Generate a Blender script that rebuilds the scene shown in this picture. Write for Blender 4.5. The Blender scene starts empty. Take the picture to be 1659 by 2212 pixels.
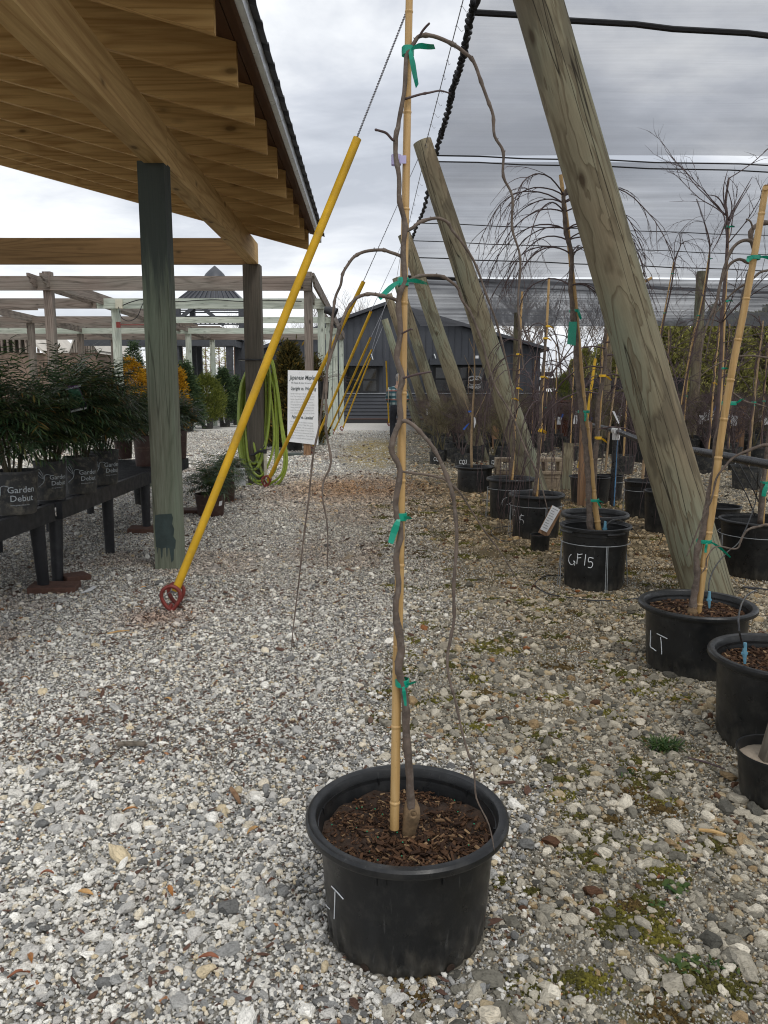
import bpy, math, random
import numpy as np
from mathutils import Vector, Matrix, noise as mnoise

sc = bpy.context.scene
# ------------------------------------------------------------------ camera
FP = 1680.0; CX = 829.5; CY = 1106.0; HC = 1.3      # focal length / centre in 1659 x 2212 pixels
PIT = math.atan(258.0 / FP); YAW = math.radians(0.324)
cd = bpy.data.cameras.new('camera'); cam = bpy.data.objects.new('camera', cd)
sc.collection.objects.link(cam); sc.camera = cam
cam.location = (0, 0, HC); cam.rotation_euler = (math.pi / 2 - PIT, 0, -YAW)
cd.sensor_fit = 'HORIZONTAL'; cd.sensor_width = 36; cd.lens = 36 * FP / 1659
cd.clip_start = 0.05; cd.clip_end = 2000
# ------------------------------------------------------------------ world (overcast sky)
SUN_EL, SUN_AZ = 58, 150      # degrees, azimuth clockwise from +Y
W = bpy.data.worlds.new('World'); sc.world = W; W.use_nodes = True
nt = W.node_tree; nt.nodes.clear()
def N(t, ty, **k):
    n = t.nodes.new(ty)
    for a, b in k.items(): setattr(n, a, b)
    return n
def L(t, a, b): t.links.new(a, b)
def mathn(t, op, a, b=None, c=None, clamp=False):
    n = N(t, 'ShaderNodeMath', operation=op, use_clamp=clamp)
    for i, v in enumerate((a, b, c)):
        if v is None: continue
        if isinstance(v, (int, float)): n.inputs[i].default_value = v
        else: L(t, v, n.inputs[i])
    return n.outputs[0]
def ramp(t, fac, stops, interp='LINEAR'):
    n = N(t, 'ShaderNodeValToRGB'); cr = n.color_ramp; cr.interpolation = interp
    while len(cr.elements) < len(stops): cr.elements.new(0.5)
    for e, (p, c) in zip(cr.elements, stops):
        e.position = p; e.color = (c, c, c, 1) if isinstance(c, (int, float)) else (*c[:3], 1)
    if fac is not None: L(t, fac, n.inputs[0])
    return n.outputs[0]
def mix(t, f, a, b, mode='MIX'):
    n = N(t, 'ShaderNodeMix', data_type='RGBA', blend_type=mode)
    for i, v in ((0, f), (6, a), (7, b)):
        if isinstance(v, (int, float)): n.inputs[i].default_value = v if i == 0 else (v, v, v, 1)
        elif isinstance(v, tuple): n.inputs[i].default_value = (*v[:3], 1)
        else: L(t, v, n.inputs[i])
    return n.outputs[2]
def noisen(t, vec, scale, detail=4, rough=0.5, dist=0.0, out=0):
    n = N(t, 'ShaderNodeTexNoise'); n.inputs['Scale'].default_value = scale
    n.inputs['Detail'].default_value = detail; n.inputs['Roughness'].default_value = rough
    n.inputs['Distortion'].default_value = dist
    if vec is not None: L(t, vec, n.inputs['Vector'])
    return n.outputs[out]
def mapping(t, vec, scale=(1, 1, 1), loc=(0, 0, 0), rot=(0, 0, 0)):
    n = N(t, 'ShaderNodeMapping'); n.inputs['Scale'].default_value = scale
    n.inputs['Location'].default_value = loc; n.inputs['Rotation'].default_value = rot
    L(t, vec, n.inputs['Vector']); return n.outputs[0]

sky = N(nt, 'ShaderNodeTexSky', sky_type='NISHITA'); sky.sun_disc = False
sky.sun_elevation = math.radians(SUN_EL); sky.sun_rotation = math.radians(SUN_AZ)
tc = N(nt, 'ShaderNodeTexCoord')
sx = N(nt, 'ShaderNodeSeparateXYZ'); L(nt, tc.outputs['Generated'], sx.inputs[0])
den = mathn(nt, 'ADD', mathn(nt, 'MAXIMUM', sx.outputs[2], 0.0), 0.22)
cx_ = mathn(nt, 'DIVIDE', sx.outputs[0], den); cy_ = mathn(nt, 'DIVIDE', sx.outputs[1], den)
cmb = N(nt, 'ShaderNodeCombineXYZ'); L(nt, cx_, cmb.inputs[0]); L(nt, cy_, cmb.inputs[1])
big = noisen(nt, mapping(nt, cmb.outputs[0], (1, 1.5, 1), (3.1, 1.7, 0)), 0.75, 7, 0.55, 0.5)
soft = noisen(nt, mapping(nt, cmb.outputs[0], (1, 1.3, 1), (8.1, 4.7, 0)), 2.2, 6, 0.6, 0.3)
cl = mathn(nt, 'ADD', mathn(nt, 'MULTIPLY', big, 0.72), mathn(nt, 'MULTIPLY', soft, 0.28))
cloud = ramp(nt, cl, [(0.37, (0.25, 0.28, 0.34)), (0.44, (0.42, 0.45, 0.51)), (0.51, (0.68, 0.70, 0.73)), (0.58, (0.90, 0.91, 0.92))])
hz = ramp(nt, sx.outputs[2], [(0.0, 1.0), (0.25, 0.55), (0.7, 0.0)])
cloud = mix(nt, mathn(nt, 'MULTIPLY', hz, 0.55), cloud, (0.84, 0.86, 0.89))
skyc = mix(nt, 1.0, sky.outputs[0], (0.08, 0.08, 0.08), 'MULTIPLY')
bgc = mix(nt, 0.93, skyc, cloud)
bg = N(nt, 'ShaderNodeBackground'); L(nt, bgc, bg.inputs[0]); bg.inputs[1].default_value = 1.0
wo = N(nt, 'ShaderNodeOutputWorld'); L(nt, bg.outputs[0], wo.inputs[0])
W.cycles.sampling_method = 'MANUAL'; W.cycles.sample_map_resolution = 1024
# ------------------------------------------------------------------ sun (veiled)
sd = bpy.data.lights.new('sun', 'SUN'); sun = bpy.data.objects.new('sun', sd); sc.collection.objects.link(sun)
sd.energy = 1.3; sd.angle = math.radians(22); sd.color = (1.0, 0.965, 0.91)
_e, _a = math.radians(SUN_EL), math.radians(SUN_AZ)
sdir = Vector((math.sin(_a) * math.cos(_e), math.cos(_a) * math.cos(_e), math.sin(_e)))
sun.rotation_euler = sdir.to_track_quat('Z', 'Y').to_euler(); sun.location = (3, -3, 8)
sc.view_settings.view_transform = 'Standard'; sc.view_settings.look = 'None'
sc.view_settings.exposure = 0.45; sc.view_settings.gamma = 1
sc.render.engine = 'CYCLES'
sc.cycles.use_denoising = True
sc.cycles.max_bounces = 8; sc.cycles.transparent_max_bounces = 24
sc.cycles.pixel_filter_type = 'BLACKMAN_HARRIS'; sc.cycles.filter_width = 1.1

# ------------------------------------------------------------------ pixel <-> world
_p, _t = PIT, YAW
FW = Vector((math.sin(_t) * math.cos(_p), math.cos(_t) * math.cos(_p), -math.sin(_p)))
RT = Vector((math.cos(_t), -math.sin(_t), 0)); UP = RT.cross(FW)
C0 = Vector((0, 0, HC))
def ray(x, y): return FW + RT * ((x - CX) / FP) + UP * ((CY - y) / FP)
def at(x, y, Y): d = ray(x, y); return C0 + d * (Y / d.y)
def gp(x, y, z=0.0): d = ray(x, y); return C0 + d * ((z - HC) / d.z)
def depth(P): return (Vector(P) - C0).dot(FW)
def proj(P):
    v = Vector(P) - C0; c = v.dot(FW); return (CX + FP * v.dot(RT) / c, CY - FP * v.dot(UP) / c)
ZT = {1: (0, 0, 1300/1659), 2: (0, 1000, 1300/1659), 3: (0, 1400, 800/1609), 4: (700, 1300, 700/1659), 5: (1300, 0, 900/1659),
      6: (1900, 0, 1172/1659), 7: (1300, 1200, 900/1659), 8: (2100, 1200, 972/1659), 'F': (1600, 1700, 900/1659),
      'G': (2200, 1700, 872/1659), 'H': (2400, 2200, 672/1351), 'D': (1100, 2900, 1100/1659), 'E': (1400, 1500, 600/1021),
      'L': (0, 2000, 900/1659), 'M': (0, 2700, 1300/1659), 'R': (1900, 2500, 1172/1624), 'a': (1650, 1450, 600/1659),
      'b': (2150, 1400, 550/1659), 'c': (2600, 1300, 472/1305), 'd': (2600, 600, 472/749), 'e': (0, 1100, 560/952),
      'f': (650, 1050, 500/952), 'g': (700, 1850, 500/952), 'h': (1130, 1450, 200/635)}
def Z(k, x, y):
    a, b, s = ZT[k]; return ((a + x * s) * 1659 / 3072, (b + y * s) * 1659 / 3072)
def ZZ(k, *pts): return [Z(k, *p) for p in pts]

# ------------------------------------------------------------------ mesh building
ORG = {}
def spline(pts, n=4):
    P = [Vector(p) for p in pts]
    if len(P) < 3: return P
    out = []
    for i in range(len(P) - 1):
        p0 = P[max(i-1, 0)]; p1 = P[i]; p2 = P[i+1]; p3 = P[min(i+2, len(P)-1)]
        for k in range(n):
            t = k / n
            out.append(0.5 * ((2*p1) + (p2-p0)*t + (2*p0-5*p1+4*p2-p3)*t*t + (3*p1-p0-3*p2+p3)*t**3))
    out.append(P[-1]); return out
def lerpr(r, n):
    if isinstance(r, (int, float)): return [r]*n
    r = list(r); return [float(np.interp(i/(n-1)*(len(r)-1), range(len(r)), r)) for i in range(n)]
class MB:
    def __init__(s): s.v = []; s.f = []; s.m = []
    def add(s, vs, fs, mi=0):
        b = len(s.v); s.v.extend([tuple(v) for v in vs]); s.f.extend([tuple(i + b for i in f) for f in fs]); s.m.extend([mi]*len(fs)); return s
    def box(s, c, d, M=None, mi=0, taper=1.0):
        x, y, z = d[0]/2, d[1]/2, d[2]/2; c = Vector(c)
        vs = [Vector((sx*x*(taper if sz > 0 else 1), sy*y*(taper if sz > 0 else 1), sz*z)) for sz in (-1, 1) for sx, sy in ((-1,-1),(1,-1),(1,1),(-1,1))]
        vs = [c + (M @ v if M else v) for v in vs]
        return s.add(vs, [(3,2,1,0),(4,5,6,7),(0,1,5,4),(1,2,6,5),(2,3,7,6),(3,0,4,7)], mi)
    def box2(s, a, b, mi=0):
        a, b = Vector(a), Vector(b); return s.box((a+b)/2, [abs(b[i]-a[i]) for i in range(3)], None, mi)
    def beam(s, p0, p1, w, h, up=(0, 0, 1), mi=0):
        p0, p1 = Vector(p0), Vector(p1); d = (p1-p0).normalized(); u = Vector(up); sd_ = d.cross(u).normalized(); u = sd_.cross(d)
        vs = [p + sd_*(a*w/2) + u*(b*h/2) for p in (p0, p1) for a, b in ((-1,-1),(1,-1),(1,1),(-1,1))]
        return s.add(vs, [(0,1,2,3),(7,6,5,4),(0,4,5,1),(1,5,6,2),(2,6,7,3),(3,7,4,0)], mi)
    def tube(s, pts, r, n=8, cap=True, mi=0, closed=False):
        P = [Vector(p) for p in pts]; R = lerpr(r, len(P)); m = len(P)
        if m < 2: return s
        T = []
        for i in range(m):
            a = P[i-1] if (i > 0 or closed) else P[0]; b = P[(i+1) % m] if (i < m-1 or closed) else P[-1]
            t = b - a; T.append(t.normalized() if t.length > 1e-9 else Vector((0, 0, 1)))
        u = T[0].orthogonal().normalized(); vs = []
        for i in range(m):
            u = (u - T[i]*u.dot(T[i])); u = u.normalized() if u.length > 1e-6 else T[i].orthogonal().normalized()
            w = T[i].cross(u)
            for k in range(n):
                a = 2*math.pi*k/n; vs.append(P[i] + (u*math.cos(a) + w*math.sin(a))*R[i])
        fs = []
        for i in range(m if closed else m-1):
            j = (i+1) % m
            for k in range(n):
                k2 = (k+1) % n; fs.append((i*n+k, i*n+k2, j*n+k2, j*n+k))
        if cap and not closed: fs.append(tuple(range(n))[::-1]); fs.append(tuple((m-1)*n + k for k in range(n)))
        return s.add(vs, fs, mi)
    def lathe(s, prof, c=(0, 0, 0), n=48, mi=0, rf=None, close=False):
        c = Vector(c); vs = []; m = len(prof)
        for r, z in prof:
            for k in range(n):
                a = 2*math.pi*k/n; rr = r * (rf(a, z) if rf else 1); vs.append(c + Vector((rr*math.cos(a), rr*math.sin(a), z)))
        fs = [(i*n+k, i*n+(k+1) % n, (i+1)*n+(k+1) % n, (i+1)*n+k) for i in range(m-1) for k in range(n)]
        return s.add(vs, fs, mi)
    def quad(s, a, b, c, d, mi=0): return s.add([a, b, c, d], [(0, 1, 2, 3)], mi)
    def build(s, name, mats, parent=None, smooth=True, angle=40, loc=None):
        if not s.v: s.add([(0, 0, 0), (0.001, 0, 0), (0, 0.001, 0)], [(0, 1, 2)])
        org = Vector((0, 0, 0))
        if parent is not None: org = ORG.get(parent.name, Vector((0, 0, 0)))
        elif loc is not None: org = Vector(loc)
        me = bpy.data.meshes.new(name); V = np.array([tuple(v) for v in s.v], dtype=float) - np.array(org)
        me.from_pydata(V.tolist(), [], s.f)
        mats = mats if isinstance(mats, (list, tuple)) else [mats]
        for m_ in mats: me.materials.append(m_)
        if len(mats) > 1: me.polygons.foreach_set('material_index', s.m)
        if smooth:
            me.polygons.foreach_set('use_smooth', [True]*len(me.polygons))
            if angle < 180 and hasattr(me, 'set_sharp_from_angle'): me.set_sharp_from_angle(angle=math.radians(angle))
        me.update()
        o = bpy.data.objects.new(name, me); sc.collection.objects.link(o)
        if parent is not None: o.parent = parent
        else: o.location = org
        ORG[o.name] = org
        return o
def tag(o, label=None, cat=None, group=None, kind=None):
    if label: o['label'] = label
    if cat: o['category'] = cat
    if group: o['group'] = group
    if kind: o['kind'] = kind
    return o
def thing(name, loc, label, cat, group=None):
    o = bpy.data.objects.new(name, None); sc.collection.objects.link(o); o.location = Vector(loc); o.empty_display_size = 0.1
    ORG[o.name] = Vector(loc); return tag(o, label, cat, group)
def kids(o): return [c for c in sc.objects if c.parent == o]
KID = {}
def copy_tree(o, parent=None, kidmap=None):
    c = o.copy(); sc.collection.objects.link(c)
    if parent is not None: c.parent = parent
    for ch in (kidmap or {}).get(o.name, []): copy_tree(ch, c, kidmap)
    return c
def kidmap_of(o):
    m = {}
    def rec(q):
        m[q.name] = kids(q)
        for k in m[q.name]: rec(k)
    rec(o); return m

# ------------------------------------------------------------------ materials
def newmat(name):
    m = bpy.data.materials.new(name); m.use_nodes = True; t = m.node_tree; t.nodes.clear()
    o = N(t, 'ShaderNodeOutputMaterial'); b = N(t, 'ShaderNodeBsdfPrincipled'); L(t, b.outputs[0], o.inputs[0]); return m, t, b, o
def setin(b, **k):
    for a, v in k.items():
        a = a.replace('_', ' ')
        if isinstance(v, (int, float)): b.inputs[a].default_value = v
        elif isinstance(v, tuple): b.inputs[a].default_value = (*v[:3], 1)
        else: b.id_data.links.new(v, b.inputs[a])
def bump(t, b, h, dist=0.002, strength=0.6):
    n = N(t, 'ShaderNodeBump'); n.inputs['Distance'].default_value = dist; n.inputs['Strength'].default_value = strength
    L(t, h, n.inputs['Height']); L(t, n.outputs[0], b.inputs['Normal'])
def objc(t, rnd=True):
    tcn = N(t, 'ShaderNodeTexCoord'); 
    if not rnd: return tcn.outputs['Object']
    oi = N(t, 'ShaderNodeObjectInfo'); vm = N(t, 'ShaderNodeVectorMath', operation='MULTIPLY_ADD')
    cb = N(t, 'ShaderNodeCombineXYZ'); 
    for i in range(3): L(t, oi.outputs['Random'], cb.inputs[i])
    L(t, cb.outputs[0], vm.inputs[0]); vm.inputs[1].default_value = (17.0, 9.0, 23.0); L(t, tcn.outputs['Object'], vm.inputs[2]); return vm.outputs[0]
def plain(name, col, rough=0.5, metal=0.0, var=0.15, scale=8.0, spec=0.5, bmp=0.0, bscale=60, dust=None, dustamt=0.0, splash=0.0, scratch=0.0):
    m, t, b, o = newmat(name); c = objc(t)
    n1 = noisen(t, c, scale, 5, 0.6)
    lo = tuple(x*(1-var) for x in col); hi = tuple(min(1, x*(1+var)) for x in col)
    colr = ramp(t, n1, [(0.3, lo), (0.7, hi)])
    if dust:
        n2 = noisen(t, c, scale*2.2, 8, 0.7); colr = mix(t, mathn(t, 'MULTIPLY', ramp(t, n2, [(0.5, 0.0), (0.72, 1.0)]), dustamt), colr, dust)
    if splash:      # dried mud splashed up from the ground, and drip marks
        s_ = N(t, 'ShaderNodeSeparateXYZ'); L(t, objc(t, False), s_.inputs[0]); n3 = noisen(t, mapping(t, c, (26, 26, 9)), 1.0, 7, 0.7)
        zz = mathn(t, 'ADD', s_.outputs[2], mathn(t, 'MULTIPLY', mathn(t, 'SUBTRACT', n3, 0.5), 0.30)); mr = N(t, 'ShaderNodeMapRange'); mr.inputs[1].default_value = 0.075; mr.inputs[2].default_value = -0.02; L(t, zz, mr.inputs[0])
        colr = mix(t, mathn(t, 'MULTIPLY', mr.outputs[0], splash), colr, (0.13, 0.118, 0.095))
    if scratch:
        n4 = noisen(t, mapping(t, c, (90, 90, 7), (3, 1, 2), (0.5, 0.3, 0.4)), 1.0, 3, 0.6); colr = mix(t, mathn(t, 'MULTIPLY', ramp(t, n4, [(0.66, 0.0), (0.72, 1.0)]), scratch), colr, (0.22, 0.22, 0.21))
    setin(b, Base_Color=colr, Metallic=metal)
    L(t, ramp(t, noisen(t, c, scale*3, 4), [(0.3, max(0, rough-0.1)), (0.7, min(1, rough+0.1))]), b.inputs['Roughness'])
    b.inputs['Specular IOR Level'].default_value = spec
    if bmp: bump(t, b, noisen(t, c, bscale, 5, 0.6), bmp, 0.6)
    return m
def wood(name, axis, base, dark, grain=1.0, knots=True, rough=0.75, green=None, greenamt=0.0, bmp=0.0015, cracks=0.0, gs=14.0):
    m, t, b, o = newmat(name); c = objc(t)
    s = [gs, gs, gs]; s[axis] = gs*0.05
    v = mapping(t, c, tuple(s)); 
    wob = noisen(t, mapping(t, c, tuple((0.5 if i == axis else 3.0) for i in range(3))), 1.0, 3, 0.5, 0.0)
    g1 = noisen(t, v, 1.0, 5, 0.62, 1.2)
    v2 = mapping(t, c, tuple((gs*0.22 if i == axis else gs*6) for i in range(3)))
    g2 = noisen(t, v2, 1.0, 4, 0.7)
    lowf = noisen(t, mapping(t, c, tuple((0.22 if i == axis else 3.2) for i in range(3)), (0.31, 0.17, 0.23)), 1.0, 2, 0.45, 0.3)
    lf = mathn(t, 'FRACT', mathn(t, 'MULTIPLY', lowf, 17.0)); lw = ramp(t, lf, [(0.0, 0.15), (0.25, 1.0), (0.75, 0.85), (0.95, 0.0)])
    h = mathn(t, 'ADD', mathn(t, 'ADD', mathn(t, 'MULTIPLY', g1, 0.5), mathn(t, 'MULTIPLY', g2, 0.28)), mathn(t, 'MULTIPLY', lw, 0.20*grain))
    col = ramp(t, h, [(0.33, dark), (0.5, tuple((x+y)/2 for x, y in zip(base, dark))), (0.62, base)])
    if green:
        col = mix(t, mathn(t, 'MULTIPLY', ramp(t, noisen(t, mapping(t, c, tuple((0.6 if i == axis else 2.5) for i in range(3))), 1.0, 4, 0.6), [(0.38, 0.0), (0.6, 1.0)]), greenamt), col, mix(t, g2, tuple(x*0.6 for x in green), green))
    if cracks:
        v3 = mapping(t, c, tuple((0.35 if i == axis else 9.0) for i in range(3)), (5, 3, 1))
        ck = noisen(t, v3, 1.0, 2, 0.4); ck = mathn(t, 'ABSOLUTE', mathn(t, 'SUBTRACT', ck, 0.5)); ckm = ramp(t, ck, [(0.0, 0.0), (0.012, 1.0)])
        col = mix(t, mathn(t, 'MULTIPLY', mathn(t, 'SUBTRACT', 1.0, ckm), cracks), col, (0.03, 0.027, 0.02)); h = mathn(t, 'MULTIPLY', h, ckm)
    if knots:
        vo = N(t, 'ShaderNodeTexVoronoi'); vo.inputs['Scale'].default_value = 1.0
        L(t, mapping(t, c, tuple((2.0 if i == axis else 4.5) for i in range(3))), vo.inputs['Vector'])
        k = ramp(t, vo.outputs['Distance'], [(0.06, 1.0), (0.10, 0.35), (0.17, 0.0)])
        col = mix(t, mathn(t, 'MULTIPLY', k, 0.85), col, tuple(x*0.35 for x in dark))
    setin(b, Base_Color=col, Roughness=rough); b.inputs['Specular IOR Level'].default_value = 0.25
    if bmp: bump(t, b, h, bmp, 0.7)
    return m
def island(name, stops, rough=0.6, trans=0.0, spec=0.3, noisev=0.0):
    m, t, b, o = newmat(name); g = N(t, 'ShaderNodeNewGeometry')
    f = g.outputs['Random Per Island']
    col = ramp(t, f, stops)
    if noisev:
        col = mix(t, noisev, col, ramp(t, noisen(t, objc(t), 60, 4), [(0.3, 0.35), (0.7, 1.3)]), 'MULTIPLY')
    setin(b, Base_Color=col, Roughness=rough); b.inputs['Specular IOR Level'].default_value = spec
    if trans:
        tr = N(t, 'ShaderNodeBsdfTranslucent'); L(t, col, tr.inputs[0]); ms = N(t, 'ShaderNodeMixShader'); ms.inputs[0].default_value = trans
        L(t, b.outputs[0], ms.inputs[1]); L(t, tr.outputs[0], ms.inputs[2]); L(t, ms.outputs[0], o.inputs[0])
    return m
M = {}
M['pine_x'] = wood('new_pine_across', 0, (0.70, 0.46, 0.19), (0.43, 0.245, 0.085), 0.9, bmp=0.0006, gs=16)
M['pine_tie'] = wood('shaded_pine_tie', 0, (0.21, 0.125, 0.052), (0.12, 0.07, 0.026), 1.0, bmp=0.0006, gs=16)  # same pine, darkened so the colour itself carries the tie's shade
M['pine_y'] = wood('new_pine_along', 1, (0.64, 0.44, 0.20), (0.42, 0.25, 0.095), 0.9, bmp=0.0006, gs=16)
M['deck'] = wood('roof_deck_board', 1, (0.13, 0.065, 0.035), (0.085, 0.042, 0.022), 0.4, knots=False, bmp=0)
M['post_green'] = wood('green_treated_timber', 2, (0.27, 0.28, 0.215), (0.115, 0.12, 0.085), 0.35, knots=False, green=(0.27, 0.36, 0.26), greenamt=0.40, cracks=0.6, bmp=0.003, gs=34)
M['post_brown'] = wood('brown_weathered_post', 2, (0.17, 0.14, 0.115), (0.07, 0.055, 0.045), 0.5, gs=26, cracks=0.5, green=(0.17, 0.19, 0.15), greenamt=0.25, bmp=0.003)
for ax, k in ((0, 'x'), (1, 'y'), (2, 'z')):
    M['old_'+k] = wood('weathered_timber_'+k, ax, (0.24, 0.195, 0.165), (0.10, 0.075, 0.06), 1.0, cracks=0.5, green=(0.27, 0.28, 0.24), greenamt=0.3, bmp=0.003)
    M['pale_'+k] = wood('pale_green_timber_'+k, ax, (0.60, 0.63, 0.55), (0.34, 0.36, 0.30), 0.8, cracks=0.4, green=(0.46, 0.57, 0.48), greenamt=0.45, bmp=0.002)
M['brown_z'] = wood('brown_stake_timber', 2, (0.33, 0.20, 0.115), (0.17, 0.095, 0.05), 1.0, bmp=0.002, knots=False)
M['plastic'] = plain('black_nursery_plastic', (0.012, 0.013, 0.014), 0.36, var=0.25, scale=9, spec=0.45, bmp=0.0004, bscale=160, dust=(0.10, 0.095, 0.085), dustamt=0.22, splash=0.45, scratch=0.14)
M['plastic_old'] = plain('dusty_black_plastic', (0.026, 0.027, 0.028), 0.6, var=0.35, scale=9, dust=(0.22, 0.20, 0.15), dustamt=0.75, splash=0.5, scratch=0.3)
M['plastic_bench'] = plain('black_bench_plastic', (0.013, 0.014, 0.017), 0.5, var=0.25, scale=6, dust=(0.08, 0.08, 0.085), dustamt=0.25)
M['brownpot'] = plain('brown_nursery_plastic', (0.055, 0.026, 0.020), 0.5, var=0.2, scale=8, dust=(0.16, 0.12, 0.09), dustamt=0.4)
M['white'] = plain('white_marker_paint', (0.80, 0.83, 0.84), 0.6, var=0.05)
M['paper'] = plain('white_label_stock', (0.78, 0.79, 0.80), 0.5, var=0.04)
M['ink'] = plain('dark_print', (0.06, 0.075, 0.075), 0.6, var=0.1)
M['inkgrey'] = plain('grey_print', (0.36, 0.37, 0.37), 0.6, var=0.05)
M['logo'] = plain('pale_grey_print', (0.42, 0.46, 0.48), 0.6, var=0.15)
M['logobrown'] = plain('brown_print', (0.15, 0.09, 0.06), 0.6, var=0.1)
M['greentape'] = plain('green_tie_tape', (0.0, 0.30, 0.19), 0.3, var=0.15, spec=0.5)
M['yellowtape'] = plain('yellow_tie_tape', (0.85, 0.50, 0.02), 0.4, var=0.1)
M['bluetape'] = plain('blue_ribbon', (0.02, 0.11, 0.50), 0.35, var=0.15)
M['lilac'] = plain('lilac_tag_plastic', (0.50, 0.46, 0.72), 0.4, var=0.05)
M['yellow'] = plain('yellow_guard_plastic', (0.66, 0.39, 0.02), 0.48, var=0.2, scale=4, spec=0.35, dust=(0.33, 0.22, 0.06), dustamt=0.55, scratch=0.25)
M['red'] = plain('red_anchor_paint', (0.20, 0.032, 0.024), 0.5, var=0.3, scale=30, dust=(0.10, 0.04, 0.03), dustamt=0.5)
M['cable'] = plain('galvanised_cable', (0.25, 0.25, 0.27), 0.4, metal=0.7, var=0.2, scale=100)
M['wire'] = plain('galvanised_wire', (0.33, 0.35, 0.36), 0.45, metal=0.4, var=0.25, scale=30)
M['rope'] = plain('black_edge_rope', (0.012, 0.012, 0.014), 0.8, var=0.3, scale=60)
M['seamstrip'] = plain('black_seam_tape', (0.008, 0.008, 0.01), 0.8, var=0.2)
M['hose'] = plain('lime_hose_rubber', (0.25, 0.33, 0.035), 0.4, var=0.15, scale=14)
M['pvc'] = plain('cream_pvc', (0.55, 0.53, 0.42), 0.45, var=0.1)
M['whitepvc'] = plain('white_pvc', (0.72, 0.72, 0.70), 0.4, var=0.06)
M['poly'] = plain('black_poly_pipe', (0.020, 0.021, 0.024), 0.3, var=0.2, spec=0.6)
M['bluestripe'] = plain('blue_pipe_stripe', (0.10, 0.30, 0.55), 0.5)
M['bluedrip'] = plain('blue_dripper_plastic', (0.14, 0.34, 0.46), 0.4)
M['paver'] = plain('brown_paver_clay', (0.095, 0.048, 0.034), 0.85, var=0.25, scale=14, bmp=0.001)
M['concrete'] = plain('tan_concrete_block', (0.34, 0.27, 0.19), 0.95, var=0.3, scale=18, bmp=0.003, bscale=90, dust=(0.20, 0.15, 0.10), dustamt=0.5)
M['siding'] = plain('charcoal_metal_siding', (0.052, 0.057, 0.068), 0.5, var=0.12, scale=1.2, metal=0.0, spec=0.4)
M['trim'] = plain('black_window_trim', (0.022, 0.023, 0.026), 0.5, var=0.1)
M['roofdark'] = plain('dark_metal_roofing', (0.04, 0.042, 0.05), 0.5, var=0.15, scale=2)
M['flash'] = plain('white_drip_edge_metal', (0.70, 0.73, 0.76), 0.35, metal=0.3, var=0.1)
M['charwood'] = plain('charcoal_stained_timber', (0.050, 0.054, 0.062), 0.7, var=0.2, scale=6)
M['ledge'] = plain('pale_ledge_metal', (0.35, 0.37, 0.40), 0.4, metal=0.3)
M['lampwhite'] = plain('white_fixture_paint', (0.75, 0.75, 0.75), 0.4, var=0.03)
M['urn'] = plain('brown_glazed_clay', (0.11, 0.045, 0.03), 0.25, var=0.35, scale=10)
M['palebark'] = plain('tan_young_bark', (0.36, 0.25, 0.14), 0.7, var=0.3, scale=25, bmp=0.0008)
M['bark'] = plain('grey_brown_bark', (0.125, 0.094, 0.074), 0.78, var=0.45, scale=30, bmp=0.0014, bscale=150, dust=(0.23, 0.20, 0.17), dustamt=0.75)
M['barkfar'] = plain('purple_brown_bark', (0.10, 0.068, 0.062), 0.75, var=0.35, scale=10)
M['barktwig'] = plain('dark_twig_bark', (0.085, 0.055, 0.055), 0.6, var=0.3, scale=20)
M['graft'] = plain('rough_tan_bark', (0.21, 0.14, 0.075), 0.85, var=0.45, scale=40, bmp=0.003, bscale=120)
M['soil'] = plain('dark_potting_soil', (0.035, 0.020, 0.012), 0.95, var=0.6, scale=40, bmp=0.006, bscale=70)
M['chip'] = island('bark_mulch_chip', [(0.0, (0.028, 0.014, 0.008)), (0.5, (0.070, 0.034, 0.017)), (0.85, (0.14, 0.072, 0.035)), (1.0, (0.32, 0.21, 0.11))], 0.8, noisev=0.5)
M['sand'] = plain('pale_sand', (0.36, 0.30, 0.23), 0.95, var=0.2, scale=60, bmp=0.002)
M['pellet'] = plain('green_fertiliser_pellet', (0.02, 0.28, 0.14), 0.4)
M['stakeg'] = wood('grey_stake_timber', 2, (0.22, 0.19, 0.15), (0.10, 0.085, 0.065), 1.0, knots=False)

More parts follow.
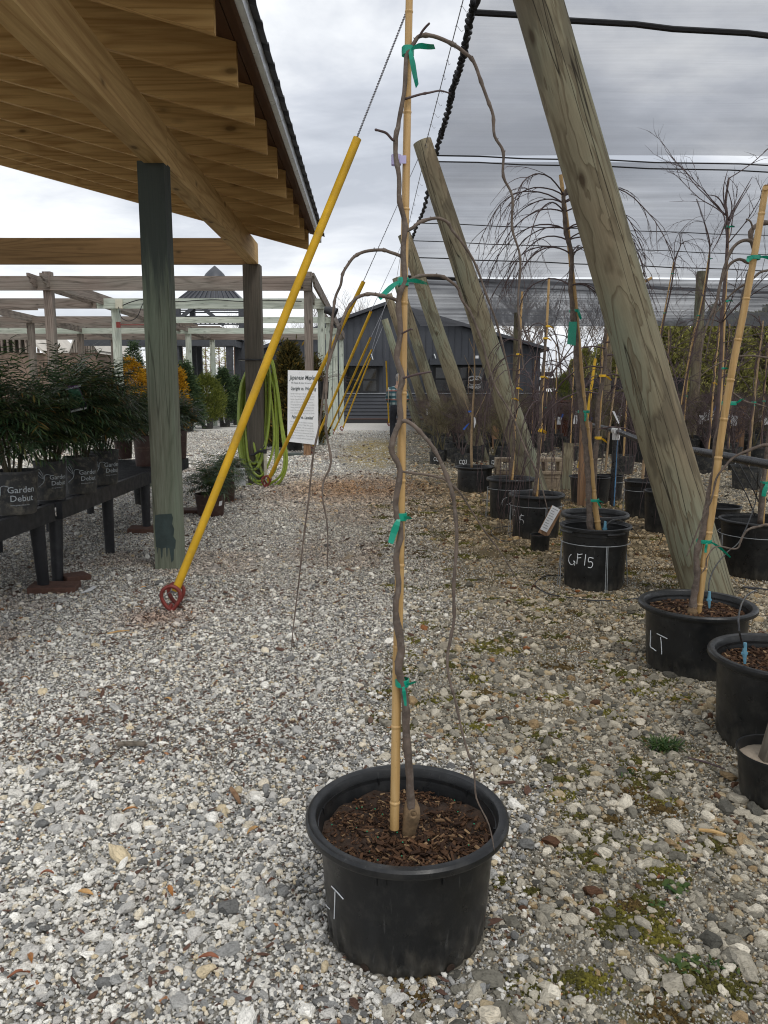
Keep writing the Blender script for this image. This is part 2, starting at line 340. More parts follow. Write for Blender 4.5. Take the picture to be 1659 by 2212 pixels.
def bamboo_mat():
    m, t, b, o = newmat('tan_bamboo_cane'); c = objc(t)
    col = ramp(t, noisen(t, mapping(t, c, (60, 60, 4)), 1.0, 5, 0.6), [(0.3, (0.42, 0.25, 0.085)), (0.55, (0.58, 0.37, 0.15)), (0.75, (0.66, 0.46, 0.22))])
    sp = ramp(t, noisen(t, c, 260, 4, 0.7), [(0.62, 0.0), (0.72, 1.0)])
    col = mix(t, mathn(t, 'MULTIPLY', sp, 0.5), col, (0.12, 0.08, 0.04))
    setin(b, Base_Color=col, Roughness=0.42); return m
M['bamboo'] = bamboo_mat()
def pole_mat():
    m, t, b, o = newmat('green_tan_treated_log'); c = objc(t)
    w = noisen(t, mapping(t, c, (4.5, 4.5, 0.75)), 1.0, 4, 0.55, 0.5)
    fine = noisen(t, mapping(t, c, (60, 60, 4)), 1.0, 5, 0.7)
    wv = N(t, 'ShaderNodeMath', operation='FRACT'); L(t, mathn(t, 'MULTIPLY', w, 9.0), wv.inputs[0])
    band = ramp(t, wv.outputs[0], [(0.0, 0.1), (0.06, 1.0), (0.62, 1.0), (0.80, 0.6), (0.98, 0.15)])
    base = ramp(t, noisen(t, mapping(t, c, (2.2, 2.2, 0.8)), 1.0, 4), [(0.35, (0.25, 0.20, 0.13)), (0.5, (0.27, 0.24, 0.16)), (0.68, (0.25, 0.27, 0.195))])
    dk = (0.155, 0.125, 0.08)
    col = mix(t, band, dk, base); col = mix(t, 0.45, col, ramp(t, fine, [(0.3, 0.55), (0.7, 1.25)]), 'MULTIPLY')
    st = ramp(t, noisen(t, mapping(t, c, (5, 5, 1.6), (4, 4, 4)), 1.0, 3, 0.5, 0.4), [(0.56, 0.0), (0.6, 1.0)])
    col = mix(t, mathn(t, 'MULTIPLY', st, 0.55), col, (0.10, 0.085, 0.06))
    vk = N(t, 'ShaderNodeTexVoronoi'); vk.inputs['Scale'].default_value = 1.0; L(t, mapping(t, c, (4.2, 4.2, 1.9), (1, 2, 3)), vk.inputs['Vector'])
    col = mix(t, mathn(t, 'MULTIPLY', ramp(t, vk.outputs['Distance'], [(0.05, 1.0), (0.085, 0.5), (0.14, 0.0)]), 0.8), col, (0.055, 0.036, 0.022))
    ckn = noisen(t, mapping(t, c, (9, 9, 0.22), (9, 2, 0)), 1.0, 1, 0.3); ck = mathn(t, 'ABSOLUTE', mathn(t, 'SUBTRACT', ckn, 0.5))
    cm = ramp(t, ck, [(0.0, 0.0), (0.005, 1.0)])
    col = mix(t, cm, (0.03, 0.025, 0.018), col)
    setin(b, Base_Color=col, Roughness=0.82); b.inputs['Specular IOR Level'].default_value = 0.2
    hh = mathn(t, 'ADD', mathn(t, 'MULTIPLY', band, 0.5), mathn(t, 'ADD', mathn(t, 'MULTIPLY', fine, 0.4), mathn(t, 'MULTIPLY', cm, 1.0)))
    bump(t, b, hh, 0.006, 0.8); return m
M['pole'] = pole_mat()
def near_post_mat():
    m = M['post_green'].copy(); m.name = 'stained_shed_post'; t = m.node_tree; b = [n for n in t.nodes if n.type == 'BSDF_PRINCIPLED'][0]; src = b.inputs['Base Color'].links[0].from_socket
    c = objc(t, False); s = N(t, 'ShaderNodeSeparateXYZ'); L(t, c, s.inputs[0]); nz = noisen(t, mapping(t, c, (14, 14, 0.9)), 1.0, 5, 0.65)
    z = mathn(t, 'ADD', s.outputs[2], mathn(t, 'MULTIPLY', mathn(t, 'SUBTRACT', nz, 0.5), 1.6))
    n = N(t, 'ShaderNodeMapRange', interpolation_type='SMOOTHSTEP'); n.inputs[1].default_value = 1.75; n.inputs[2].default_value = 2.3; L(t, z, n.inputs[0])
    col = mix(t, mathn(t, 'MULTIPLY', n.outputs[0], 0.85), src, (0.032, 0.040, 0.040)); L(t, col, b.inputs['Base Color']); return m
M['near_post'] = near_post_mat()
# ================================================================== GROUND
def sstep(t, v, a, b_):
    n = N(t, 'ShaderNodeMapRange', interpolation_type='SMOOTHSTEP'); n.inputs[1].default_value = a; n.inputs[2].default_value = b_
    L(t, v, n.inputs[0]); return n.outputs[0]
def ell(t, c, cx, cy, rx, ry, nz, amt=0.5):
    v = mapping(t, c, (1/rx, 1/ry, 0.0), (-cx/rx, -cy/ry, 0)); vm = N(t, 'ShaderNodeVectorMath', operation='LENGTH'); L(t, v, vm.inputs[0])
    d = mathn(t, 'ADD', vm.outputs['Value'], mathn(t, 'MULTIPLY', mathn(t, 'SUBTRACT', nz, 0.5), amt*2)); return sstep(t, d, 1.15, 0.55)
def ground_mat():
    m, t, b, o = newmat('gravel_ground'); c = objc(t, False)
    nz = noisen(t, c, 1.6, 5, 0.6); nzf = noisen(t, c, 7.0, 6, 0.65); nz4 = noisen(t, c, 0.35, 4)
    s = N(t, 'ShaderNodeSeparateXYZ'); L(t, c, s.inputs[0])
    vo = N(t, 'ShaderNodeTexVoronoi'); vo.inputs['Scale'].default_value = 62; L(t, c, vo.inputs['Vector'])
    v2 = N(t, 'ShaderNodeTexVoronoi'); v2.inputs['Scale'].default_value = 26; L(t, c, v2.inputs['Vector'])
    sp = N(t, 'ShaderNodeSeparateColor'); L(t, vo.outputs['Color'], sp.inputs[0])
    sp2 = N(t, 'ShaderNodeSeparateColor'); L(t, v2.outputs['Color'], sp2.inputs[0])
    st = ramp(t, sp.outputs[0], [(0.0, (0.17, 0.165, 0.15)), (0.2, (0.32, 0.31, 0.285)), (0.5, (0.55, 0.53, 0.48)), (0.8, (0.72, 0.70, 0.63)), (0.93, (0.50, 0.40, 0.25)), (1.0, (0.25, 0.11, 0.05))])
    st2 = ramp(t, sp2.outputs[0], [(0.0, (0.11, 0.105, 0.09)), (0.35, (0.21, 0.195, 0.165)), (0.7, (0.34, 0.31, 0.25)), (1.0, (0.46, 0.41, 0.32))])
    gap = ramp(t, vo.outputs['Distance'], [(0.35, 1.0), (0.75, 0.25)]); gap2 = ramp(t, v2.outputs['Distance'], [(0.3, 1.0), (0.8, 0.3)])
    left = mix(t, 1.0, st, gap, 'MULTIPLY'); right = mix(t, 1.0, mix(t, 0.45, st2, mix(t, 1.0, st, 0.6, 'MULTIPLY')), gap2, 'MULTIPLY')
    far = sstep(t, s.outputs[1], 10.5, 14.5)
    near = sstep(t, s.outputs[1], 9.5, 5.5)
    gritc = ramp(t, noisen(t, c, 300, 3, 0.7), [(0.3, (0.085, 0.078, 0.065)), (0.5, (0.22, 0.205, 0.175)), (0.7, (0.46, 0.44, 0.385))])
    grit = mix(t, 1.0, gritc, 1.0, 'MULTIPLY')
    xr = mathn(t, 'ADD', s.outputs[0], mathn(t, 'MULTIPLY', mathn(t, 'SUBTRACT', nz, 0.5), 1.0))
    rz = sstep(t, xr, -0.05, 0.6)
    col = mix(t, rz, left, right)
    col = mix(t, mathn(t, 'MULTIPLY', near, 0.75), col, mix(t, rz, grit, mix(t, 1.0, grit, (0.85, 0.78, 0.62), 'MULTIPLY')))
    # dirt / rust patches with a shape of their own
    r1 = ell(t, c, -0.35, 10.6, 1.1, 1.5, nz, 0.5); col = mix(t, mathn(t, 'MULTIPLY', r1, 0.55), col, mix(t, 1.0, col, (0.62, 0.36, 0.17), 'MULTIPLY'))
    r2 = ell(t, c, -1.30, 4.40, 0.22, 0.22, nzf, 0.6); col = mix(t, mathn(t, 'MULTIPLY', r2, 0.6), col, (0.13, 0.055, 0.03))
    r4 = ell(t, c, 1.9, 7.5, 2.2, 5.2, nz, 0.5); col = mix(t, mathn(t, 'MULTIPLY', r4, 0.75), col, mix(t, 1.0, col, (0.72, 0.56, 0.36), 'MULTIPLY'))
    dirt = mathn(t, 'MULTIPLY', ramp(t, nzf, [(0.5, 0.0), (0.62, 1.0)]), mathn(t, 'ADD', mathn(t, 'MULTIPLY', rz, 0.3), 0.08))
    col = mix(t, dirt, col, (0.10, 0.085, 0.06))
    moss = ramp(t, noisen(t, c, 2.3, 7, 0.72, 0.4), [(0.535, 0.0), (0.60, 1.0)])
    mreg = mathn(t, 'MULTIPLY', mathn(t, 'MULTIPLY', rz, sstep(t, xr, 2.8, 1.5)), 0.8)
    mm = mathn(t, 'MULTIPLY', moss, mreg)
    m2 = ell(t, c, -0.15, 17.5, 0.75, 5.0, nz, 0.6); m2 = mathn(t, 'MULTIPLY', m2, ramp(t, nzf, [(0.40, 0.0), (0.58, 1.0)]))
    mossc = ramp(t, noisen(t, c, 40, 5, 0.7), [(0.3, (0.055, 0.045, 0.008)), (0.6, (0.13, 0.115, 0.02)), (0.8, (0.24, 0.20, 0.03))])
    col = mix(t, mm, col, mix(t, 0.25, mossc, col)); col = mix(t, mathn(t, 'MULTIPLY', m2, 0.9), col, mix(t, 1.0, mossc, (2.9, 2.3, 1.3), 'MULTIPLY'))
    wfar = mathn(t, 'MULTIPLY', sstep(t, s.outputs[1], 24, 27), sstep(t, s.outputs[0], 1.5, 0.6)); col = mix(t, mathn(t, 'MULTIPLY', wfar, 0.45), col, (0.78, 0.77, 0.74))
    grassr = sstep(t, s.outputs[1], 60, 75); col = mix(t, grassr, col, (0.06, 0.07, 0.03))
    setin(b, Base_Color=col, Roughness=0.9); b.inputs['Specular IOR Level'].default_value = 0.2
    hh = mathn(t, 'MULTIPLY', mathn(t, 'SUBTRACT', 1.0, vo.outputs['Distance']), 1.0)
    hh = mathn(t, 'ADD', hh, mathn(t, 'MULTIPLY', mathn(t, 'SUBTRACT', 1.0, v2.outputs['Distance']), mathn(t, 'MULTIPLY', rz, 1.3)))
    bump(t, b, hh, 0.008, 0.9); return m
g = MB(); xs = [-600, -60, -20, -8, 0, 8, 20, 60, 600]; ys = [-300, -40, 0, 10, 20, 40, 80, 200, 900]
for j, y in enumerate(ys):
    for i, x in enumerate(xs): g.v.append((x, y, 0))
nx = len(xs)
for j in range(len(ys)-1):
    for i in range(nx-1): g.f.append((j*nx+i, j*nx+i+1, (j+1)*nx+i+1, (j+1)*nx+i)); g.m.append(0)
tag(g.build('ground', ground_mat(), smooth=False), kind='structure')

# ------------------------------------------------------------------ loose stones (real geometry, instanced inside the node tree)
def stone_mat():
    m, t, b, o = newmat('loose_stone'); at_ = N(t, 'ShaderNodeAttribute', attribute_name='tint', attribute_type='INSTANCER')
    oi = N(t, 'ShaderNodeObjectInfo'); tcn = N(t, 'ShaderNodeTexCoord')
    vm = N(t, 'ShaderNodeVectorMath', operation='MULTIPLY_ADD'); cb = N(t, 'ShaderNodeCombineXYZ')
    for i in range(3): L(t, oi.outputs['Random'], cb.inputs[i])
    L(t, cb.outputs[0], vm.inputs[0]); vm.inputs[1].default_value = (91, 37, 53); L(t, tcn.outputs['Object'], vm.inputs[2])
    n1 = noisen(t, mapping(t, vm.outputs[0], (1.0, 1.0, 3.2)), 1.7, 5, 0.7, 0.6); n2 = noisen(t, vm.outputs[0], 5.0, 3, 0.7)
    k = mathn(t, 'ADD', mathn(t, 'MULTIPLY', n1, 0.65), mathn(t, 'MULTIPLY', n2, 0.35))
    col = mix(t, 1.0, at_.outputs['Color'], ramp(t, k, [(0.36, 0.48), (0.5, 0.97), (0.64, 1.22)]), 'MULTIPLY')
    setin(b, Base_Color=col, Roughness=0.85); b.inputs['Specular IOR Level'].default_value = 0.25
    return m
def scatter_group(name, mat, nvar=7, amp=0.75, sub=2):
    ng = bpy.data.node_groups.new(name, 'GeometryNodeTree')
    ng.interface.new_socket('Geometry', in_out='INPUT', socket_type='NodeSocketGeometry'); ng.interface.new_socket('Geometry', in_out='OUTPUT', socket_type='NodeSocketGeometry')
    gi = ng.nodes.new('NodeGroupInput'); go = ng.nodes.new('NodeGroupOutput'); jn = ng.nodes.new('GeometryNodeJoinGeometry')
    for k in range(nvar):
        ic = ng.nodes.new('GeometryNodeMeshIcoSphere'); ic.inputs['Radius'].default_value = 1.0; ic.inputs['Subdivisions'].default_value = sub
        pos = ng.nodes.new('GeometryNodeInputPosition'); ad = ng.nodes.new('ShaderNodeVectorMath'); ad.operation = 'ADD'; ad.inputs[1].default_value = (k*7.3+1, k*3.1, k*5.7)
        nz = ng.nodes.new('ShaderNodeTexNoise'); nz.inputs['Scale'].default_value = 0.75; nz.inputs['Detail'].default_value = 2.0
        sb = ng.nodes.new('ShaderNodeVectorMath'); sb.operation = 'SUBTRACT'; sb.inputs[1].default_value = (0.5, 0.5, 0.5)
        sl = ng.nodes.new('ShaderNodeVectorMath'); sl.operation = 'SCALE'; sl.inputs['Scale'].default_value = amp*2.6
        sp = ng.nodes.new('GeometryNodeSetPosition'); sm = ng.nodes.new('GeometryNodeSetMaterial'); sm.inputs['Material'].default_value = mat
        ss = ng.nodes.new('GeometryNodeSetShadeSmooth'); ss.inputs['Shade Smooth'].default_value = False
        ti = ng.nodes.new('GeometryNodeGeometryToInstance')
        l = ng.links.new
        l(pos.outputs[0], ad.inputs[0]); l(ad.outputs[0], nz.inputs['Vector']); l(nz.outputs['Color'], sb.inputs[0]); l(sb.outputs[0], sl.inputs[0])
        l(ic.outputs['Mesh'], sp.inputs['Geometry']); l(sl.outputs[0], sp.inputs['Offset']); l(sp.outputs[0], ss.inputs[0]); l(ss.outputs[0], sm.inputs['Geometry'])
        l(sm.outputs[0], ti.inputs[0]); l(ti.outputs[0], jn.inputs[0])
    def named(n_, ty):
        q = ng.nodes.new('GeometryNodeInputNamedAttribute'); q.data_type = ty; q.inputs['Name'].default_value = n_
        return [s_ for s_ in q.outputs if s_.enabled and s_.name == 'Attribute'][0]
    ip = ng.nodes.new('GeometryNodeInstanceOnPoints'); er = ng.nodes.new('FunctionNodeEulerToRotation'); l = ng.links.new
    l(gi.outputs[0], ip.inputs['Points']); l(jn.outputs[0], ip.inputs['Instance']); ip.inputs['Pick Instance'].default_value = True
    l(named('vid', 'INT'), ip.inputs['Instance Index']); l(named('rot', 'FLOAT_VECTOR'), er.inputs[0]); l(er.outputs[0], ip.inputs['Rotation'])
    l(named('scl', 'FLOAT_VECTOR'), ip.inputs['Scale']); l(ip.outputs[0], go.inputs[0]); return ng
def scatter(name, P, S, RO, T, vid, ng, label, kind='stuff', parent=None):
    me = bpy.data.meshes.new(name); me.vertices.add(len(P)); me.vertices.foreach_set('co', P.astype(np.float32).ravel())
    a = me.attributes.new('scl', 'FLOAT_VECTOR', 'POINT'); a.data.foreach_set('vector', S.astype(np.float32).ravel())
    a = me.attributes.new('rot', 'FLOAT_VECTOR', 'POINT'); a.data.foreach_set('vector', RO.astype(np.float32).ravel())
    a = me.attributes.new('tint', 'FLOAT_VECTOR', 'POINT'); a.data.foreach_set('vector', T.astype(np.float32).ravel())
    a = me.attributes.new('vid', 'INT', 'POINT'); a.data.foreach_set('value', vid.astype(np.int32))
    o = bpy.data.objects.new(name, me); sc.collection.objects.link(o); md = o.modifiers.new('scatter', 'NODES'); md.node_group = ng
    tag(o, label, 'gravel', None, kind); return o
rs = np.random.RandomState(5)
def n2(x, y, s, seed=0):
    # cheap smooth value noise, vectorised
    xi = x*s + seed*13.7; yi = y*s + seed*7.1
    x0 = np.floor(xi); y0 = np.floor(yi); fx = xi-x0; fy = yi-y0; fx = fx*fx*(3-2*fx); fy = fy*fy*(3-2*fy)
    h = lambda a, b: np.mod(np.sin(a*127.1 + b*311.7 + seed)*43758.5453, 1.0)
    return (h(x0, y0)*(1-fx)+h(x0+1, y0)*fx)*(1-fy) + (h(x0, y0+1)*(1-fx)+h(x0+1, y0+1)*fx)*fy
LPAL = np.array([(0.78,0.76,0.70),(0.64,0.62,0.565),(0.50,0.485,0.45),(0.38,0.375,0.355),(0.27,0.27,0.26),(0.15,0.15,0.145),(0.68,0.61,0.48),(0.54,0.45,0.30),(0.36,0.18,0.09),(0.11,0.062,0.045)])
LPR = np.array([.20,.19,.15,.14,.11,.08,.06,.03,.004,.018])
RPAL = np.array([(0.74,0.71,0.63),(0.55,0.525,0.455),(0.43,0.41,0.355),(0.31,0.30,0.265),(0.21,0.205,0.18),(0.12,0.12,0.11),(0.50,0.42,0.29),(0.38,0.28,0.165),(0.34,0.15,0.065),(0.12,0.065,0.04)])
RPR = np.array([.12,.17,.18,.16,.12,.07,.09,.05,.005,.025])
def stones():
    Ps, Ss, Rs, Ts = [], [], [], []
    #      Y0   Y1   dens  rmin  rmax
    bands = [(1.15, 2.2, 22000), (2.2, 3.4, 18500), (3.4, 5.0, 14500), (5.0, 7.0, 9500), (7.0, 9.5, 4300), (9.5, 13.0, 2100), (13.0, 17.0, 800), (17.0, 27.0, 260)]
    for y0, y1, dens in bands:
        hw = 0.56*y1+0.35; n = int(2*hw*(y1-y0)*dens)
        y = rs.uniform(y0, y1, n); x = rs.uniform(-hw, hw, n); k = np.abs(x) < 0.56*y+0.35
        x, y = x[k], y[k]; n = len(x)
        rz = np.clip((x + (n2(x, y, 1.6, 1)-0.5)*1.0 + 0.05)/0.6, 0, 1); right = rs.rand(n) < rz
        patch = n2(x, y, 2.6, 3)*0.6+n2(x, y, 7.0, 4)*0.4
        keep = np.where(right, rs.rand(n) < np.clip(0.46+ (patch-0.32)*2.0, 0.30, 1.0), True)
        moss = n2(x, y, 3.1, 8)*0.5+n2(x, y, 9.0, 9)*0.5
        keep &= ~(right & (moss > 0.66) & (rs.rand(n) < 0.8))
        keep &= ~((np.hypot((x+0.15)/0.8, (y-17.5)/5.0) < 0.6+0.9*n2(x, y, 1.7, 12)) & (rs.rand(n) < 0.72))
        x, y, right = x[keep], y[keep], right[keep]; n = len(x)
        far = np.clip(y/7.0, 0.92, 2.2)
        base = np.exp(rs.normal(0, 0.38, n))*np.where(right, 0.0040, 0.0035)*far
        big = rs.rand(n); base = np.where(right & (big < 0.10), base*rs.uniform(1.5, 2.9, n), base*np.where(right, 0.9, 1.0)); base = np.where(~right & (big < 0.05), base*rs.uniform(1.5, 2.9, n), base)
        base = np.where(right & (big < 0.012), base*1.5, base); base = np.minimum(base, 0.026)
        nearbig = (~right) & (y < 2.6) & (rs.rand(n) < 0.10); base = np.where(nearbig, base*1.5, base)
        el = rs.uniform(0.75, 1.45, n); S = np.stack([base*el, base/np.sqrt(el), base*rs.uniform(0.5, 0.85, n)], 1)
        R = np.stack([rs.normal(0, 0.35, n), rs.normal(0, 0.35, n), rs.uniform(0, 6.28, n)], 1)
        z = base*0.30 + rs.rand(n)*np.where(right, 0.002, 0.007)
        ci = rs.choice(10, n, p=LPR/LPR.sum()); cj = rs.choice(10, n, p=RPR/RPR.sum()); T = np.where(right[:, None], RPAL[cj], LPAL[ci])
        T = T*rs.uniform(0.85, 1.12, (n, 1))*np.where(right[:, None], np.array([0.92, 0.885, 0.82]) - np.clip((y[:, None]-3.2)/3.0, 0, 1)*np.array([0.02, 0.05, 0.09]), 1.12)
        # brown chips are flat slivers
        extra = (~right) & (y > 2.6) & (rs.rand(n) < 0.03+0.07*np.clip((n2(x, y, 1.3, 15)-0.45)*4, 0, 1)); T[extra] = np.array([0.14, 0.092, 0.068])*rs.uniform(0.6, 1.5, (extra.sum(), 1))
        ch = ((ci == 9) & ~right) | extra; S[ch, 0] *= 1.7; S[ch, 1] *= 0.8; S[ch, 2] *= 0.4; z[ch] += 0.006
        rust = np.exp(-(((x+0.35)/1.1)**2+((y-10.6)/1.4)**2)); T = T*(1-rust[:, None]*np.array([0.25, 0.5, 0.68]))
        rust = np.exp(-(((x+1.30)/0.2)**2+((y-4.4)/0.2)**2)); T = T*(1-rust[:, None]*np.array([0.25, 0.42, 0.5]))
        br = np.exp(-(((x-1.9)/2.0)**2+((y-8.5)/4.4)**2)); T = T*(1-br[:, None]*np.array([0.12, 0.24, 0.42]))
        dm = n2(x, y, 0.9, 6)*0.6 + n2(x, y, 3.3, 7)*0.4; dl = np.clip((dm-0.60)*2.0, 0, 0.25)*(x < 0); T = T*(1-dl[:, None]*np.array([0.55, 0.8, 0.95]))
        Ps.append(np.stack([x, y, z], 1)); Ss.append(S); Rs.append(R); Ts.append(T)
    for y0, y1, dens in ((1.15, 2.4, 16000), (2.4, 3.8, 9000), (3.8, 6.0, 3500)):      # fine grit between the stones
        hw = 0.56*y1+0.35; n = int(2*hw*(y1-y0)*dens); y = rs.uniform(y0, y1, n); x = rs.uniform(-hw, hw, n); k = (np.abs(x) < 0.56*y+0.35) & ((x > -0.2) | (rs.rand(n) < 0.35)); x, y = x[k], y[k]; n = len(x)
        b = rs.uniform(0.0014, 0.0031, n)*np.clip(y/3.0, 1, 1.6); Ps.append(np.stack([x, y, b*0.5], 1)); Ss.append(np.stack([b*1.2, b, b*0.8], 1)); Rs.append(rs.uniform(0, 6.28, (n, 3)))
        ci = rs.choice(10, n, p=RPR/RPR.sum()); Ts.append(RPAL[ci]*rs.uniform(0.8, 1.15, (n, 1)))
    P = np.concatenate(Ps); S = np.concatenate(Ss); R = np.concatenate(Rs); T = np.concatenate(Ts)
    d = np.hypot(P[:, 0]-MAINC[0], P[:, 1]-MAINC[1]); k = d > MAINR*0.80; P, S, R, T = P[k], S[k], R[k], T[k]
    ng = scatter_group('stone_scatter', stone_mat()); print('stones', len(P))
    scatter('gravel', P, S, R, T, rs.randint(0, 7, len(P)), ng, 'loose white, grey and tan gravel stones covering the yard')

# ================================================================== POTS
def pot_solve(xl, xr, yft, yfb, z0=0.0, rb=0.8, yoff=0):
    xc = (xl+xr)/2; f = gp(xc, yfb, z0); R = 0.2; h = 0.3
    for _ in range(12):
        yc = f.y + rb*R; pf = at(xc, yft, yc-R); h = pf.z - z0
        dc = depth((0, yc, z0+h)); R = (xr-xl)/2*dc/FP/1.01
    c = at(xc, yft, yc-R); x = c.x/(yc-R)*yc if abs(c.x) > 0 else 0
    return Vector((x, yc, z0)), R, h
_mc, MAINR, MAINH = pot_solve(657, 1099, 1884, 2120, rb=0.78); MAINC = (_mc.x, _mc.y)
print('MAIN', _mc, MAINR, MAINH)

def pot_mb(c, R, h, n=72, wide=True, notch=True, rb=0.78):
    rim = 0.075*h if wide else 0.04*h; ri = 0.885 if wide else 0.95; ro = ri*0.975
    prof = [(0.0, 0.003), (rb*R*0.98, 0.003), (rb*R, 0.012), (rb*R+0.01*R, 0.10*h), (rb*R+0.012*R, 0.115*h)]
    steps = 6
    for i in range(1, steps+1): prof.append((R*(rb+0.012+(ro-rb-0.012)*i/steps*0.93), h*(0.115+0.735*i/steps)))
    prof += [(R*(ro-0.004), 0.865*h), (R*ro, 0.868*h), (R*(ro+0.004), h-rim*1.05), (R*(1-0.012), h-rim), (R, h-rim*0.75), (R*0.996, h-rim*0.3), (R*0.975, h-rim*0.05), (R*0.95, h),
             (R*(ri+0.015), h-rim*0.12), (R*ri, h-rim*0.35), (R*(ri-0.008), h-rim*1.1), (R*(ro-0.014), h*0.86), (R*(ro-0.03), h*0.70)]
    def rf(a, z):
        if z > 0.125*h or not notch: return 1.0 + 0.0015*math.sin(3*a+1)
        return 1.0 - (0.030 if math.sin(a*22) > 0.15 else 0.0)
    m = MB(); m.lathe(prof, c, n, rf=rf)
    return m
def soil_mb(c, R, z, rr=0.86, n=40, amp=0.012, seed=1):
    m = MB(); c = Vector(c); rings = 14
    m.v.append(tuple(c + Vector((0, 0, z+amp*0.6))))
    for i in range(1, rings+1):
        for k in range(n):
            a = 2*math.pi*k/n; r = R*rr*i/rings; x, y = r*math.cos(a), r*math.sin(a)
            zz = z + amp*mnoise.noise(Vector((x*14+seed, y*14, seed))) + amp*0.7*mnoise.noise(Vector((x*45, y*45, seed)))
            m.v.append((c.x+x, c.y+y, c.z+zz))
    for k in range(n): m.f.append((0, 1+k, 1+(k+1) % n)); m.m.append(0)
    for i in range(rings-1):
        for k in range(n):
            a = 1+i*n+k; b_ = 1+i*n+(k+1) % n; m.f.append((a, a+n, b_+n, b_)); m.m.append(0)
    return m
def chips_mb(c, R, z, count, rnd, size=(0.006, 0.022), rr=0.84):
    m = MB(); c = Vector(c)
    for _ in range(count):
        r = R*rr*math.sqrt(rnd.random()); a = rnd.uniform(0, 6.283); l = rnd.uniform(*size)
        E = Matrix.Rotation(rnd.uniform(0, 6.28), 3, 'Z') @ Matrix.Rotation(rnd.gauss(0, 0.35), 3, 'X') @ Matrix.Rotation(rnd.gauss(0, 0.3), 3, 'Y')
        m.box(c + Vector((r*math.cos(a), r*math.sin(a), z+rnd.uniform(0.0, 0.009))), (l, l*rnd.uniform(0.2, 0.5), l*rnd.uniform(0.08, 0.22)), E)
    return m
def on_pot(px_, py_, c, R, h, rb=0.78, rt=0.862, off=0.0015):
    d = ray(px_, py_).normalized(); lo = (Vector(c)-C0).length - 1.5*R; t_ = lo
    for _ in range(4000):
        P = C0 + d*t_; z = (P.z-c.z)/h; rr = R*(rb+(rt-rb)*min(max(z, 0), 1)/0.85) + off
        if math.hypot(P.x-c.x, P.y-c.y) <= rr: return P
        t_ += 0.0008
    return None
def writing(strokes, c, R, h, w, name='marking', parent=None, rb=0.78, rt=0.862, mat='white'):
    m = MB()
    for st in strokes:
        P = [on_pot(x, y, c, R, h, rb, rt) for x, y in (spline([Vector((a, b, 0)) for a, b in st], 5) and [(v.x, v.y) for v in spline([Vector((a, b, 0)) for a, b in st], 5)])]
        P = [p for p in P if p]
        if len(P) > 1: m.tube(P, w, 5)
    return m.build(name, M[mat], parent)
def bamboo_mb(pts, r, nodes=5, n=14, rnd=None, sub=18):
    P = spline(pts, sub) if len(pts) > 2 else [Vector(pts[0]).lerp(Vector(pts[1]), i/60) for i in range(61)]
    rr = lerpr(r, len(P)); Q = []; RR = []
    tot = sum((P[i+1]-P[i]).length for i in range(len(P)-1)); acc = 0; nd = [tot*(i+0.35)/nodes for i in range(nodes)]; j = 0
    for i in range(len(P)):
        Q.append(P[i]); RR.append(rr[i])
        if i < len(P)-1:
            seg = (P[i+1]-P[i]).length
            while j < len(nd) and nd[j] < acc+seg:
                t_ = (nd[j]-acc)/seg; q = P[i].lerp(P[i+1], t_); dv = (P[i+1]-P[i]).normalized()
                for o_, f in ((-0.008, 0.97), (-0.004, 1.0), (-0.0015, 1.13), (0.0015, 1.13), (0.004, 0.93), (0.009, 0.98)): Q.append(q+dv*o_*(rr[i]/0.01)); RR.append(rr[i]*f)
                j += 1
            acc += seg
    m = MB(); m.tube(Q, RR, n); return m
def pxpts(pts, Y, dY=0): return [at(x, y, Y + (dY*i/(max(1, len(pts)-1)))) for i, (x, y) in enumerate(pts)]
def knobby(P, R, rnd, amp=0.18, step=0.08):
    # slight swelling at each bud
    out = []; acc = 0; nxt = step*rnd.uniform(0.5, 1)
    for i in range(len(P)):
        f = 1.0
        if i: acc += (P[i]-P[i-1]).length
        if acc > nxt: f = 1+amp; acc = 0; nxt = step*rnd.uniform(0.6, 1.2)
        out.append(R[i]*f)
    return out
def tie_mb(P, r, strips, rnd, axis=Vector((0, 0, 1))):
    m = MB(); P = Vector(P)
    m.lathe([(r*0.96, -0.009), (r*1.1, -0.008), (r*1.13, 0.0), (r*1.1, 0.008), (r*0.96, 0.009)], P, 16, rf=lambda a, z: 1+0.05*math.sin(5*a))
    for (dx, dz, l, w) in strips:
        d = Vector((dx, -0.25, dz)).normalized(); s_ = d.cross(Vector((0.1, 1, 0.3))).normalized(); p = P + Vector((dx*r*0.6, -r*0.9, 0)); L_ = []; nn = 7
        for i in range(nn):
            t_ = i/(nn-1); ww = w*(0.35+0.65*min(1, t_*2.2)); tw = s_*math.cos(t_*0.9) + d.cross(s_)*math.sin(t_*0.9)
            q = p + d*l*t_ + Vector((0, 0, -l*0.25*t_*t_)) + Vector((0, -0.004*math.sin(t_*6), 0)); L_.append((q-tw*ww/2, q+tw*ww/2))
        for i in range(nn-1):
            a, b_ = L_[i]; c_, d_ = L_[i+1]; m.quad(a, b_, d_, c_)
    return m

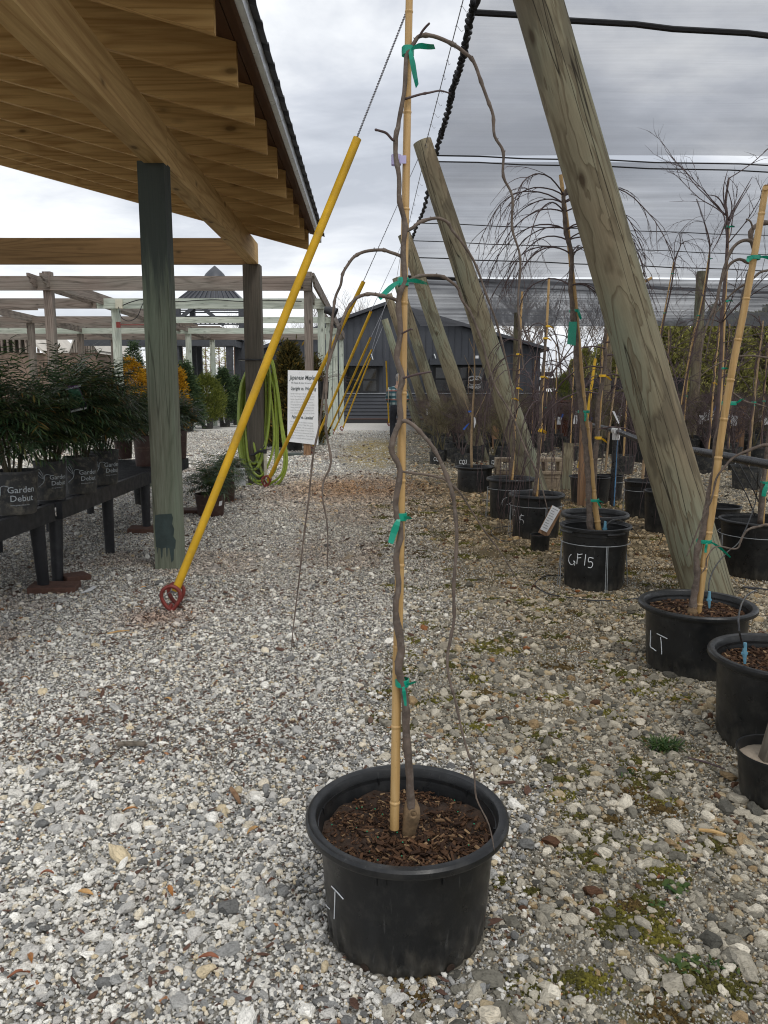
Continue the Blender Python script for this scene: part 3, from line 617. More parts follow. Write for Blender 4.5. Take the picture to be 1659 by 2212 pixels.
# ------------------------------------------------------------------ THE FOREGROUND TREE
def main_tree():
    rnd = random.Random(3); c = _mc; R, h = MAINR, MAINH; Yt = c.y
    T = thing('potted_tree', c, 'tall bare weeping tree tied to bamboo cane in the nearest black pot, at centre', 'potted tree')
    pot = pot_mb(c, R, h, 132).build('pot', M['plastic'], T, angle=35)
    for a0 in (-1.92, -1.22, -0.2, 0.7, 1.9, 2.9, -2.75):
        hm = MB()
        for k in range(6):
            a1, a2 = a0+k*0.018, a0+(k+1)*0.018
            def q(a, z, o_): rr = R*(0.862)+o_; return c + Vector((rr*math.cos(a), rr*math.sin(a), z*h))
            hm.quad(q(a1, 0.80, 0.0015), q(a2, 0.80, 0.0015), q(a2, 0.925, 0.005), q(a1, 0.925, 0.005))
        hm.box(c + Vector((R*0.866*math.cos(a0), R*0.868*math.sin(a0), 0.865*h)), (0.008, 0.004, 0.125*h), Matrix.Rotation(a0, 3, 'Z')); hm.build('rim_lug', M['plastic'], T)
    for p in (Z('D', 545, 1460), Z('D', 1055, 1462)):
        P = on_pot(p[0], p[1], c, R, h, off=-0.002); n_ = Vector((P.x-c.x, P.y-c.y, 0)).normalized(); s_ = n_.cross(Vector((0, 0, 1)))
        vs = [P + s_*0.0125*math.cos(k*math.pi/8)*(0.9) + Vector((0, 0, 0.0105*math.sin(k*math.pi/8))) + n_*0.0032 for k in range(16)]
        hl = MB(); hl.add(vs, [tuple(range(16))]); hl.build('drain_hole', M['soil'], T)
    writing([ZZ('D', (275, 848), (282, 960), (295, 1050), (310, 1088), (330, 1110))], c, R, h, 0.0011, parent=T)
    writing([ZZ('D', (340, 972), (375, 1008), (412, 1050)), ZZ('D', (362, 1005), (360, 1080), (357, 1168))], c, R, h, 0.0014, parent=T)
    zs = 0.80*h
    soil_mb(c, R, zs, 0.840, 64, 0.016).build('soil', M['soil'], T)
    ch = chips_mb(c, R, zs-0.002, 3600, rnd, (0.003, 0.013), 0.815)
    for _ in range(520):       # coarser chips towards the front
        a = rnd.gauss(-1.2, 0.8); r = R*0.80*math.sqrt(rnd.uniform(0.05, 1)); l = rnd.uniform(0.009, 0.028)
        E = Matrix.Rotation(rnd.uniform(0, 6.28), 3, 'Z') @ Matrix.Rotation(rnd.gauss(0, 0.3), 3, 'X') @ Matrix.Rotation(rnd.gauss(0, 0.25), 3, 'Y')
        ch.box(c + Vector((r*math.cos(a), r*math.sin(a), zs+rnd.uniform(0.004, 0.015))), (l, l*rnd.uniform(0.12, 0.4), l*rnd.uniform(0.06, 0.15)), E)
    tag(ch.build('mulch', M['chip'], T, smooth=False), kind='stuff')
    pl = MB()
    for _ in range(26):
        a = rnd.uniform(0, 6.28); r = R*0.8*math.sqrt(rnd.random()); pl.lathe([(0, -0.0018), (0.0016, -0.001), (0.0018, 0), (0.0016, 0.001), (0, 0.0018)], c + Vector((r*math.cos(a), r*math.sin(a), zs+0.014)), 8)
    tag(pl.build('fertiliser_pellets', M['pellet'], T), kind='stuff')
    # cane
    bp = [(852, 1790), (855, 1620), (857, 1476), (862, 1286), (867, 1000), (870, 800), (873, 586), (879, 293), (881, 150), (884, 0), (886, -120)]
    bamboo_mb(pxpts(bp, Yt-0.012), [0.0112, 0.0112, 0.0108, 0.0105, 0.0098, 0.0092, 0.0086, 0.0080, 0.0077, 0.0075, 0.0072], 10).build('bamboo_cane', M['bamboo'], T)
    # trunk
    tp = [(885, 1818), (889, 1770), (886, 1700), (881, 1640), (877, 1560), (875, 1510), (866, 1462), (861, 1440), (865, 1381), (854, 1318), (861, 1254), (855, 1203), (866, 1143), (858, 1114), (855, 1086),
          (864, 1016), (854, 992), (845, 965), (853, 935), (864, 912), (863, 880), (861, 850), (869, 812), (856, 774), (864, 722), (860, 648), (873, 609), (869, 551), (875, 492), (863, 440), (861, 387), (855, 346), (855, 302), (862, 264), (872, 205), (877, 132), (883, 111)]
    tr = [.0105,.0115,.0105,.0105,.0103,.0105,.0100,.0104,.0100,.0104,.0098,.0102,.0098,.0098,.0103,.0096,.0098,.0104,.0097,.0102,.0094,.0094,.0096,.0096,.0090,.0092,.0096,.0086,.0088,.0078,.0078,.0080,.0078,.0070,.0068,.0066,.0064]
    P = pxpts(tp, Yt-0.018); 
    for i, p in enumerate(P): p.y += -0.012 if i > 6 else 0.02*(1-i/6) - 0.012
    P = spline(P, 3); P = [p + Vector((rnd.gauss(0, .0007), rnd.gauss(0, .0007), 0)) for p in P]; RR = knobby(P, [r*rnd.uniform(0.95, 1.06) for r in lerpr(tr, len(P))], rnd, 0.16, 0.06)
    m = MB(); m.tube(P, [r*(0.63 if i > 26 else 0.84) for i, r in enumerate(RR)], 16); m.build('trunk', M['bark'], T, angle=180)
    gk = MB()
    gpz = [at(885, 1822, Yt), at(883, 1800, Yt-0.004), at(886, 1780, Yt-0.006), at(889, 1762, Yt-0.008), at(889, 1745, Yt-0.006), at(887, 1728, Yt-0.002)]
    gk.tube(spline(gpz, 5), [0.017, 0.0165, 0.0185, 0.0215, 0.0195, 0.0125], 18)
    for i in range(8):
        a = 2*math.pi*i/8; 
    gk.build('root_flare', M['graft'], T, angle=180)
    kn = MB(); K = at(893, 1757, Yt-0.034)
    kn.tube([K + Vector((0.0095*math.cos(a), -0.003, 0.0095*math.sin(a))) for a in [2*math.pi*k/14 for k in range(14)]], 0.0032, 8, closed=True); kn.build('graft_scar', M['graft'], T)
    # branches: list of (points, r0, r1, depth offset at the tip)
    BR = [
     ([(883,111),(895,92),(907,78),(936,78),(977,95),(1004,114),(1023,133),(1039,176),(1053,215),(1065,249),(1068,293),(1087,328),(1087,381),(1107,425),(1106,492),(1124,559),(1119,648),(1124,720),(1128,770),(1131,800)], .0066, .0012, .06),
     ([(905,80),(912,68),(920,58),(928,50)], .0030, .0024, -.02),
     ([(874,214),(907,204),(928,200),(951,196),(973,202)], .0032, .0014, .03),
     ([(855,302),(848,302),(835,288),(822,283),(810,280)], .0034, .0024, -.03),
     ([(875,500),(892,492),(907,480),(942,471),(966,480),(977,498),(998,524),(1018,554),(1033,586),(1053,644),(1073,698),(1095,785),(1107,850),(1115,905)], .0058, .0011, .10),
     ([(873,609),(883,606),(907,596),(951,596),(975,609),(990,624),(998,648),(1017,677),(1040,735),(1053,783),(1071,838),(1106,897),(1135,970),(1163,1026),(1183,1102)], .0055, .0011, .05),
     ([(869,555),(858,550),(843,545),(825,540),(790,543),(766,554),(752,571),(740,592),(736,615),(724,644),(718,690),(712,760),(706,800),(697,861),(690,918),(676,987),(667,1076),(655,1170),(645,1260),(632,1370),(630,1405)], .0056, .0010, -.05),
     ([(860,650),(848,645),(834,641),(801,635),(775,641),(760,654),(746,677),(725,736),(708,790),(706,816),(704,861),(706,896),(704,930),(715,998),(699,1040),(697,1076),(705,1120),(708,1160),(707,1230)], .0060, .0011, -.10),
     ([(866,912),(875,909),(892,918),(911,937),(934,965),(953,1000),(975,1057),(983,1105),(987,1159),(984,1207),(980,1264),(981,1334),(975,1371),(967,1413),(967,1444),(973,1476),(983,1512),(995,1566),(1009,1620),(1024,1666),(1029,1724),(1056,1781),(1068,1838)], .0072, .0012, -.14),
     ([(864,1018),(872,1019),(892,1022),(924,1026),(946,1031),(962,1037),(991,1061),(1010,1089),(1026,1115),(1051,1153),(1080,1191),(1110,1240),(1142,1293)], .0046, .0010, .12),
     ([(864,722),(873,718),(887,711),(890,712)], .0026, .0018, -.03),
     ([(868,818),(878,815),(904,808),(932,803)], .0032, .0020, -.05),
     ([(845,965),(838,966)], .0050, .0040, 0), ([(855,1086),(849,1088)], .0048, .0035, 0), ([(854,1203),(848,1205)], .0045, .0035, 0), ([(855,1318),(849,1320)], .0048, .0035, 0), ([(861,1440),(853,1428)], .0032, .0022, 0)]
    for pts, r0, r1, dy in BR:
        P = []; n_ = len(pts)
        for i, (x, y) in enumerate(pts): P.append(at(x, y, Yt-0.028 + dy*(i/max(1, n_-1))))
        P = spline(P, 4); rk = 0.66 if n_ > 6 else 0.8; RR = [r0*rk*(1-i/(len(P)-1))**0.7*1.0 + r1*0.8*(i/(len(P)-1)) for i in range(len(P))]; RR = [max(r, r1*0.8) for r in RR]
        m = MB(); m.tube(P, knobby(P, RR, rnd, 0.35, 0.055), 9)
        if n_ > 6:
            for k in range(5, len(P)-1, 3):      # buds
                d = Vector((rnd.uniform(-1, 1), rnd.uniform(-1, 1), rnd.uniform(0.2, 1))).normalized(); m.tube([P[k], P[k]+d*(RR[k]+0.0028)], [RR[k]*0.7, 0.0006], 5)
        m.build('branch', M['bark'] if r0 > 0.004 else M['barktwig'], T, angle=180)
    for (px_, py_, r, st) in ((881, 111, .0115, [(1, .28, .050, .013), (.28, -1, .064, .013)]), (871, 609, .0115, [(1, .12, .045, .012), (-1, -.55, .052, .012)]),
                              (866, 1116, .0125, [(-.45, -1, .05, .017), (1, .1, .020, .012)]), (869, 1474, .0150, [(1, .55, .036, .010), (.15, -1, .040, .011)])):
        tie_mb(at(px_, py_, Yt-0.022), r, st, rnd).build('tie_tape', M['greentape'], T)
    m = MB(); P = at(859, 344, Yt-0.024); m.lathe([(0.0095, -0.010), (0.0105, -0.010), (0.0105, 0.010), (0.0095, 0.010)], P + Vector((-0.003, 0.006, 0)), 16)
    m.box(P + Vector((0.011, -0.002, -0.001)), (0.014, 0.001, 0.016)); m.build('plant_tag', M['lilac'], T)
main_tree()
stones()
def moss():
    rnd = np.random.RandomState(9); Ps, Ss, Ts = [], [], []
    cen = [gp(*Z('R', *q)) for q in ((600, 920), (565, 1060), (700, 1270), (320, 1480), (680, 1360), (550, 1260), (430, 760), (860, 1680), (1090, 1760), (550, 1960), (130, 1430), (50, 1780), (1200, 1960), (990, 1440), (880, 1560), (1000, 1600))]
    cen = [(p.x, p.y, rnd.uniform(.012, .04)) for p in cen]
    for _ in range(250):
        y = rnd.uniform(1.4, 9.5); cen.append((rnd.uniform(-0.05, 0.35*y+0.3), y, rnd.uniform(.008, .04)*(1+y*.16)))
    for x, y, r in cen:
        if math.hypot(x-MAINC[0], y-MAINC[1]) < MAINR*.9: continue
        n = int(60+r*5000*(1 if y < 4 else .5)); a = rnd.uniform(0, 6.28, n); q = r*np.abs(rnd.normal(0, .75, n)); b = rnd.uniform(.0012, .0036, n)*(1+y*.1)
        Ps.append(np.stack([x+q*np.cos(a)*1.4, y+q*np.sin(a), b*.5+.001], 1)); Ss.append(np.stack([b*1.4, b*1.4, b], 1)); c = np.array([.085, .078, .016]) if rnd.rand() < .6 else (np.array([.14, .125, .02]) if rnd.rand() < .6 else np.array([.10, .065, .02])); Ts.append(c*rnd.uniform(.5, 1.5, (n, 1)))
    P = np.concatenate(Ps); o = scatter('moss', P, np.concatenate(Ss), rnd.uniform(0, 6.28, (len(P), 3)), np.concatenate(Ts), rnd.randint(0, 7, len(P)), bpy.data.node_groups['stone_scatter'], 'patches of olive and brown moss between the stones'); o['category'] = 'moss'
moss()
# ================================================================== LEFT SHED
def open_shed():
    near = gp(362, 1240); Yn = 5.75; Yf = 11.05
    a = at(362, 360, Yn); b_ = at(558, 571, Yf)       # lower outer edge of the beam (points on it)
    dv = (b_ - a).normalized(); T = thing('open_shed', (b_.x, b_.y, 0), 'open timber shed with new pine rafters and metal roof on the left', 'shed')
    A = lambda Y: a + dv*((Y - a.y)/dv.y)
    bw = 0.14; bh = 0.27
    yj = a.y + 0.02
    for y0, y1, nm in ((1.0, yj-0.004, 'beam'), (yj, Yf, 'beam')):
        p, q = A(y0), A(y1); m = MB(); off = Vector((-bw/2, 0, bh/2)); m.beam(p+off, q+off, bw, bh); m.build(nm, M['pine_y'], T, smooth=False)
    # rafters
    e0 = at(465, 75, 4.23); e1 = at(667, 540, 10.2); n = 10
    ys = [4.23, 4.90, 5.56, 6.22, 6.88, 7.55, 8.21, 8.87, 9.54, 10.2]
    ys = [4.23-0.664*2, 4.23-0.664] + ys
    slope = 0.265
    for Y in ys:
        E = e0.lerp(e1, (Y-4.23)/(10.2-4.23)); m = MB(); h = 0.235; w = 0.045
        x1, z1 = E.x, E.z; x0 = x1-4.6; z0 = z1 + slope*4.6
        vs = [(x1, Y-w/2, z1), (x1, Y-w/2, z1+h), (x0, Y-w/2, z0+h), (x0, Y-w/2, z0), (x1, Y+w/2, z1), (x1, Y+w/2, z1+h), (x0, Y+w/2, z0+h), (x0, Y+w/2, z0)]
        m.add(vs, [(0, 3, 2, 1), (4, 5, 6, 7), (0, 1, 5, 4), (1, 2, 6, 5), (2, 3, 7, 6), (3, 0, 4, 7)]); m.build('rafter', M['pine_x'], T, smooth=False)
    # deck boards over the rafters, metal sheet, drip edge
    def roofp(Y, dx, dz):
        E = e0.lerp(e1, (Y-4.23)/(10.2-4.23)); return Vector((E.x+dx, Y, E.z + 0.235 - slope*dx + dz))
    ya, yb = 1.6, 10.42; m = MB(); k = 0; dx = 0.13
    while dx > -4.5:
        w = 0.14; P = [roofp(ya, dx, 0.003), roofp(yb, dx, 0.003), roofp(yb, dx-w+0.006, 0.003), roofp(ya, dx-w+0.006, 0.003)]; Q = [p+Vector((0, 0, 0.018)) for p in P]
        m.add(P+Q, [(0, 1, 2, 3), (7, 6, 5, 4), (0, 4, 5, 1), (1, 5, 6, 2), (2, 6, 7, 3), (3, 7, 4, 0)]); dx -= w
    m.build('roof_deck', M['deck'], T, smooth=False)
    m = MB(); ny = 260; prev = None
    for i in range(ny+1):
        Y = ya + (yb+0.03-ya)*i/ny; ph = (i % 8); hgt = 0.019 if ph in (0, 1) else 0.0
        r0 = roofp(min(Y, yb+0.03), 0.19, 0.026+hgt); r1 = roofp(Y, -4.6, 0.026+hgt)
        r0b = r0 + Vector((0, 0, -0.006)); r1b = r1+Vector((0, 0, -0.006)); cur = (r0, r1, r0b, r1b)
        if prev:
            m.quad(prev[0], cur[0], cur[1], prev[1]); m.quad(prev[2], prev[3], cur[3], cur[2]); m.quad(prev[0], prev[2], cur[2], cur[0])
        prev = cur
    m.build('roof_sheet', M['roofdark'], T, smooth=False)
    m = MB(); P0, P1 = roofp(ya, 0.145, 0.0), roofp(yb+0.02, 0.145, 0.0)
    m.beam(P0+Vector((0, 0, -0.02)), P1+Vector((0, 0, -0.02)), 0.006, 0.085); m.beam(P0+Vector((-0.022, 0, -0.065)), P1+Vector((-0.022, 0, -0.065)), 0.038, 0.004)
    m.build('drip_edge', M['flash'], T, smooth=False)
    m = MB(); P0, P1 = roofp(ya, 0.10, -0.05), roofp(yb, 0.10, -0.05); m.beam(P0, P1, 0.02, 0.08); m.build('fascia', M['deck'], T, smooth=False)
    # near post (two boards deep at the top), far post
    m = MB(); px0 = at(300, 332, Yn); w = 0.19
    xr = at(397, 1228, Yn).x; xr2 = a.x
    xr = (xr+xr2)/2; zt = a.z
    def post(xr, y, z, w, dpt, mat, lean=0):
        m = MB(); vs = []; nz = 14
        for i in range(nz+1):
            zz = z*i/nz; j = 0.0015*mnoise.noise(Vector((zz*3, y, 2)))
            for sx, sy in ((-1, 0), (0, 0), (0, 1), (-1, 1)): vs.append((xr + sx*w + j, y + sy*dpt, zz))
        fs = [(i*4+k, i*4+(k+1) % 4, i*4+4+(k+1) % 4, i*4+4+k) for i in range(nz) for k in range(4)]; fs += [(3, 2, 1, 0), (nz*4, nz*4+1, nz*4+2, nz*4+3)]
        m.add(vs, fs); return m
    wn = abs(at(300, 600, Yn).x - at(356, 600, Yn).x)*1.0
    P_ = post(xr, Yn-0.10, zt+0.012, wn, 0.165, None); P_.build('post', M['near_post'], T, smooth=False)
    # dark paint patch on the near post, a shape of its own
    pt = MB(); rnd = random.Random(4); base = ZZ('3', (0, 0)) if False else None
    cxs = Z(3, 1325, 1440)
    tc = [at(*Z(3, x_, y_), Yn-0.1035) for x_, y_ in ((1247,1330),(1280,1322),(1330,1320),(1380,1316),(1392,1350),(1385,1400),(1402,1440),(1395,1500),(1415,1530),(1410,1600),(1330,1590),(1300,1598),(1256,1585),(1250,1500),(1244,1420))]
    pt.add(tc, [tuple(range(len(tc)))]); 
    for (x0, x1, y0, y1) in ((1290,1310,1590,1660),(1335,1350,1590,1650),(1362,1400,1590,1690),(1262,1272,1590,1620)):
        q = [at(*Z(3, x_, y_), Yn-0.1036) for x_, y_ in ((x0,y0),(x1,y0),(x1-3,y1),((x0+x1)/2-2,y1+20))]; pt.add(q, [(0,1,2,3)])
    pt.build('paint_patch', plain('dark_green_paint', (0.035, 0.055, 0.052), 0.55, var=0.3, scale=12), T, smooth=False)
    # upper part stained dark
    zt2 = zt+0.0
    sp = [at(*Z(1, x_, y_), Yn-0.1035) for x_, y_ in ((708,826),(822,826),(856,862),(858,905))]
    m = MB(); m.box2((xr-wn+0.03, Yn+0.066, zt-0.02), (xr-0.05, Yn+0.10, zt+0.30)); m.box2((xr-wn, Yn+0.068, 2.1), (xr-wn+0.03, Yn+0.11, zt+0.28)); m.build('post_backing', M['post_green'], T, smooth=False)
    wf = 0.235
    post(b_.x+0.02, Yf-0.02, b_.z, wf, 0.2, None).build('post', M['post_brown'], T, smooth=False)
    for Yp, X_ in ((Yf, b_.x-4.2), (Yn, xr-4.4)): post(X_, Yp, 3.4 if Yp < 7 else 3.3, 0.2, 0.18, None).build('post', M['post_brown'], T, smooth=False)
    # cross tie at the far posts
    t0 = at(0, 543, Yf+0.09); t1 = at(548, 545, Yf+0.09); hh = (at(300, 514, Yf).z - at(300, 571, Yf).z)
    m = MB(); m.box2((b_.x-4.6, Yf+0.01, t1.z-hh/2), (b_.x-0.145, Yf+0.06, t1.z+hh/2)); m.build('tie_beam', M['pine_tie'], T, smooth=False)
open_shed()

# ================================================================== GUY CABLES WITH YELLOW GUARDS + ANCHORS
def helix_on(m, A, B, r, rw, turns, n):
    ax = (B-A).normalized(); u = ax.orthogonal().normalized(); w = ax.cross(u); P = []
    for i in range(n+1):
        t_ = i/n; a = 2*math.pi*turns*t_; P.append(A.lerp(B, t_) + (u*math.cos(a)+w*math.sin(a))*r)
    m.tube(P, rw, 4, cap=False)
POLE_TOPS = {}
def guy(base_px, bot_px, top_px, Y, end, label, r=0.021, anchor=True, up=None, ring_dir=1):
    g0 = gp(*base_px); g0.z = 0; yb = g0.y
    bot = at(*bot_px, yb+0.02); top = at(*top_px, Y)
    T = thing('guy_cable', (g0.x, g0.y, 0), label, 'guy cable', 'yellow guarded guy cables along the aisle')
    ax = (top-bot).normalized(); m = MB(); nn = 22; L_ = (top-bot).length
    u = ax.orthogonal().normalized(); w = ax.cross(u)
    P = [bot + ax*(L_*i/nn) + u*0.004*math.sin(i*0.35) for i in range(nn+1)]
    m.tube(P, r, 18, cap=False); m.tube([p for p in P], r*0.86, 12, cap=False); 
    rg = MB(); 
    m.build('cable_guard', M['yellow'], T)
    m = MB(); E = end
    m.tube([g0+Vector((0.0, 0, 0.115)), bot, top, E], 0.0045, 6)
    nA = g0+Vector((0, 0, 0.11)); helix_on(m, top, top+(E-top)*0.5, 0.0052, 0.0022, 60 if Y < 6 else 20, 480 if Y < 6 else 120)
    m.tube([nA+Vector((0.0, -0.01, 0.01)), nA + Vector((-0.05, -0.03, -0.03)), g0 + Vector((-0.085, -0.06, 0.035))], 0.0028, 5)
    for q_ in (0.35, 0.62): cpt = nA.lerp(bot, q_); m.box(cpt, (0.028, 0.02, 0.012), None)
    m.build('cable', M['cable'], T)
    if anchor:      # drive-in screw anchor with a twin thimble eye
        m = MB(); s = 1.0
        def eye(c, tilt, rr, off):
            P = []
            for k in range(15):
                a = -math.pi/2 + 2*math.pi*(k/14)*0.985+0.03
                x = math.cos(a)*rr*0.92; z = math.sin(a)*rr*(1.5 if math.sin(a) < 0 else 0.95)
                if math.sin(a) < 0: x *= 1 - 0.45*abs(math.sin(a))**1.5
                P.append(c + Vector((x, x*tilt+off, z)))
            return P
        c = g0 + Vector((0, 0, 0.095)); m.tube(spline(eye(c, 0.15, 0.060, -0.018), 3), 0.012, 10); m.tube(spline(eye(c+Vector((0.014, 0.045, 0.010)), 0.05, 0.050, 0.01), 3), 0.012, 10)
        m.tube([g0+Vector((-0.012, -0.02, -0.03)), g0+Vector((-0.006, -0.015, 0.03)), c+Vector((0.004, -0.012, -0.052))], 0.0125, 10)
        m.build('ground_anchor', M['red'], T)
    return T
# leaning poles  (pixel top, pixel base, depth, radius px at mid)
def pole(top, base, Y, r0, r1, label, seed=0, top3=None):
    Bp = at(*base, Y) if base else None; Bp = Vector((Bp.x, Bp.y, -0.05)); Tp = top3 if top3 is not None else at(*top, Y)
    rnd = random.Random(seed); L_ = (Tp-Bp).length; ax = (Tp-Bp).normalized()
    m = MB(); prof = []; n = 40; nn = 48; vs = []
    for i in range(n+1):
        t_ = i/n; z = L_*t_; r = r0+(r1-r0)*t_
        for k in range(nn):
            a = 2*math.pi*k/nn; rr = r*(1+0.018*mnoise.noise(Vector((math.cos(a)*1.3+seed, math.sin(a)*1.3, z*1.5))) + 0.012*mnoise.noise(Vector((math.cos(a)*4, math.sin(a)*4+seed, z*5))))
            vs.append((rr*math.cos(a), rr*math.sin(a), z))
    fs = [(i*nn+k, i*nn+(k+1) % nn, (i+1)*nn+(k+1) % nn, (i+1)*nn+k) for i in range(n) for k in range(nn)] + [tuple(n*nn+k for k in range(nn))]
    m.add(vs, fs); me = bpy.data.meshes.new('leaning_pole'); me.from_pydata(m.v, [], m.f); me.materials.append(M['pole'])
    me.polygons.foreach_set('use_smooth', [True]*len(me.polygons)); me.set_sharp_from_angle(angle=math.radians(40))
    o = bpy.data.objects.new('leaning_pole', me); sc.collection.objects.link(o); o.location = Bp
    o.rotation_mode = 'QUATERNION'; o.rotation_quaternion = ax.to_track_quat('Z', 'Y') @ Matrix.Rotation(seed*1.3, 3, 'Z').to_quaternion()
    tag(o, label, 'pole', 'leaning shade cloth poles'); return Tp, o
TZ = 4.38
T1, _o = pole(None, (1536, 1300), 4.86, 0.155, 0.128, 'largest leaning log pole, nearest, rising behind the potted tree marked LT', 1, top3=at(1047, -404, 4.86))
T2, _o = pole((912, 306), (1160, 1070), 10.1, 0.165, 0.115, 'leaning log pole whose base is hidden behind the concrete blocks', 2)
T3, _o = pole((873, 506), (1042, 1004), 15.0, 0.155, 0.12, 'leaning log pole with its foot behind the black pots marked CQ3', 3)
T4, _o = pole((857, 600), (968, 948), 20.5, 0.15, 0.12, 'greenish leaning log pole, fourth from the camera', 4)
T5, _o = pole((838, 636), (937, 934), 24.5, 0.15, 0.125, 'leaning log pole just right of the walking man, fifth from the camera', 5)
T6, _o = pole((831, 690), (905, 923), 29.0, 0.15, 0.12, 'farthest leaning log pole, against the dark building wall', 6)
G6 = M
guy((372, 1318), (379, 1276), (771, 298), 4.75, T1, 'nearest thick yellow guarded guy cable beside the green shed post', 0.0245)
guy((575, 1052), (579, 1038), (785, 608), 10.0, T2+Vector((-0.05, 0, -0.2)), 'yellow guarded guy cable crossing the white maple sign', 0.026)
guy((673, 982), (677, 963), (801, 673), 14.6, T3+Vector((-0.05, 0, -0.2)), 'yellow guarded guy cable anchored just right of the white sign', 0.026)
guy((703, 950), (707, 938), (801, 729), 19.2, T4+Vector((-0.05, 0, -0.2)), 'yellow guarded guy cable anchored beside the second pale pergola post', 0.026)
guy((718, 938), (722, 930), (803, 755), 22.8, T5+Vector((-0.05, 0, -0.2)), 'yellow guarded guy cable left of the one ending at the far pergola corner', 0.026)
guy((738, 931), (741, 924), (800, 774), 24.8, T6+Vector((-0.05, 0, -0.2)), 'rightmost slanting yellow guarded guy cable, by the far pergola corner', 0.026)
guy((840, 920), (840, 914), (834, 780), 29.5, T6+Vector((0.0, 0.3, -0.25)), 'upright yellow guarded guy cable standing before the dark building wall', 0.028)

# ================================================================== SHADE CLOTH
def cloth_mat(name, dens, seed, streak=1.0, tlc=.16):
    m, t, b, o = newmat(name); c = objc(t, False)
    s1 = noisen(t, mapping(t, c, (0.10, 3.2, 1), (seed, 0, 0)), 1.0, 5, 0.62); s2 = noisen(t, mapping(t, c, (0.5, 26, 1), (seed, 4, 0)), 1.0, 3, 0.7)
    s3 = noisen(t, mapping(t, c, (0.30, 0.16, 1), (seed, 9, 0), (0, 0, 0.7)), 1.0, 4, 0.5)
    k = mathn(t, 'ADD', mathn(t, 'MULTIPLY', mathn(t, 'SUBTRACT', s1, 0.5), 0.50*streak), mathn(t, 'ADD', mathn(t, 'MULTIPLY', mathn(t, 'SUBTRACT', s2, 0.5), 0.18*streak), mathn(t, 'MULTIPLY', mathn(t, 'SUBTRACT', s3, 0.5), 0.75)))
    op = mathn(t, 'ADD', dens, k, clamp=True); op = mathn(t, 'MINIMUM', op, 0.97)
    d = N(t, 'ShaderNodeBsdfDiffuse'); d.inputs[0].default_value = (0.03, 0.03, 0.034, 1)
    tl = N(t, 'ShaderNodeBsdfTranslucent'); tl.inputs[0].default_value = (tlc, tlc*1.03, tlc*1.12, 1); a1 = N(t, 'ShaderNodeAddShader'); L(t, d.outputs[0], a1.inputs[0]); L(t, tl.outputs[0], a1.inputs[1])
    tr = N(t, 'ShaderNodeBsdfTransparent'); ms = N(t, 'ShaderNodeMixShader'); L(t, op, ms.inputs[0]); L(t, tr.outputs[0], ms.inputs[1]); L(t, a1.outputs[0], ms.inputs[2]); L(t, ms.outputs[0], o.inputs[0]); return m
def czone(pts): return [p for p in pts]
def rope_pt(x, y, z=TZ): return gp(x, y, z) if y < 840 else None
EDGE1 = [(1027, 0), (1017, 35), (1007, 88), (998, 129), (987, 167), (976, 199), (971, 228), (960, 269), (951, 296), (941, 335)]
EDGE2 = [(936, 350), (926, 400), (917, 448), (904, 480), (892, 510), (888, 520)]
EDGE3 = [(886, 528), (881, 556), (876, 580), (872, 600)]
def panel(edge, y1e, z1, name, mat, label, xmax, ydir0=None, zr=None, sag=0.10, n=26, mseg=30):
    m = MB(); E = edge
    for j in range(len(E)):
        for i in range(mseg+1):
            t_ = i/mseg; x = E[j].x + (xmax-E[j].x)*t_; z = E[j].z - sag*math.sin(math.pi*min(1, j/(len(E)-1)))*(1-math.exp(-4*t_)) + 0.03*mnoise.noise(Vector((x*0.5, E[j].y*0.8, 1)))*min(1, 8*t_)
            yy = E[j].y + (0.35*t_*12 if False else 0); m.v.append((x, yy, z))
    for j in range(len(E)-1):
        for i in range(mseg): a = j*(mseg+1)+i; m.f.append((a, a+1, a+mseg+2, a+mseg+1)); m.m.append(0)
    return m
def edge3(px, n=6): return spline([gp(x, y, TZ) for x, y in px], n)
Ea = edge3(EDGE1); e_first = Ea[0]
# run the first edge on towards and past the camera
d0 = (Ea[0]-Ea[3]).normalized(); Ea = [Vector((0.78, -3.0, TZ)), Vector((0.68, 0.5, TZ)), Vector((0.66, 3.2, TZ))] + Ea
SC = thing('shade_cloth', (6, 14, TZ), 'translucent black knitted shade cloth stretched over the yard at right', 'shade cloth')
ymid = Ea[-1].y
panel(Ea, 0, 0, 'a', None, '', 15, sag=0.03).build('cloth_panel', cloth_mat('knitted_shade_cloth', 0.50, 1.0, 0.45, .11), SC)
Eb = edge3(EDGE2) + edge3(EDGE3)[1:]
panel(Eb, 0, 0, 'b', None, '', 21, sag=0.05).build('cloth_panel', cloth_mat('knitted_shade_cloth_second', 0.56, 4.0, 0.8, .09), SC)
yb_ = Eb[-1].y + 0.05
Ec = [Vector((at(872+ (908-872)*i/12, 604+(703-604)*i/12, yb_+ (31.5-yb_)*i/12).x, yb_+(31.5-yb_)*i/12, at(880, 604+(704-604)*(i/12)**0.62 if i else 604, yb_+(31.5-yb_)*i/12).z)) for i in range(13)]
panel(Ec, 0, 0, 'c', None, '', 26, sag=0.12).build('cloth_panel', cloth_mat('bunched_shade_cloth', 0.88, 7.0, 1.7, .05), SC)
def ropes():
    m = MB(); rnd = random.Random(8)
    for E in (Ea[1:], Eb):
        P = [p + Vector((0.02*math.sin(i*1.9), 0, 0.012*math.cos(i*2.3))) for i, p in enumerate(spline(E, 2))]
        m = MB(); m.tube(P, 0.023, 8); m.build('edge_rope', M['rope'], SC)
    return
ropes()
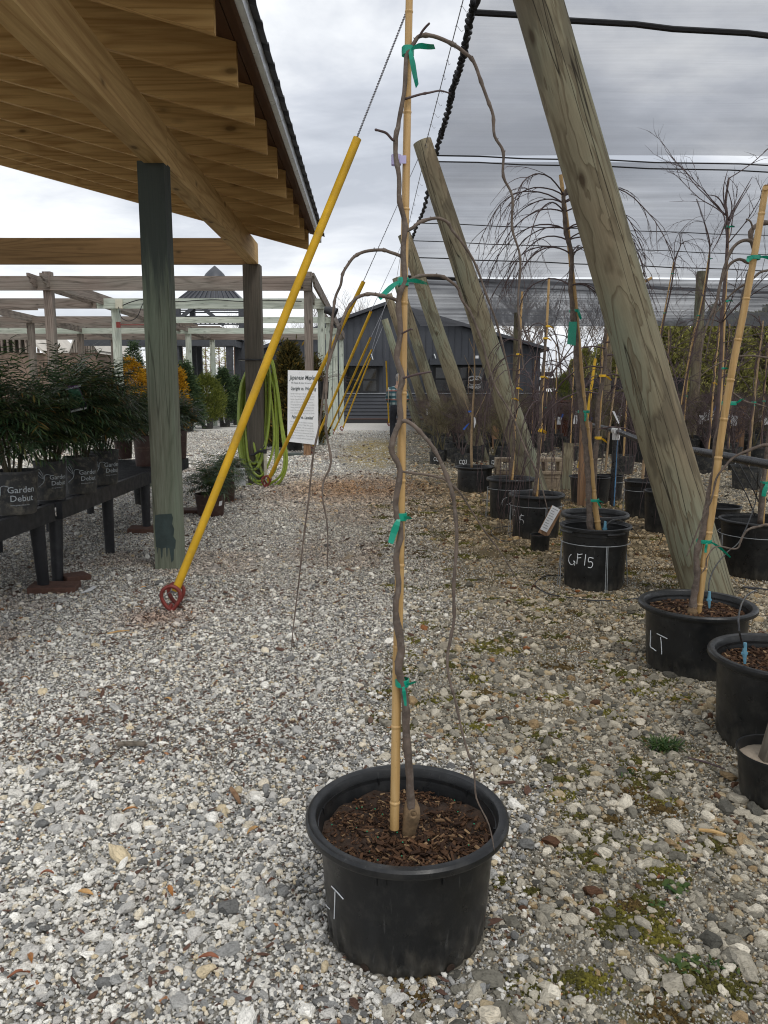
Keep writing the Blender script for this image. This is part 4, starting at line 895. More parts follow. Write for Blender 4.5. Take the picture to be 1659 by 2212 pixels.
def edge_cable():
    for A_, B_, hooks in ((gp(1016, -60, TZ+0.02), T2+Vector((0.03, 0, -0.08)), 12), (T2+Vector((0.05, 0, -0.1)), T3+Vector((0.03, 0, -0.05)), 9), (T3, T4, 0), (T4, T5, 0), (T1, gp(1016, -60, TZ+0.02), 0)):
        m = MB(); m.tube([A_, B_], 0.0045, 5); 
        for i in range(hooks):
            p = A_.lerp(B_, (i+0.6)/hooks); q = p+Vector((0.035+0.02*math.sin(i), 0, -0.02)); m.tube(spline([p+Vector((-0.01, 0, 0.006)), p+Vector((0.008, 0, 0.012)), p.lerp(q, 0.5), q+Vector((-0.006, 0, -0.012)), q+Vector((0.01, 0, 0))], 3), 0.0022, 4)
        m.build('hook_cable', M['cable'], SC)
edge_cable()
def cross(px0, px1, r, xext, mat='rope', z=TZ-0.03):
    a, b_ = gp(*px0, z), gp(*px1, z); d = (b_-a)/(b_.x-a.x); b2 = a + d*(xext-a.x); m = MB(); n = 24
    m.tube([a.lerp(b2, i/n)+Vector((0, 0, 0.008*math.sin(i*2.1))) for i in range(n+1)], r, 6); m.build('cross_cable', M[mat], SC)
cross((1025, 27), (1659, 77), 0.024, 9); cross((938, 336), (1659, 357), 0.009, 15); cross((938, 349), (1659, 371), 0.009, 15)
cross((904, 482), (1659, 509), 0.008, 18); cross((888, 520), (1659, 551), 0.009, 20); cross((884, 556), (1659, 585), 0.013, 20); cross((874, 598), (1659, 632), 0.05, 24); cross((876, 612), (1659, 644), 0.02, 24)
# ================================================================== TEXT
_tc = {}
def text2d(body, size=1.0, shear=0.0, bold=0.0, align='CENTER'):
    cu = bpy.data.curves.new('tmp_text', 'FONT'); cu.body = body; cu.size = size; cu.shear = shear; cu.offset = bold; cu.align_x = align; cu.resolution_u = 2; cu.fill_mode = 'FRONT'
    ob = bpy.data.objects.new('tmp_text', cu); sc.collection.objects.link(ob); dg = bpy.context.evaluated_depsgraph_get(); dg.update()
    me = bpy.data.meshes.new_from_object(ob.evaluated_get(dg)); vs = [(v.co.x, v.co.y) for v in me.vertices]; fs = [tuple(p.vertices) for p in me.polygons]
    bpy.data.objects.remove(ob); bpy.data.curves.remove(cu); bpy.data.meshes.remove(me); return vs, fs
def text_flat(m, body, o, ux, uy, size, fitw=None, **k):
    vs, fs = text2d(body, size, **k)
    if not vs: return m
    if fitw: w = max(v[0] for v in vs)-min(v[0] for v in vs); s = fitw/w; vs = [(v[0]*s, v[1]) for v in vs]
    o = Vector(o); m.add([o+ux*v[0]+uy*v[1] for v in vs], fs); return m
def potrad(R, h, zz, rb=0.82): s_ = (0.955-rb-0.02)/0.8; return R*(rb+0.02+s_*(zz/h-0.1))
def text_pot(m, body, c, R, h, ang, z, size, rb=0.82, rt=0.95, off=0.0022, fitw=None, **k):
    vs, fs = text2d(body, size, **k)
    if fitw: w = max(v[0] for v in vs)-min(v[0] for v in vs); s = fitw/w; vs = [(v[0]*s, v[1]) for v in vs]
    out = []
    for x, y in vs:
        zz = z+y; r = potrad(R, h, zz, rb)+off; a = ang + x/r; out.append((c.x+r*math.cos(a), c.y+r*math.sin(a), c.z+zz))
    m.add(out, fs); return m
# ================================================================== FOLIAGE
def strips(curves, widths, up=None):
    m = MB()
    return m
def frond(m, P0, d0, L_, rnd, npair=8, leaf=0.10, w=0.007, droop=0.85):
    # arching rachis with paired long narrow leaflets
    P = [Vector(P0)]; d = Vector(d0).normalized(); n = 7
    for i in range(n):
        d = (d + Vector((0, 0, -droop/n*(0.5+i/n)))).normalized(); P.append(P[-1] + d*(L_/n))
    m.tube(P, [0.0018, 0.0006], 3, cap=False, mi=1)
    for i in range(npair+1):
        t_ = 0.12+0.88*i/npair; f = t_*n; k = min(n-1, int(f)); p = P[k].lerp(P[k+1], f-k); ax = (P[k+1]-P[k]).normalized(); s = ax.cross(Vector((0, 0, 1)))
        if s.length < 1e-3: s = Vector((1, 0, 0))
        s.normalize(); nrm = s.cross(ax)
        for sg in ((-1, 1) if i < npair else (0,)):
            ld = (ax*(0.75 if sg else 1.0) + s*sg*0.8 + Vector((0, 0, rnd.uniform(-0.25, 0.15)))).normalized(); ll = leaf*rnd.uniform(0.8, 1.15)*(1-0.35*abs(t_-0.55))
            q = [p]; dd = ld.copy()
            for _ in range(3): dd = (dd+Vector((0, 0, -0.15))).normalized(); q.append(q[-1]+dd*ll/3)
            wv = dd.cross(nrm).normalized()*w/2
            ws = (0.35, 1.0, 0.85, 0.0); vs = []
            for a, b_ in zip(q, ws): vs += [a-wv*b_, a+wv*b_]
            m.add(vs, [(0, 1, 3, 2), (2, 3, 5, 4), (4, 5, 7, 6)])
M['mahonia'] = island('narrow_evergreen_leaf', [(0, (0.020, 0.044, 0.022)), (0.4, (0.042, 0.084, 0.038)), (0.75, (0.075, 0.125, 0.045)), (0.94, (0.11, 0.15, 0.045)), (0.975, (0.15, 0.11, 0.03)), (1, (0.24, 0.13, 0.035))], 0.42, 0.22, 0.5)
M['mahonia_far'] = M['mahonia']
M['stemgreen'] = plain('green_brown_stem', (0.06, 0.05, 0.025), 0.7)
def mahonia(c, R, H, rnd, nst=9, nf=13, name='foliage', parent=None, zoff=0.0):
    m = MB(); c = Vector(c)
    for s in range(nst):
        a = rnd.uniform(0, 6.283); r = R*0.5*math.sqrt(rnd.random()); top = c + Vector((r*math.cos(a), r*math.sin(a), H*rnd.uniform(0.38, 0.72)))
        base = c + Vector((r*0.25*math.cos(a), r*0.25*math.sin(a), 0)); st = spline([base, base.lerp(top, 0.5)+Vector((0.02*math.cos(a*3), 0.02, 0)), top], 3); m.tube(st, [0.006, 0.004], 5, mi=1)
        for k in range(nf):
            b_ = 2*math.pi*k/nf*2.4 + rnd.uniform(-0.3, 0.3); lvl = rnd.uniform(-0.72, 0.05)
            p = top + Vector((0, 0, lvl*H*0.4)); el = rnd.uniform(0.15, 1.25) if lvl > -0.25 else rnd.uniform(0.15, 0.8)
            frond(m, p, Vector((math.cos(b_)*math.cos(el), math.sin(b_)*math.cos(el), math.sin(el))), R*rnd.uniform(0.62, 0.9), rnd, 8, R*rnd.uniform(0.19, 0.28), 0.0095)
    return m
def simple_pot(c, R, h, mat, parent, rb=0.82, soil=True, rim=True, n=40, name='pot'):
    prof = [(0, 0.002), (rb*R*0.97, 0.002), (rb*R, 0.01), (R*(rb+0.02), 0.1*h), (R*0.955, h*0.90), (R*0.96, h*0.925)] + ([(R*0.995, h*0.93), (R, h*0.96), (R*0.99, h)] if rim else [(R, h)]) + [(R*0.955, h*0.99), (R*0.94, h*0.85), (R*0.9, h*0.6)]
    m = MB(); m.lathe(prof, c, n, rf=lambda a, z: 1-(0.02 if (z < 0.05*h and math.sin(a*8) > 0.5) else 0)); p = m.build(name, mat, parent, angle=35)
    if soil:
        sm = soil_mb(c, R, h*0.86, 0.92, 24, 0.01); sm.build('soil', M['soil'], parent)
    return p
# ================================================================== BENCH
def benches():
    ztop = 0.575
    def bench(P0, P1, dp, label, legs, rail=0.115):
        P0, P1 = Vector(P0), Vector(P1); d = (P1-P0).normalized(); nn = Vector((-d.y, d.x, 0))
        T = thing('plant_bench', (P0.x, P0.y, 0), label, 'bench', 'black slatted plant benches under the shed')
        L_ = (P1-P0).length; m = MB(); z0 = ztop-rail
        Zc = Vector((0, 0, (ztop+z0)/2))
        m.beam(P0+Zc+nn*0.02, P1+Zc+nn*0.02, 0.04, rail); m.build('front_rail', M['plastic_bench'], T, smooth=False)
        m = MB(); m.beam(P0+Zc+nn*(dp-0.02), P1+Zc+nn*(dp-0.02), 0.04, rail); m.build('back_rail', M['plastic_bench'], T, smooth=False)
        m = MB(); n = int(L_/0.042); zt = Vector((0, 0, ztop-0.028))
        for i in range(1, n): p = P0.lerp(P1, i/n); m.beam(p+nn*0.041+zt, p+nn*(dp-0.041)+zt, 0.013, 0.030)
        n2_ = 16
        for j in range(1, n2_): q = nn*(0.04+(dp-0.08)*j/n2_); m.beam(P0+q+zt-Vector((0, 0, 0.004)), P1+q+zt-Vector((0, 0, 0.004)), 0.012, 0.028)
        m.build('grid_top', M['plastic_bench'], T, smooth=False)
        for s_, lean, off in legs:
            for w_ in (0.07, dp-0.07):
                p = P0 + d*s_ + nn*(w_+off); q = p + d*lean
                m = MB(); m.tube([q+Vector((0, 0, 0.0)), q.lerp(p, 0.5)+Vector((0, 0, z0/2)), p+Vector((0, 0, z0))], [0.036, 0.041, 0.047], 16); m.build('leg', M['plastic_bench'], T)
        return T, d, nn, dp
    f1 = gp(134, 1269); f2 = gp(243, 1195); f3 = gp(329, 1147); f4 = gp(397, 1108)
    X = -2.13
    bench((X-0.06, 3.15, 0), (X-0.02, f1.y-0.02, 0), 1.05, 'nearer black bench cut by the left edge, carrying the frontmost pots', [(f1.y-3.15-0.14, 0.04, 0.0), (0.5, 0, 0)])
    bench((X, f1.y+0.05, 0), (X-0.02, 8.75, 0), 1.05, 'farther black bench running behind the green shed post', [(0.10, -0.03, 0.02), (f2.y-f1.y-0.05, 0, 0.0), (f3.y-f1.y-0.05, 0, 0), (f4.y-f1.y-0.12, 0, 0)])
    for (px, py, sx, sy, rz, lb) in ((118, 1277, 0.30, 0.18, 0.15, 'brown clay paver under the nearest bench leg, larger one'), (163, 1254, 0.17, 0.14, 0.75, 'second brown paver half hidden behind the nearest bench leg'),
                                 (322, 1149, 0.36, 0.2, 0.1, 'brown paver under a bench leg, left of the shed post'), (405, 1108, 0.3, 0.2, 0.1, 'brown paver under the bench leg right of the shed post')):
        p = gp(px, py); m = MB(); m.box((0, 0, 0.022), (sx, sy, 0.044)); o = m.build('paver', M['paver'], None, smooth=False); o.location = (p.x, p.y, 0.002); o.rotation_euler = (0.02, 0.03, rz); tag(o, lb, 'paver', 'pavers under the bench legs')
        bv = o.modifiers.new('bevel', 'BEVEL'); bv.width = 0.005; bv.segments = 2
    return ztop
ZB = benches()
def garden_logo(m, c, R, h, ang, s=1.0):
    # two looped leaf outlines and two curling stems, beside two lines of lettering
    def cur(pts, w=0.0013):
        P = []
        for x, y in [(v.x, v.y) for v in spline([Vector((a, b_, 0)) for a, b_ in pts], 5)]:
            zz = h*0.62 + y*s; r = potrad(R, h, zz)+0.0022; a = ang + x*s/r; P.append(Vector((c.x+r*math.cos(a), c.y+r*math.sin(a), c.z+zz)))
        m.tube(P, w, 4)
    cur([(-.052,-.018),(-.066,.004),(-.086,.024),(-.106,.030),(-.100,.016),(-.080,-.002),(-.056,-.016)])
    cur([(-.054,-.010),(-.062,.020),(-.078,.044),(-.092,.050),(-.088,.034),(-.070,.010)])
    cur([(-.100,-.072),(-.078,-.058),(-.060,-.044),(-.050,-.022),(-.046,.006),(-.030,.014),(-.008,.008)], .0018)
    cur([(-.086,-.078),(-.082,-.062),(-.064,-.050)])
    text_pot(m, 'Garden', c, R, h, ang+0.045*s/(R*0.9), h*0.62-0.020*s, 0.042*s, 0.82, 0.955, 0.0022, bold=0.0002)
    text_pot(m, 'Debut', c, R, h, ang+0.045*s/(R*0.9), h*0.62-0.060*s, 0.042*s, 0.82, 0.955, 0.0022, bold=0.0002)
    text_pot(m, 'www.gardendebut.com', c, R, h, ang+0.035*s/(R*0.9), h*0.62-0.080*s, 0.009*s, 0.82, 0.955, 0.0022)
def bench_plants():
    rnd = random.Random(21)
    # (rim left, rim right, rim front y, bottom y) in the third zoom
    L_ = [(3, -75, 297, 985, 1335, 'black', 'fine leaved evergreen in the frontmost black pot on the bench, cut by the left edge', 0.50, -1.30, 0.42),
          (3, 268, 525, 900, 1212, 'black', 'fine leaved evergreen in the second black pot along the bench', 0.52, -1.05, 0.40),
          (3, 515, 780, 865, 1162, 'black', 'fine leaved evergreen with a purple picture tag, third black pot along the bench', 0.55, -1.18, 0.42),
          (3, 700, 952, 812, 1090, 'black', 'fine leaved evergreen in the last black pot on the bench, before the brown ones', 0.52, -1.02, 0.42),
          (3, 915, 1065, 735, 880, 'brown', 'evergreen in a brown bench pot, just right of the black pots', 0.30, 0, 0.36),
          (3, 1070, 1240, 695, 940, 'brown', 'evergreen in a brown bench pot overlapping the left side of the shed post', 0.30, -1.4, 0.38),
          (3, 1330, 1505, 650, 880, 'brown', 'evergreen in a brown bench pot peeking out right of the shed post', 0.30, -1.1, 0.30)]
    for i, (zk, xl, xr, yft, yfb, kind, lb, H, ang, Rf) in enumerate(L_):
        a = Z(zk, xl, yft); b_ = Z(zk, xr, yfb); c, R, h = pot_solve(a[0], b_[0], a[1], b_[1], ZB, 0.82)
        T = thing('potted_shrub', c, lb, 'potted shrub', 'evergreen shrubs in pots on the bench')
        simple_pot(c, R, h, M['plastic_old' if kind == 'black' else 'brownpot'], T)
        base = c + Vector((0, 0, h*0.85))
        f = mahonia(base, Rf*rnd.uniform(0.95, 1.08), H*1.46*rnd.uniform(0.90, 1.12), rnd, 16, 17).build('foliage', [M['mahonia'], M['stemgreen']], T, smooth=False)
        m = MB()
        if kind == 'black': garden_logo(m, c, R, h, ang, R/0.107); m.build('printed_logo', M['logo'], T, smooth=False)
        elif ang: text_pot(m, 'Southern Living', c, R, h, ang, h*0.6, 0.030, 0.82, 0.955, 0.0022); text_pot(m, 'PLANT COLLECTION', c, R, h, ang, h*0.52, 0.012, 0.82, 0.955, 0.0022); m.build('printed_logo', M['logobrown'], T, smooth=False)
        if i == 0:
            m = MB(); q = [on_pot(*Z(3, x, y), c, R, h, 0.8, 0.93, off=0.002) for x, y in ((252, 1055), (275, 1050), (286, 1168), (262, 1172))]
            if all(q): m.quad(*q)
            m.build('barcode_sticker', M['paper'], T, smooth=False)
        if i == 2:
            Yg = c.y-0.42; m = MB(); q = [at(*Z(3, x, y), Yg) for x, y in ((545, 292), (625, 280), (712, 470), (570, 503))]; m.add([*q, *[p+Vector((0, 0.002, 0)) for p in q]], [(0, 3, 2, 1), (4, 5, 6, 7), (0, 1, 5, 4), (1, 2, 6, 5), (2, 3, 7, 6), (3, 0, 4, 7)])
            tg = m.build('picture_tag', plain('purple_tag_print', (0.045, 0.015, 0.06), 0.3), T, smooth=False)
            m = MB(); q = [at(*Z(3, x, y), Yg-0.002) for x, y in ((548, 318), (632, 308), (694, 448), (566, 476))]; m.quad(*q[::-1]); m.build('tag_photo', island('tag_leaf_picture', [(0, (0.02, 0.07, 0.04)), (1, (0.03, 0.09, 0.05))], 0.3, noisev=0.8), tg, smooth=False)
            m = MB(); q = [at(*Z(3, x, y), Yg-0.002) for x, y in ((566, 488), (706, 456), (712, 470), (570, 503))]; m.quad(*q[::-1]); m.build('tag_footer', M['paper'], tg, smooth=False)
            m = MB(); dvx = (at(*Z(3, 706, 450), Yg)-at(*Z(3, 566, 482), Yg)); ux = dvx.normalized(); uy = Vector((-ux.z, 0, ux.x)); text_flat(m, 'Garden Debut', at(*Z(3, 590, 308), Yg-0.003), ux, uy, 0.018); m.build('tag_print', M['logo'], tg, smooth=False)
    # ground pots
    for (zk, xl, xr, yft, yfb, mat, lb, H, Rf, tg) in (('g', 148, 388, 250, 418, 'brownpot', 'fine leaved evergreen in a brown pot standing on the gravel right of the shed post', 0.40, 0.36, 1),
                                          ('g', 300, 462, 150, 305, 'brownpot', 'fine leaved evergreen with hanging white tag, behind the other brown pot on gravel', 0.36, 0.36, 2)):
        a = Z(zk, xl, yft); b_ = Z(zk, xr, yfb); c, R, h = pot_solve(a[0], b_[0], a[1], b_[1], 0, 0.8)
        T = thing('potted_shrub', c, lb, 'potted shrub', 'evergreen shrubs in brown pots on the ground'); simple_pot(c, R, h, M[mat], T, 0.8)
        mahonia(c+Vector((0, 0, h*0.85)), Rf, H, rnd, 9, 13).build('foliage', [M['mahonia'], M['stemgreen']], T, smooth=False)
        m = MB()
        if tg == 1: text_pot(m, 'Southern Living', c, R, h, -1.45, h*0.5, 0.034, 0.8, 0.955, 0.0022); m.build('printed_logo', M['logobrown'], T, smooth=False); m = MB(); q = [on_pot(*Z('g', x, y), c, R, h, 0.8, 0.95, off=0.002) for x, y in ((338, 297), (361, 290), (357, 325), (333, 333))]; m.quad(*q); m.build('sticker', M['paper'], T, smooth=False)
        else:
            Yg = c.y-0.1; q = [at(*Z('g', x, y), Yg) for x, y in ((448, 40), (534, 45), (538, 176), (454, 175))]; m.quad(*q[::-1]); m.build('plant_tag', M['paper'], T, smooth=False); m = MB()
            for k in range(14): yy = 60+k*7.2; q = [at(*Z('g', x, y), Yg-0.003) for x, y in ((462, yy), (520-(k*13) % 17, yy), (520-(k*13) % 17, yy+2.4), (462, yy+2.4))]; m.quad(*q[::-1])
            m.build('tag_print', M['inkgrey'], T, smooth=False)
    # dark pot stored beneath the bench
    a = Z(3, 1072, 1090); b_ = Z(3, 1192, 1250); c, R, h = pot_solve(a[0], b_[0], a[1], b_[1], 0, 0.82); T = thing('potted_shrub', c, 'black pot with a barcode label stored in shade beneath the bench', 'potted shrub')
    simple_pot(c, R, h, M['plastic'], T); mahonia(c+Vector((0, 0, h*0.8)), 0.2, 0.16, rnd, 4, 8).build('foliage', [M['mahonia'], M['stemgreen']], T, smooth=False)
    m = MB(); q = [on_pot(*Z(3, x, y), c, R, h, 0.82, 0.95, off=0.002) for x, y in ((1130, 1120), (1178, 1120), (1178, 1182), (1132, 1182))]
    if all(q): m.quad(*q)
    m.build('sticker', M['paper'], T, smooth=False)
bench_plants()

# ================================================================== HOSE, STANDPIPE, SIGN
def hose():
    Yf = 11.0; rnd = random.Random(9); m = MB(); c = at(546, 1046, Yf)
    T = thing('garden_hose', (c.x, Yf, 0), 'lime green hose hanging in long loops on the brown shed post', 'hose')
    def loop(top, left, right, bot, yo, lx=0.5):
        return spline([at(*p, Yf-0.02+yo) for p in (top, *left, bot, *right)] , 5)
    loops = [[(556,766),(530,785),(524,830),(522,900),(526,960),(530,1010),(545,1035),(565,1040),(590,1020),(600,990),(596,930),(592,860),(588,800),(575,768)],
             [(556,770),(534,790),(527,840),(526,920),(523,980),(534,1030),(560,1046),(590,1040),(612,1015),(620,960),(606,900),(598,840),(590,795),(572,766)],
             [(556,774),(538,800),(532,850),(531,930),(534,985),(548,1020),(562,1028),(580,1000),(590,960),(588,900),(584,850),(580,800),(570,770)],
             [(556,764),(526,780),(520,840),(519,930),(521,985),(532,1010),(556,1012),(572,990),(578,940),(582,880),(582,820),(574,772)],
             [(556,768),(531,800),(536,860),(528,930),(529,965),(540,990),(553,1000),(568,980),(574,920),(576,850),(574,800),(568,772)],
             [(556,768),(540,810),(541,860),(545,930),(551,980),(562,1030),(585,1050),(604,1044),(617,1000),(608,930),(598,870),(588,800),(572,768)]]
    for i, lp in enumerate(loops):
        yo = -0.03*(i % 4); P = spline([at(x + 1.5*math.sin(i*2.1+y*0.01), y, Yf + float(np.interp(y, [860, 1025], [0.25+yo, -0.07-0.012*(i % 4)]))) for x, y in lp[::2] + ([] if len(lp) % 2 else [lp[-1]])], 9); m.tube(P, 0.0165, 8, cap=True); m.tube([p+Vector((0.022*math.cos(i), 0.03, 0.012*math.sin(i*2))) for p in P], 0.0155, 8)
    lp = [(553,1052),(538,1046),(533,1052),(555,1058),(575,1048),(585,1030),(590,1010)]; m.tube(spline([at(x, y, Yf-0.05) for x, y in lp], 5), 0.0155, 8)
    m.build('hose_coil', M['hose'], T)
    m = MB(); m.box2((c.x-0.16, Yf-0.005, at(550, 775, Yf).z-0.02), (c.x+0.16, Yf+0.22, at(550, 775, Yf).z)); m.build('hanger', M['plastic'], T, smooth=False)
    p = at(574, 1046, Yf-0.10); T2_ = thing('standpipe', (p.x, p.y, 0), 'cream PVC standpipe with black tap against the brown shed post', 'standpipe')
    zt = at(574, 975, p.y).z; m = MB(); m.tube([Vector((p.x, p.y, 0)), Vector((p.x, p.y, zt))], 0.022, 12); m.build('pipe', M['pvc'], T2_)
    m = MB(); q = Vector((p.x, p.y, zt)); m.tube([q+Vector((0, 0, -0.03)), q+Vector((0, 0, 0.03))], 0.026, 12); m.tube([q, q+Vector((-0.09, 0, 0.0)), q+Vector((-0.16, 0, -0.05)), q+Vector((-0.2, 0, -0.05))], [0.018, 0.02, 0.016, 0.022], 10); m.tube([q+Vector((-0.05, 0, 0.01)), q+Vector((0.0, 0, 0.08))], 0.008, 6); m.build('tap', M['trim'], T2_)
hose()
def sign():
    Y = 16.25; tl = at(*Z('h', 68, 97), Y); tr = at(*Z('h', 450, 104), Y); br = at(*Z('h', 455, 1050), Y-0.0); bl = at(*Z('h', 62, 1003), Y)
    T = thing('maple_sign', (tl.x/2+tr.x/2, Y, 0), 'tall white sign headed Japanese Maples, fixed to a brown post', 'sign')
    m = MB(); q = [tl, tr, br, bl]; b_ = [p+Vector((0, 0.02, 0)) for p in q]; m.add(q+b_, [(0, 3, 2, 1), (4, 5, 6, 7), (0, 1, 5, 4), (1, 2, 6, 5), (2, 3, 7, 6), (3, 0, 4, 7)]); bd = m.build('board', M['paper'], T, smooth=False)
    def line(body, x0, x1, y0, y1, hpx, mat='ink', **k):
        p0 = at(*Z('h', x0, y0), Y-0.006); p1 = at(*Z('h', x1, y1), Y-0.006); ux = (p1-p0).normalized(); uy = (at(*Z('h', x0, y0-100), Y-0.006)-p0).normalized(); px1 = (at(*Z('h', x0, y0-100), Y-0.006)-p0).length/100
        m_ = MB(); text_flat(m_, body, (p0+p1)/2, ux, uy, hpx*px1, fitw=(p1-p0).length, **k); m_.build('lettering', M[mat], T, smooth=False)
    line('Japanese Maples', 88, 430, 214, 218, 78, shear=0.25, bold=0.0015); line('All shapes & sizes, for sun or shade', 110, 432, 266, 272, 30)
    line('Upright vs. Weeping', 102, 425, 348, 354, 62, shear=0.25, bold=0.0015); line('Palmate vs. Laceleaf', 112, 390, 708, 722, 60, shear=0.25, bold=0.0015)
    body1 = ['Upright maples grow tall, like a traditional', 'tree. They develop a vase-like or rounded', 'canopy, depending on the variety. Most are', 'quite sun tolerant, with some exceptions.', 'Weeping maples grow wide in a beautiful,', 'flowing mound. Branches cascade gracefully', 'toward the ground. Most types thrive in full', 'sun, others prefer part sun to shade.']
    for i, s in enumerate(body1): y = 400+i*35; line(s, 102, 392+(i*37) % 22, y, y+8, 25, 'inkgrey')
    body2 = ['Palmate leaves are star-shaped, resembling', 'an open hand, with 5 to 7 lobes. Most upright', 'maples are palmate, with rare exceptions.', 'Laceleaf leaves are deeply cut into tiny, fine', 'lobes. The texture is delicate and feathery,', 'giving a lacy appearance. Most weeping', 'maples are laceleaf, with rare exceptions.']
    for i, s in enumerate(body2): y = 755+i*34; line(s, 100, 386+(i*31) % 26, y, y+24, 25, 'inkgrey')
    m = MB()
    for p in ((220, 130), (286, 132), (228, 1000), (314, 1015)): q = at(*Z('h', *p), Y-0.003); m = MB(); m.lathe([(0, 0), (0.006, 0), (0.006, 0.004), (0, 0.004)], q, 8); m.build('screw', M['wire'], T)
    xa = (at(*Z('h', 272, 1100), Y+0.1)).x; xb = (at(*Z('h', 360, 1100), Y+0.1)).x; P = at(*Z('h', 272, 1180), Y); m = MB()
    m.box2((xa, Y+0.022, 0), (xb, Y+0.14, 1.75)); m.build('sign_post', M['brown_z'], T, smooth=False)
sign()

# ================================================================== PERGOLA
def pergola():
    T = thing('pergola', (-1.7, 16.7, 0), 'long weathered grey and pale green timber pergola beyond the shed', 'pergola')
    def zat(y, Y): return at(829, y, Y).z
    rows = [(16.7, 597, 628, 'old', 'old'), (19.7, 645, 667, 'pale', 'pale'), (23.7, 685, 698, 'pale', 'pale'), (27.6, 709, 721, 'pale', 'pale'), (31.0, 721, 734, 'old', 'pale')]
    for i, (Y, y0, y1, bmat, pm) in enumerate(rows):
        z1, z0 = zat(y0, Y), zat(y1, Y); xR = {0: at(676, 700, Y).x, 1: at(702, 700, Y).x, 2: at(717, 700, Y).x, 3: at(729, 700, Y).x, 4: at(742, 700, Y).x}[i]
        m = MB(); m.box2((-15 if i else -11.5, Y-0.03, z0), (-6.95 if i in (1, 2) else xR-0.02, Y+0.03, z1)); m.build('cross_beam', M[('old' if i in (0, 1, 2, 4) else 'pale')+'_x'], T, smooth=False)
        if i in (1, 2): m = MB(); m.box2((-6.94, Y-0.03, z0), (xR-0.02, Y+0.03, z1)); m.build('cross_beam', M['pale_x'], T, smooth=False)
        for X, mt in ((xR-0.10, 'old' if i == 0 else 'pale'), (at(105 if i == 0 else {1: 248, 2: 330, 3: 404, 4: 456}[i], 700, Y).x, 'old' if i == 0 else 'pale'), (-10.4 if i else -12, 'old')):
            if i == 0 and X == -12: continue
            m = MB(); m.box2((X-0.085, Y+0.031, 0), (X+0.085, Y+0.20, z1+(0.10 if i == 0 else -0.01))); m.build('post', M[mt+'_z'], T, smooth=False)
    # beams running away from the camera
    for (xa, Ya, ya, xb, Yb, yb2, mt) in ((677, 16.6, 605, 742, 31.2, 725, 'old'), (100, 16.6, 605, 456, 31.2, 725, 'old'), ):
        for dx in (-0.14, 0.12):
            A = at(xa, ya, Ya); B = at(xb, yb2, Yb); A = A+Vector((dx-0.1, 0, -0.02)); B = B+Vector((dx-0.1, 0, -0.02)); m = MB(); m.beam(A, B, 0.045, 0.24); m.build('long_beam', M[mt+'_y'], T, smooth=False)
            # scrolled beam tail
            m = MB(); E = A; pts = [(0, 0.12), (-0.32, 0.12), (-0.32, 0.06), (-0.22, 0.02), (-0.20, -0.05), (-0.08, -0.07), (-0.06, -0.12), (0, -0.12)]
            vs = [E+Vector((s_*0.0225, y-0.002, z)) for s_ in (-1, 1) for y, z in pts]; k = len(pts); m.add(vs, [tuple(range(k)), tuple(range(2*k-1, k-1, -1))] + [(i_, (i_+1) % k, (i_+1) % k+k, i_+k) for i_ in range(k)]); m.build('beam_tail', M[mt+'_y'], T, smooth=False)
    A = Vector((-10.3, 19.6, zat(655, 19.7))); B = Vector((-10.3, 31.2, zat(727, 31.0))); m = MB(); m.beam(A, B, 0.045, 0.2); m.build('long_beam', M['old_y'], T, smooth=False)
    # lath roofing over the left bays
    for (Y0, Y1, z, X0, X1) in ((20.3, 23.2, zat(640, 19.7), -15, -9.9), (24.3, 27.2, zat(684, 23.7), -15, -6.2), (28, 30.6, zat(706, 27.6), -14, -5.6)):
        m = MB(); n = 9
        for i in range(n): Y = Y0+(Y1-Y0)*i/(n-1); m.box2((X0, Y-0.045, z+0.02), (X1, Y+0.045, z+0.06))
        tag(m.build('roof_lath', M['old_x'], T, smooth=False), kind=None)
    # junction box, wire and red fitting
    p = at(608, 0, 1) if False else at(*Z(2, 608, 275), 19.6); m = MB(); m.box(p, (0.16, 0.08, 0.22)); m.build('junction_box', M['pvc'], T, smooth=False)
    p = at(*Z(2, 605, 382), 19.6); m = MB(); m.box(p, (0.09, 0.08, 0.14)); m.tube([p, p+Vector((1.3, -0.02, 0.0))], 0.012, 6); m.build('red_fitting', M['red'], T, smooth=False)
    m = MB(); m.tube(spline([at(*Z(2, x, y), 19.62) for x, y in ((610, 290), (680, 262), (760, 250), (900, 262), (1000, 258), (1100, 254), (1230, 262), (1350, 256), (1480, 260), (1540, 262))], 5), 0.012, 5); m.build('wire', M['rope'], T)
    m = MB(); m.tube(spline([at(*Z(2, x, y), 19.5) for x, y in ((605, 290), (620, 345), (660, 362), (700, 340), (722, 290), (735, 262))], 5), 0.010, 5); m.build('wire', M['rope'], T)
    # lamp on the near right corner
    m = MB(); p = at(*Z(7, 30, 90), 17.0); m.tube([p+Vector((-0.10, 0, 0.05)), p+Vector((0.02, 0, 0.03)), p+Vector((0.14, -0.02, -0.03))], [0.07, 0.09, 0.12], 12); m.build('flood_lamp', M['trim'], T)
pergola()

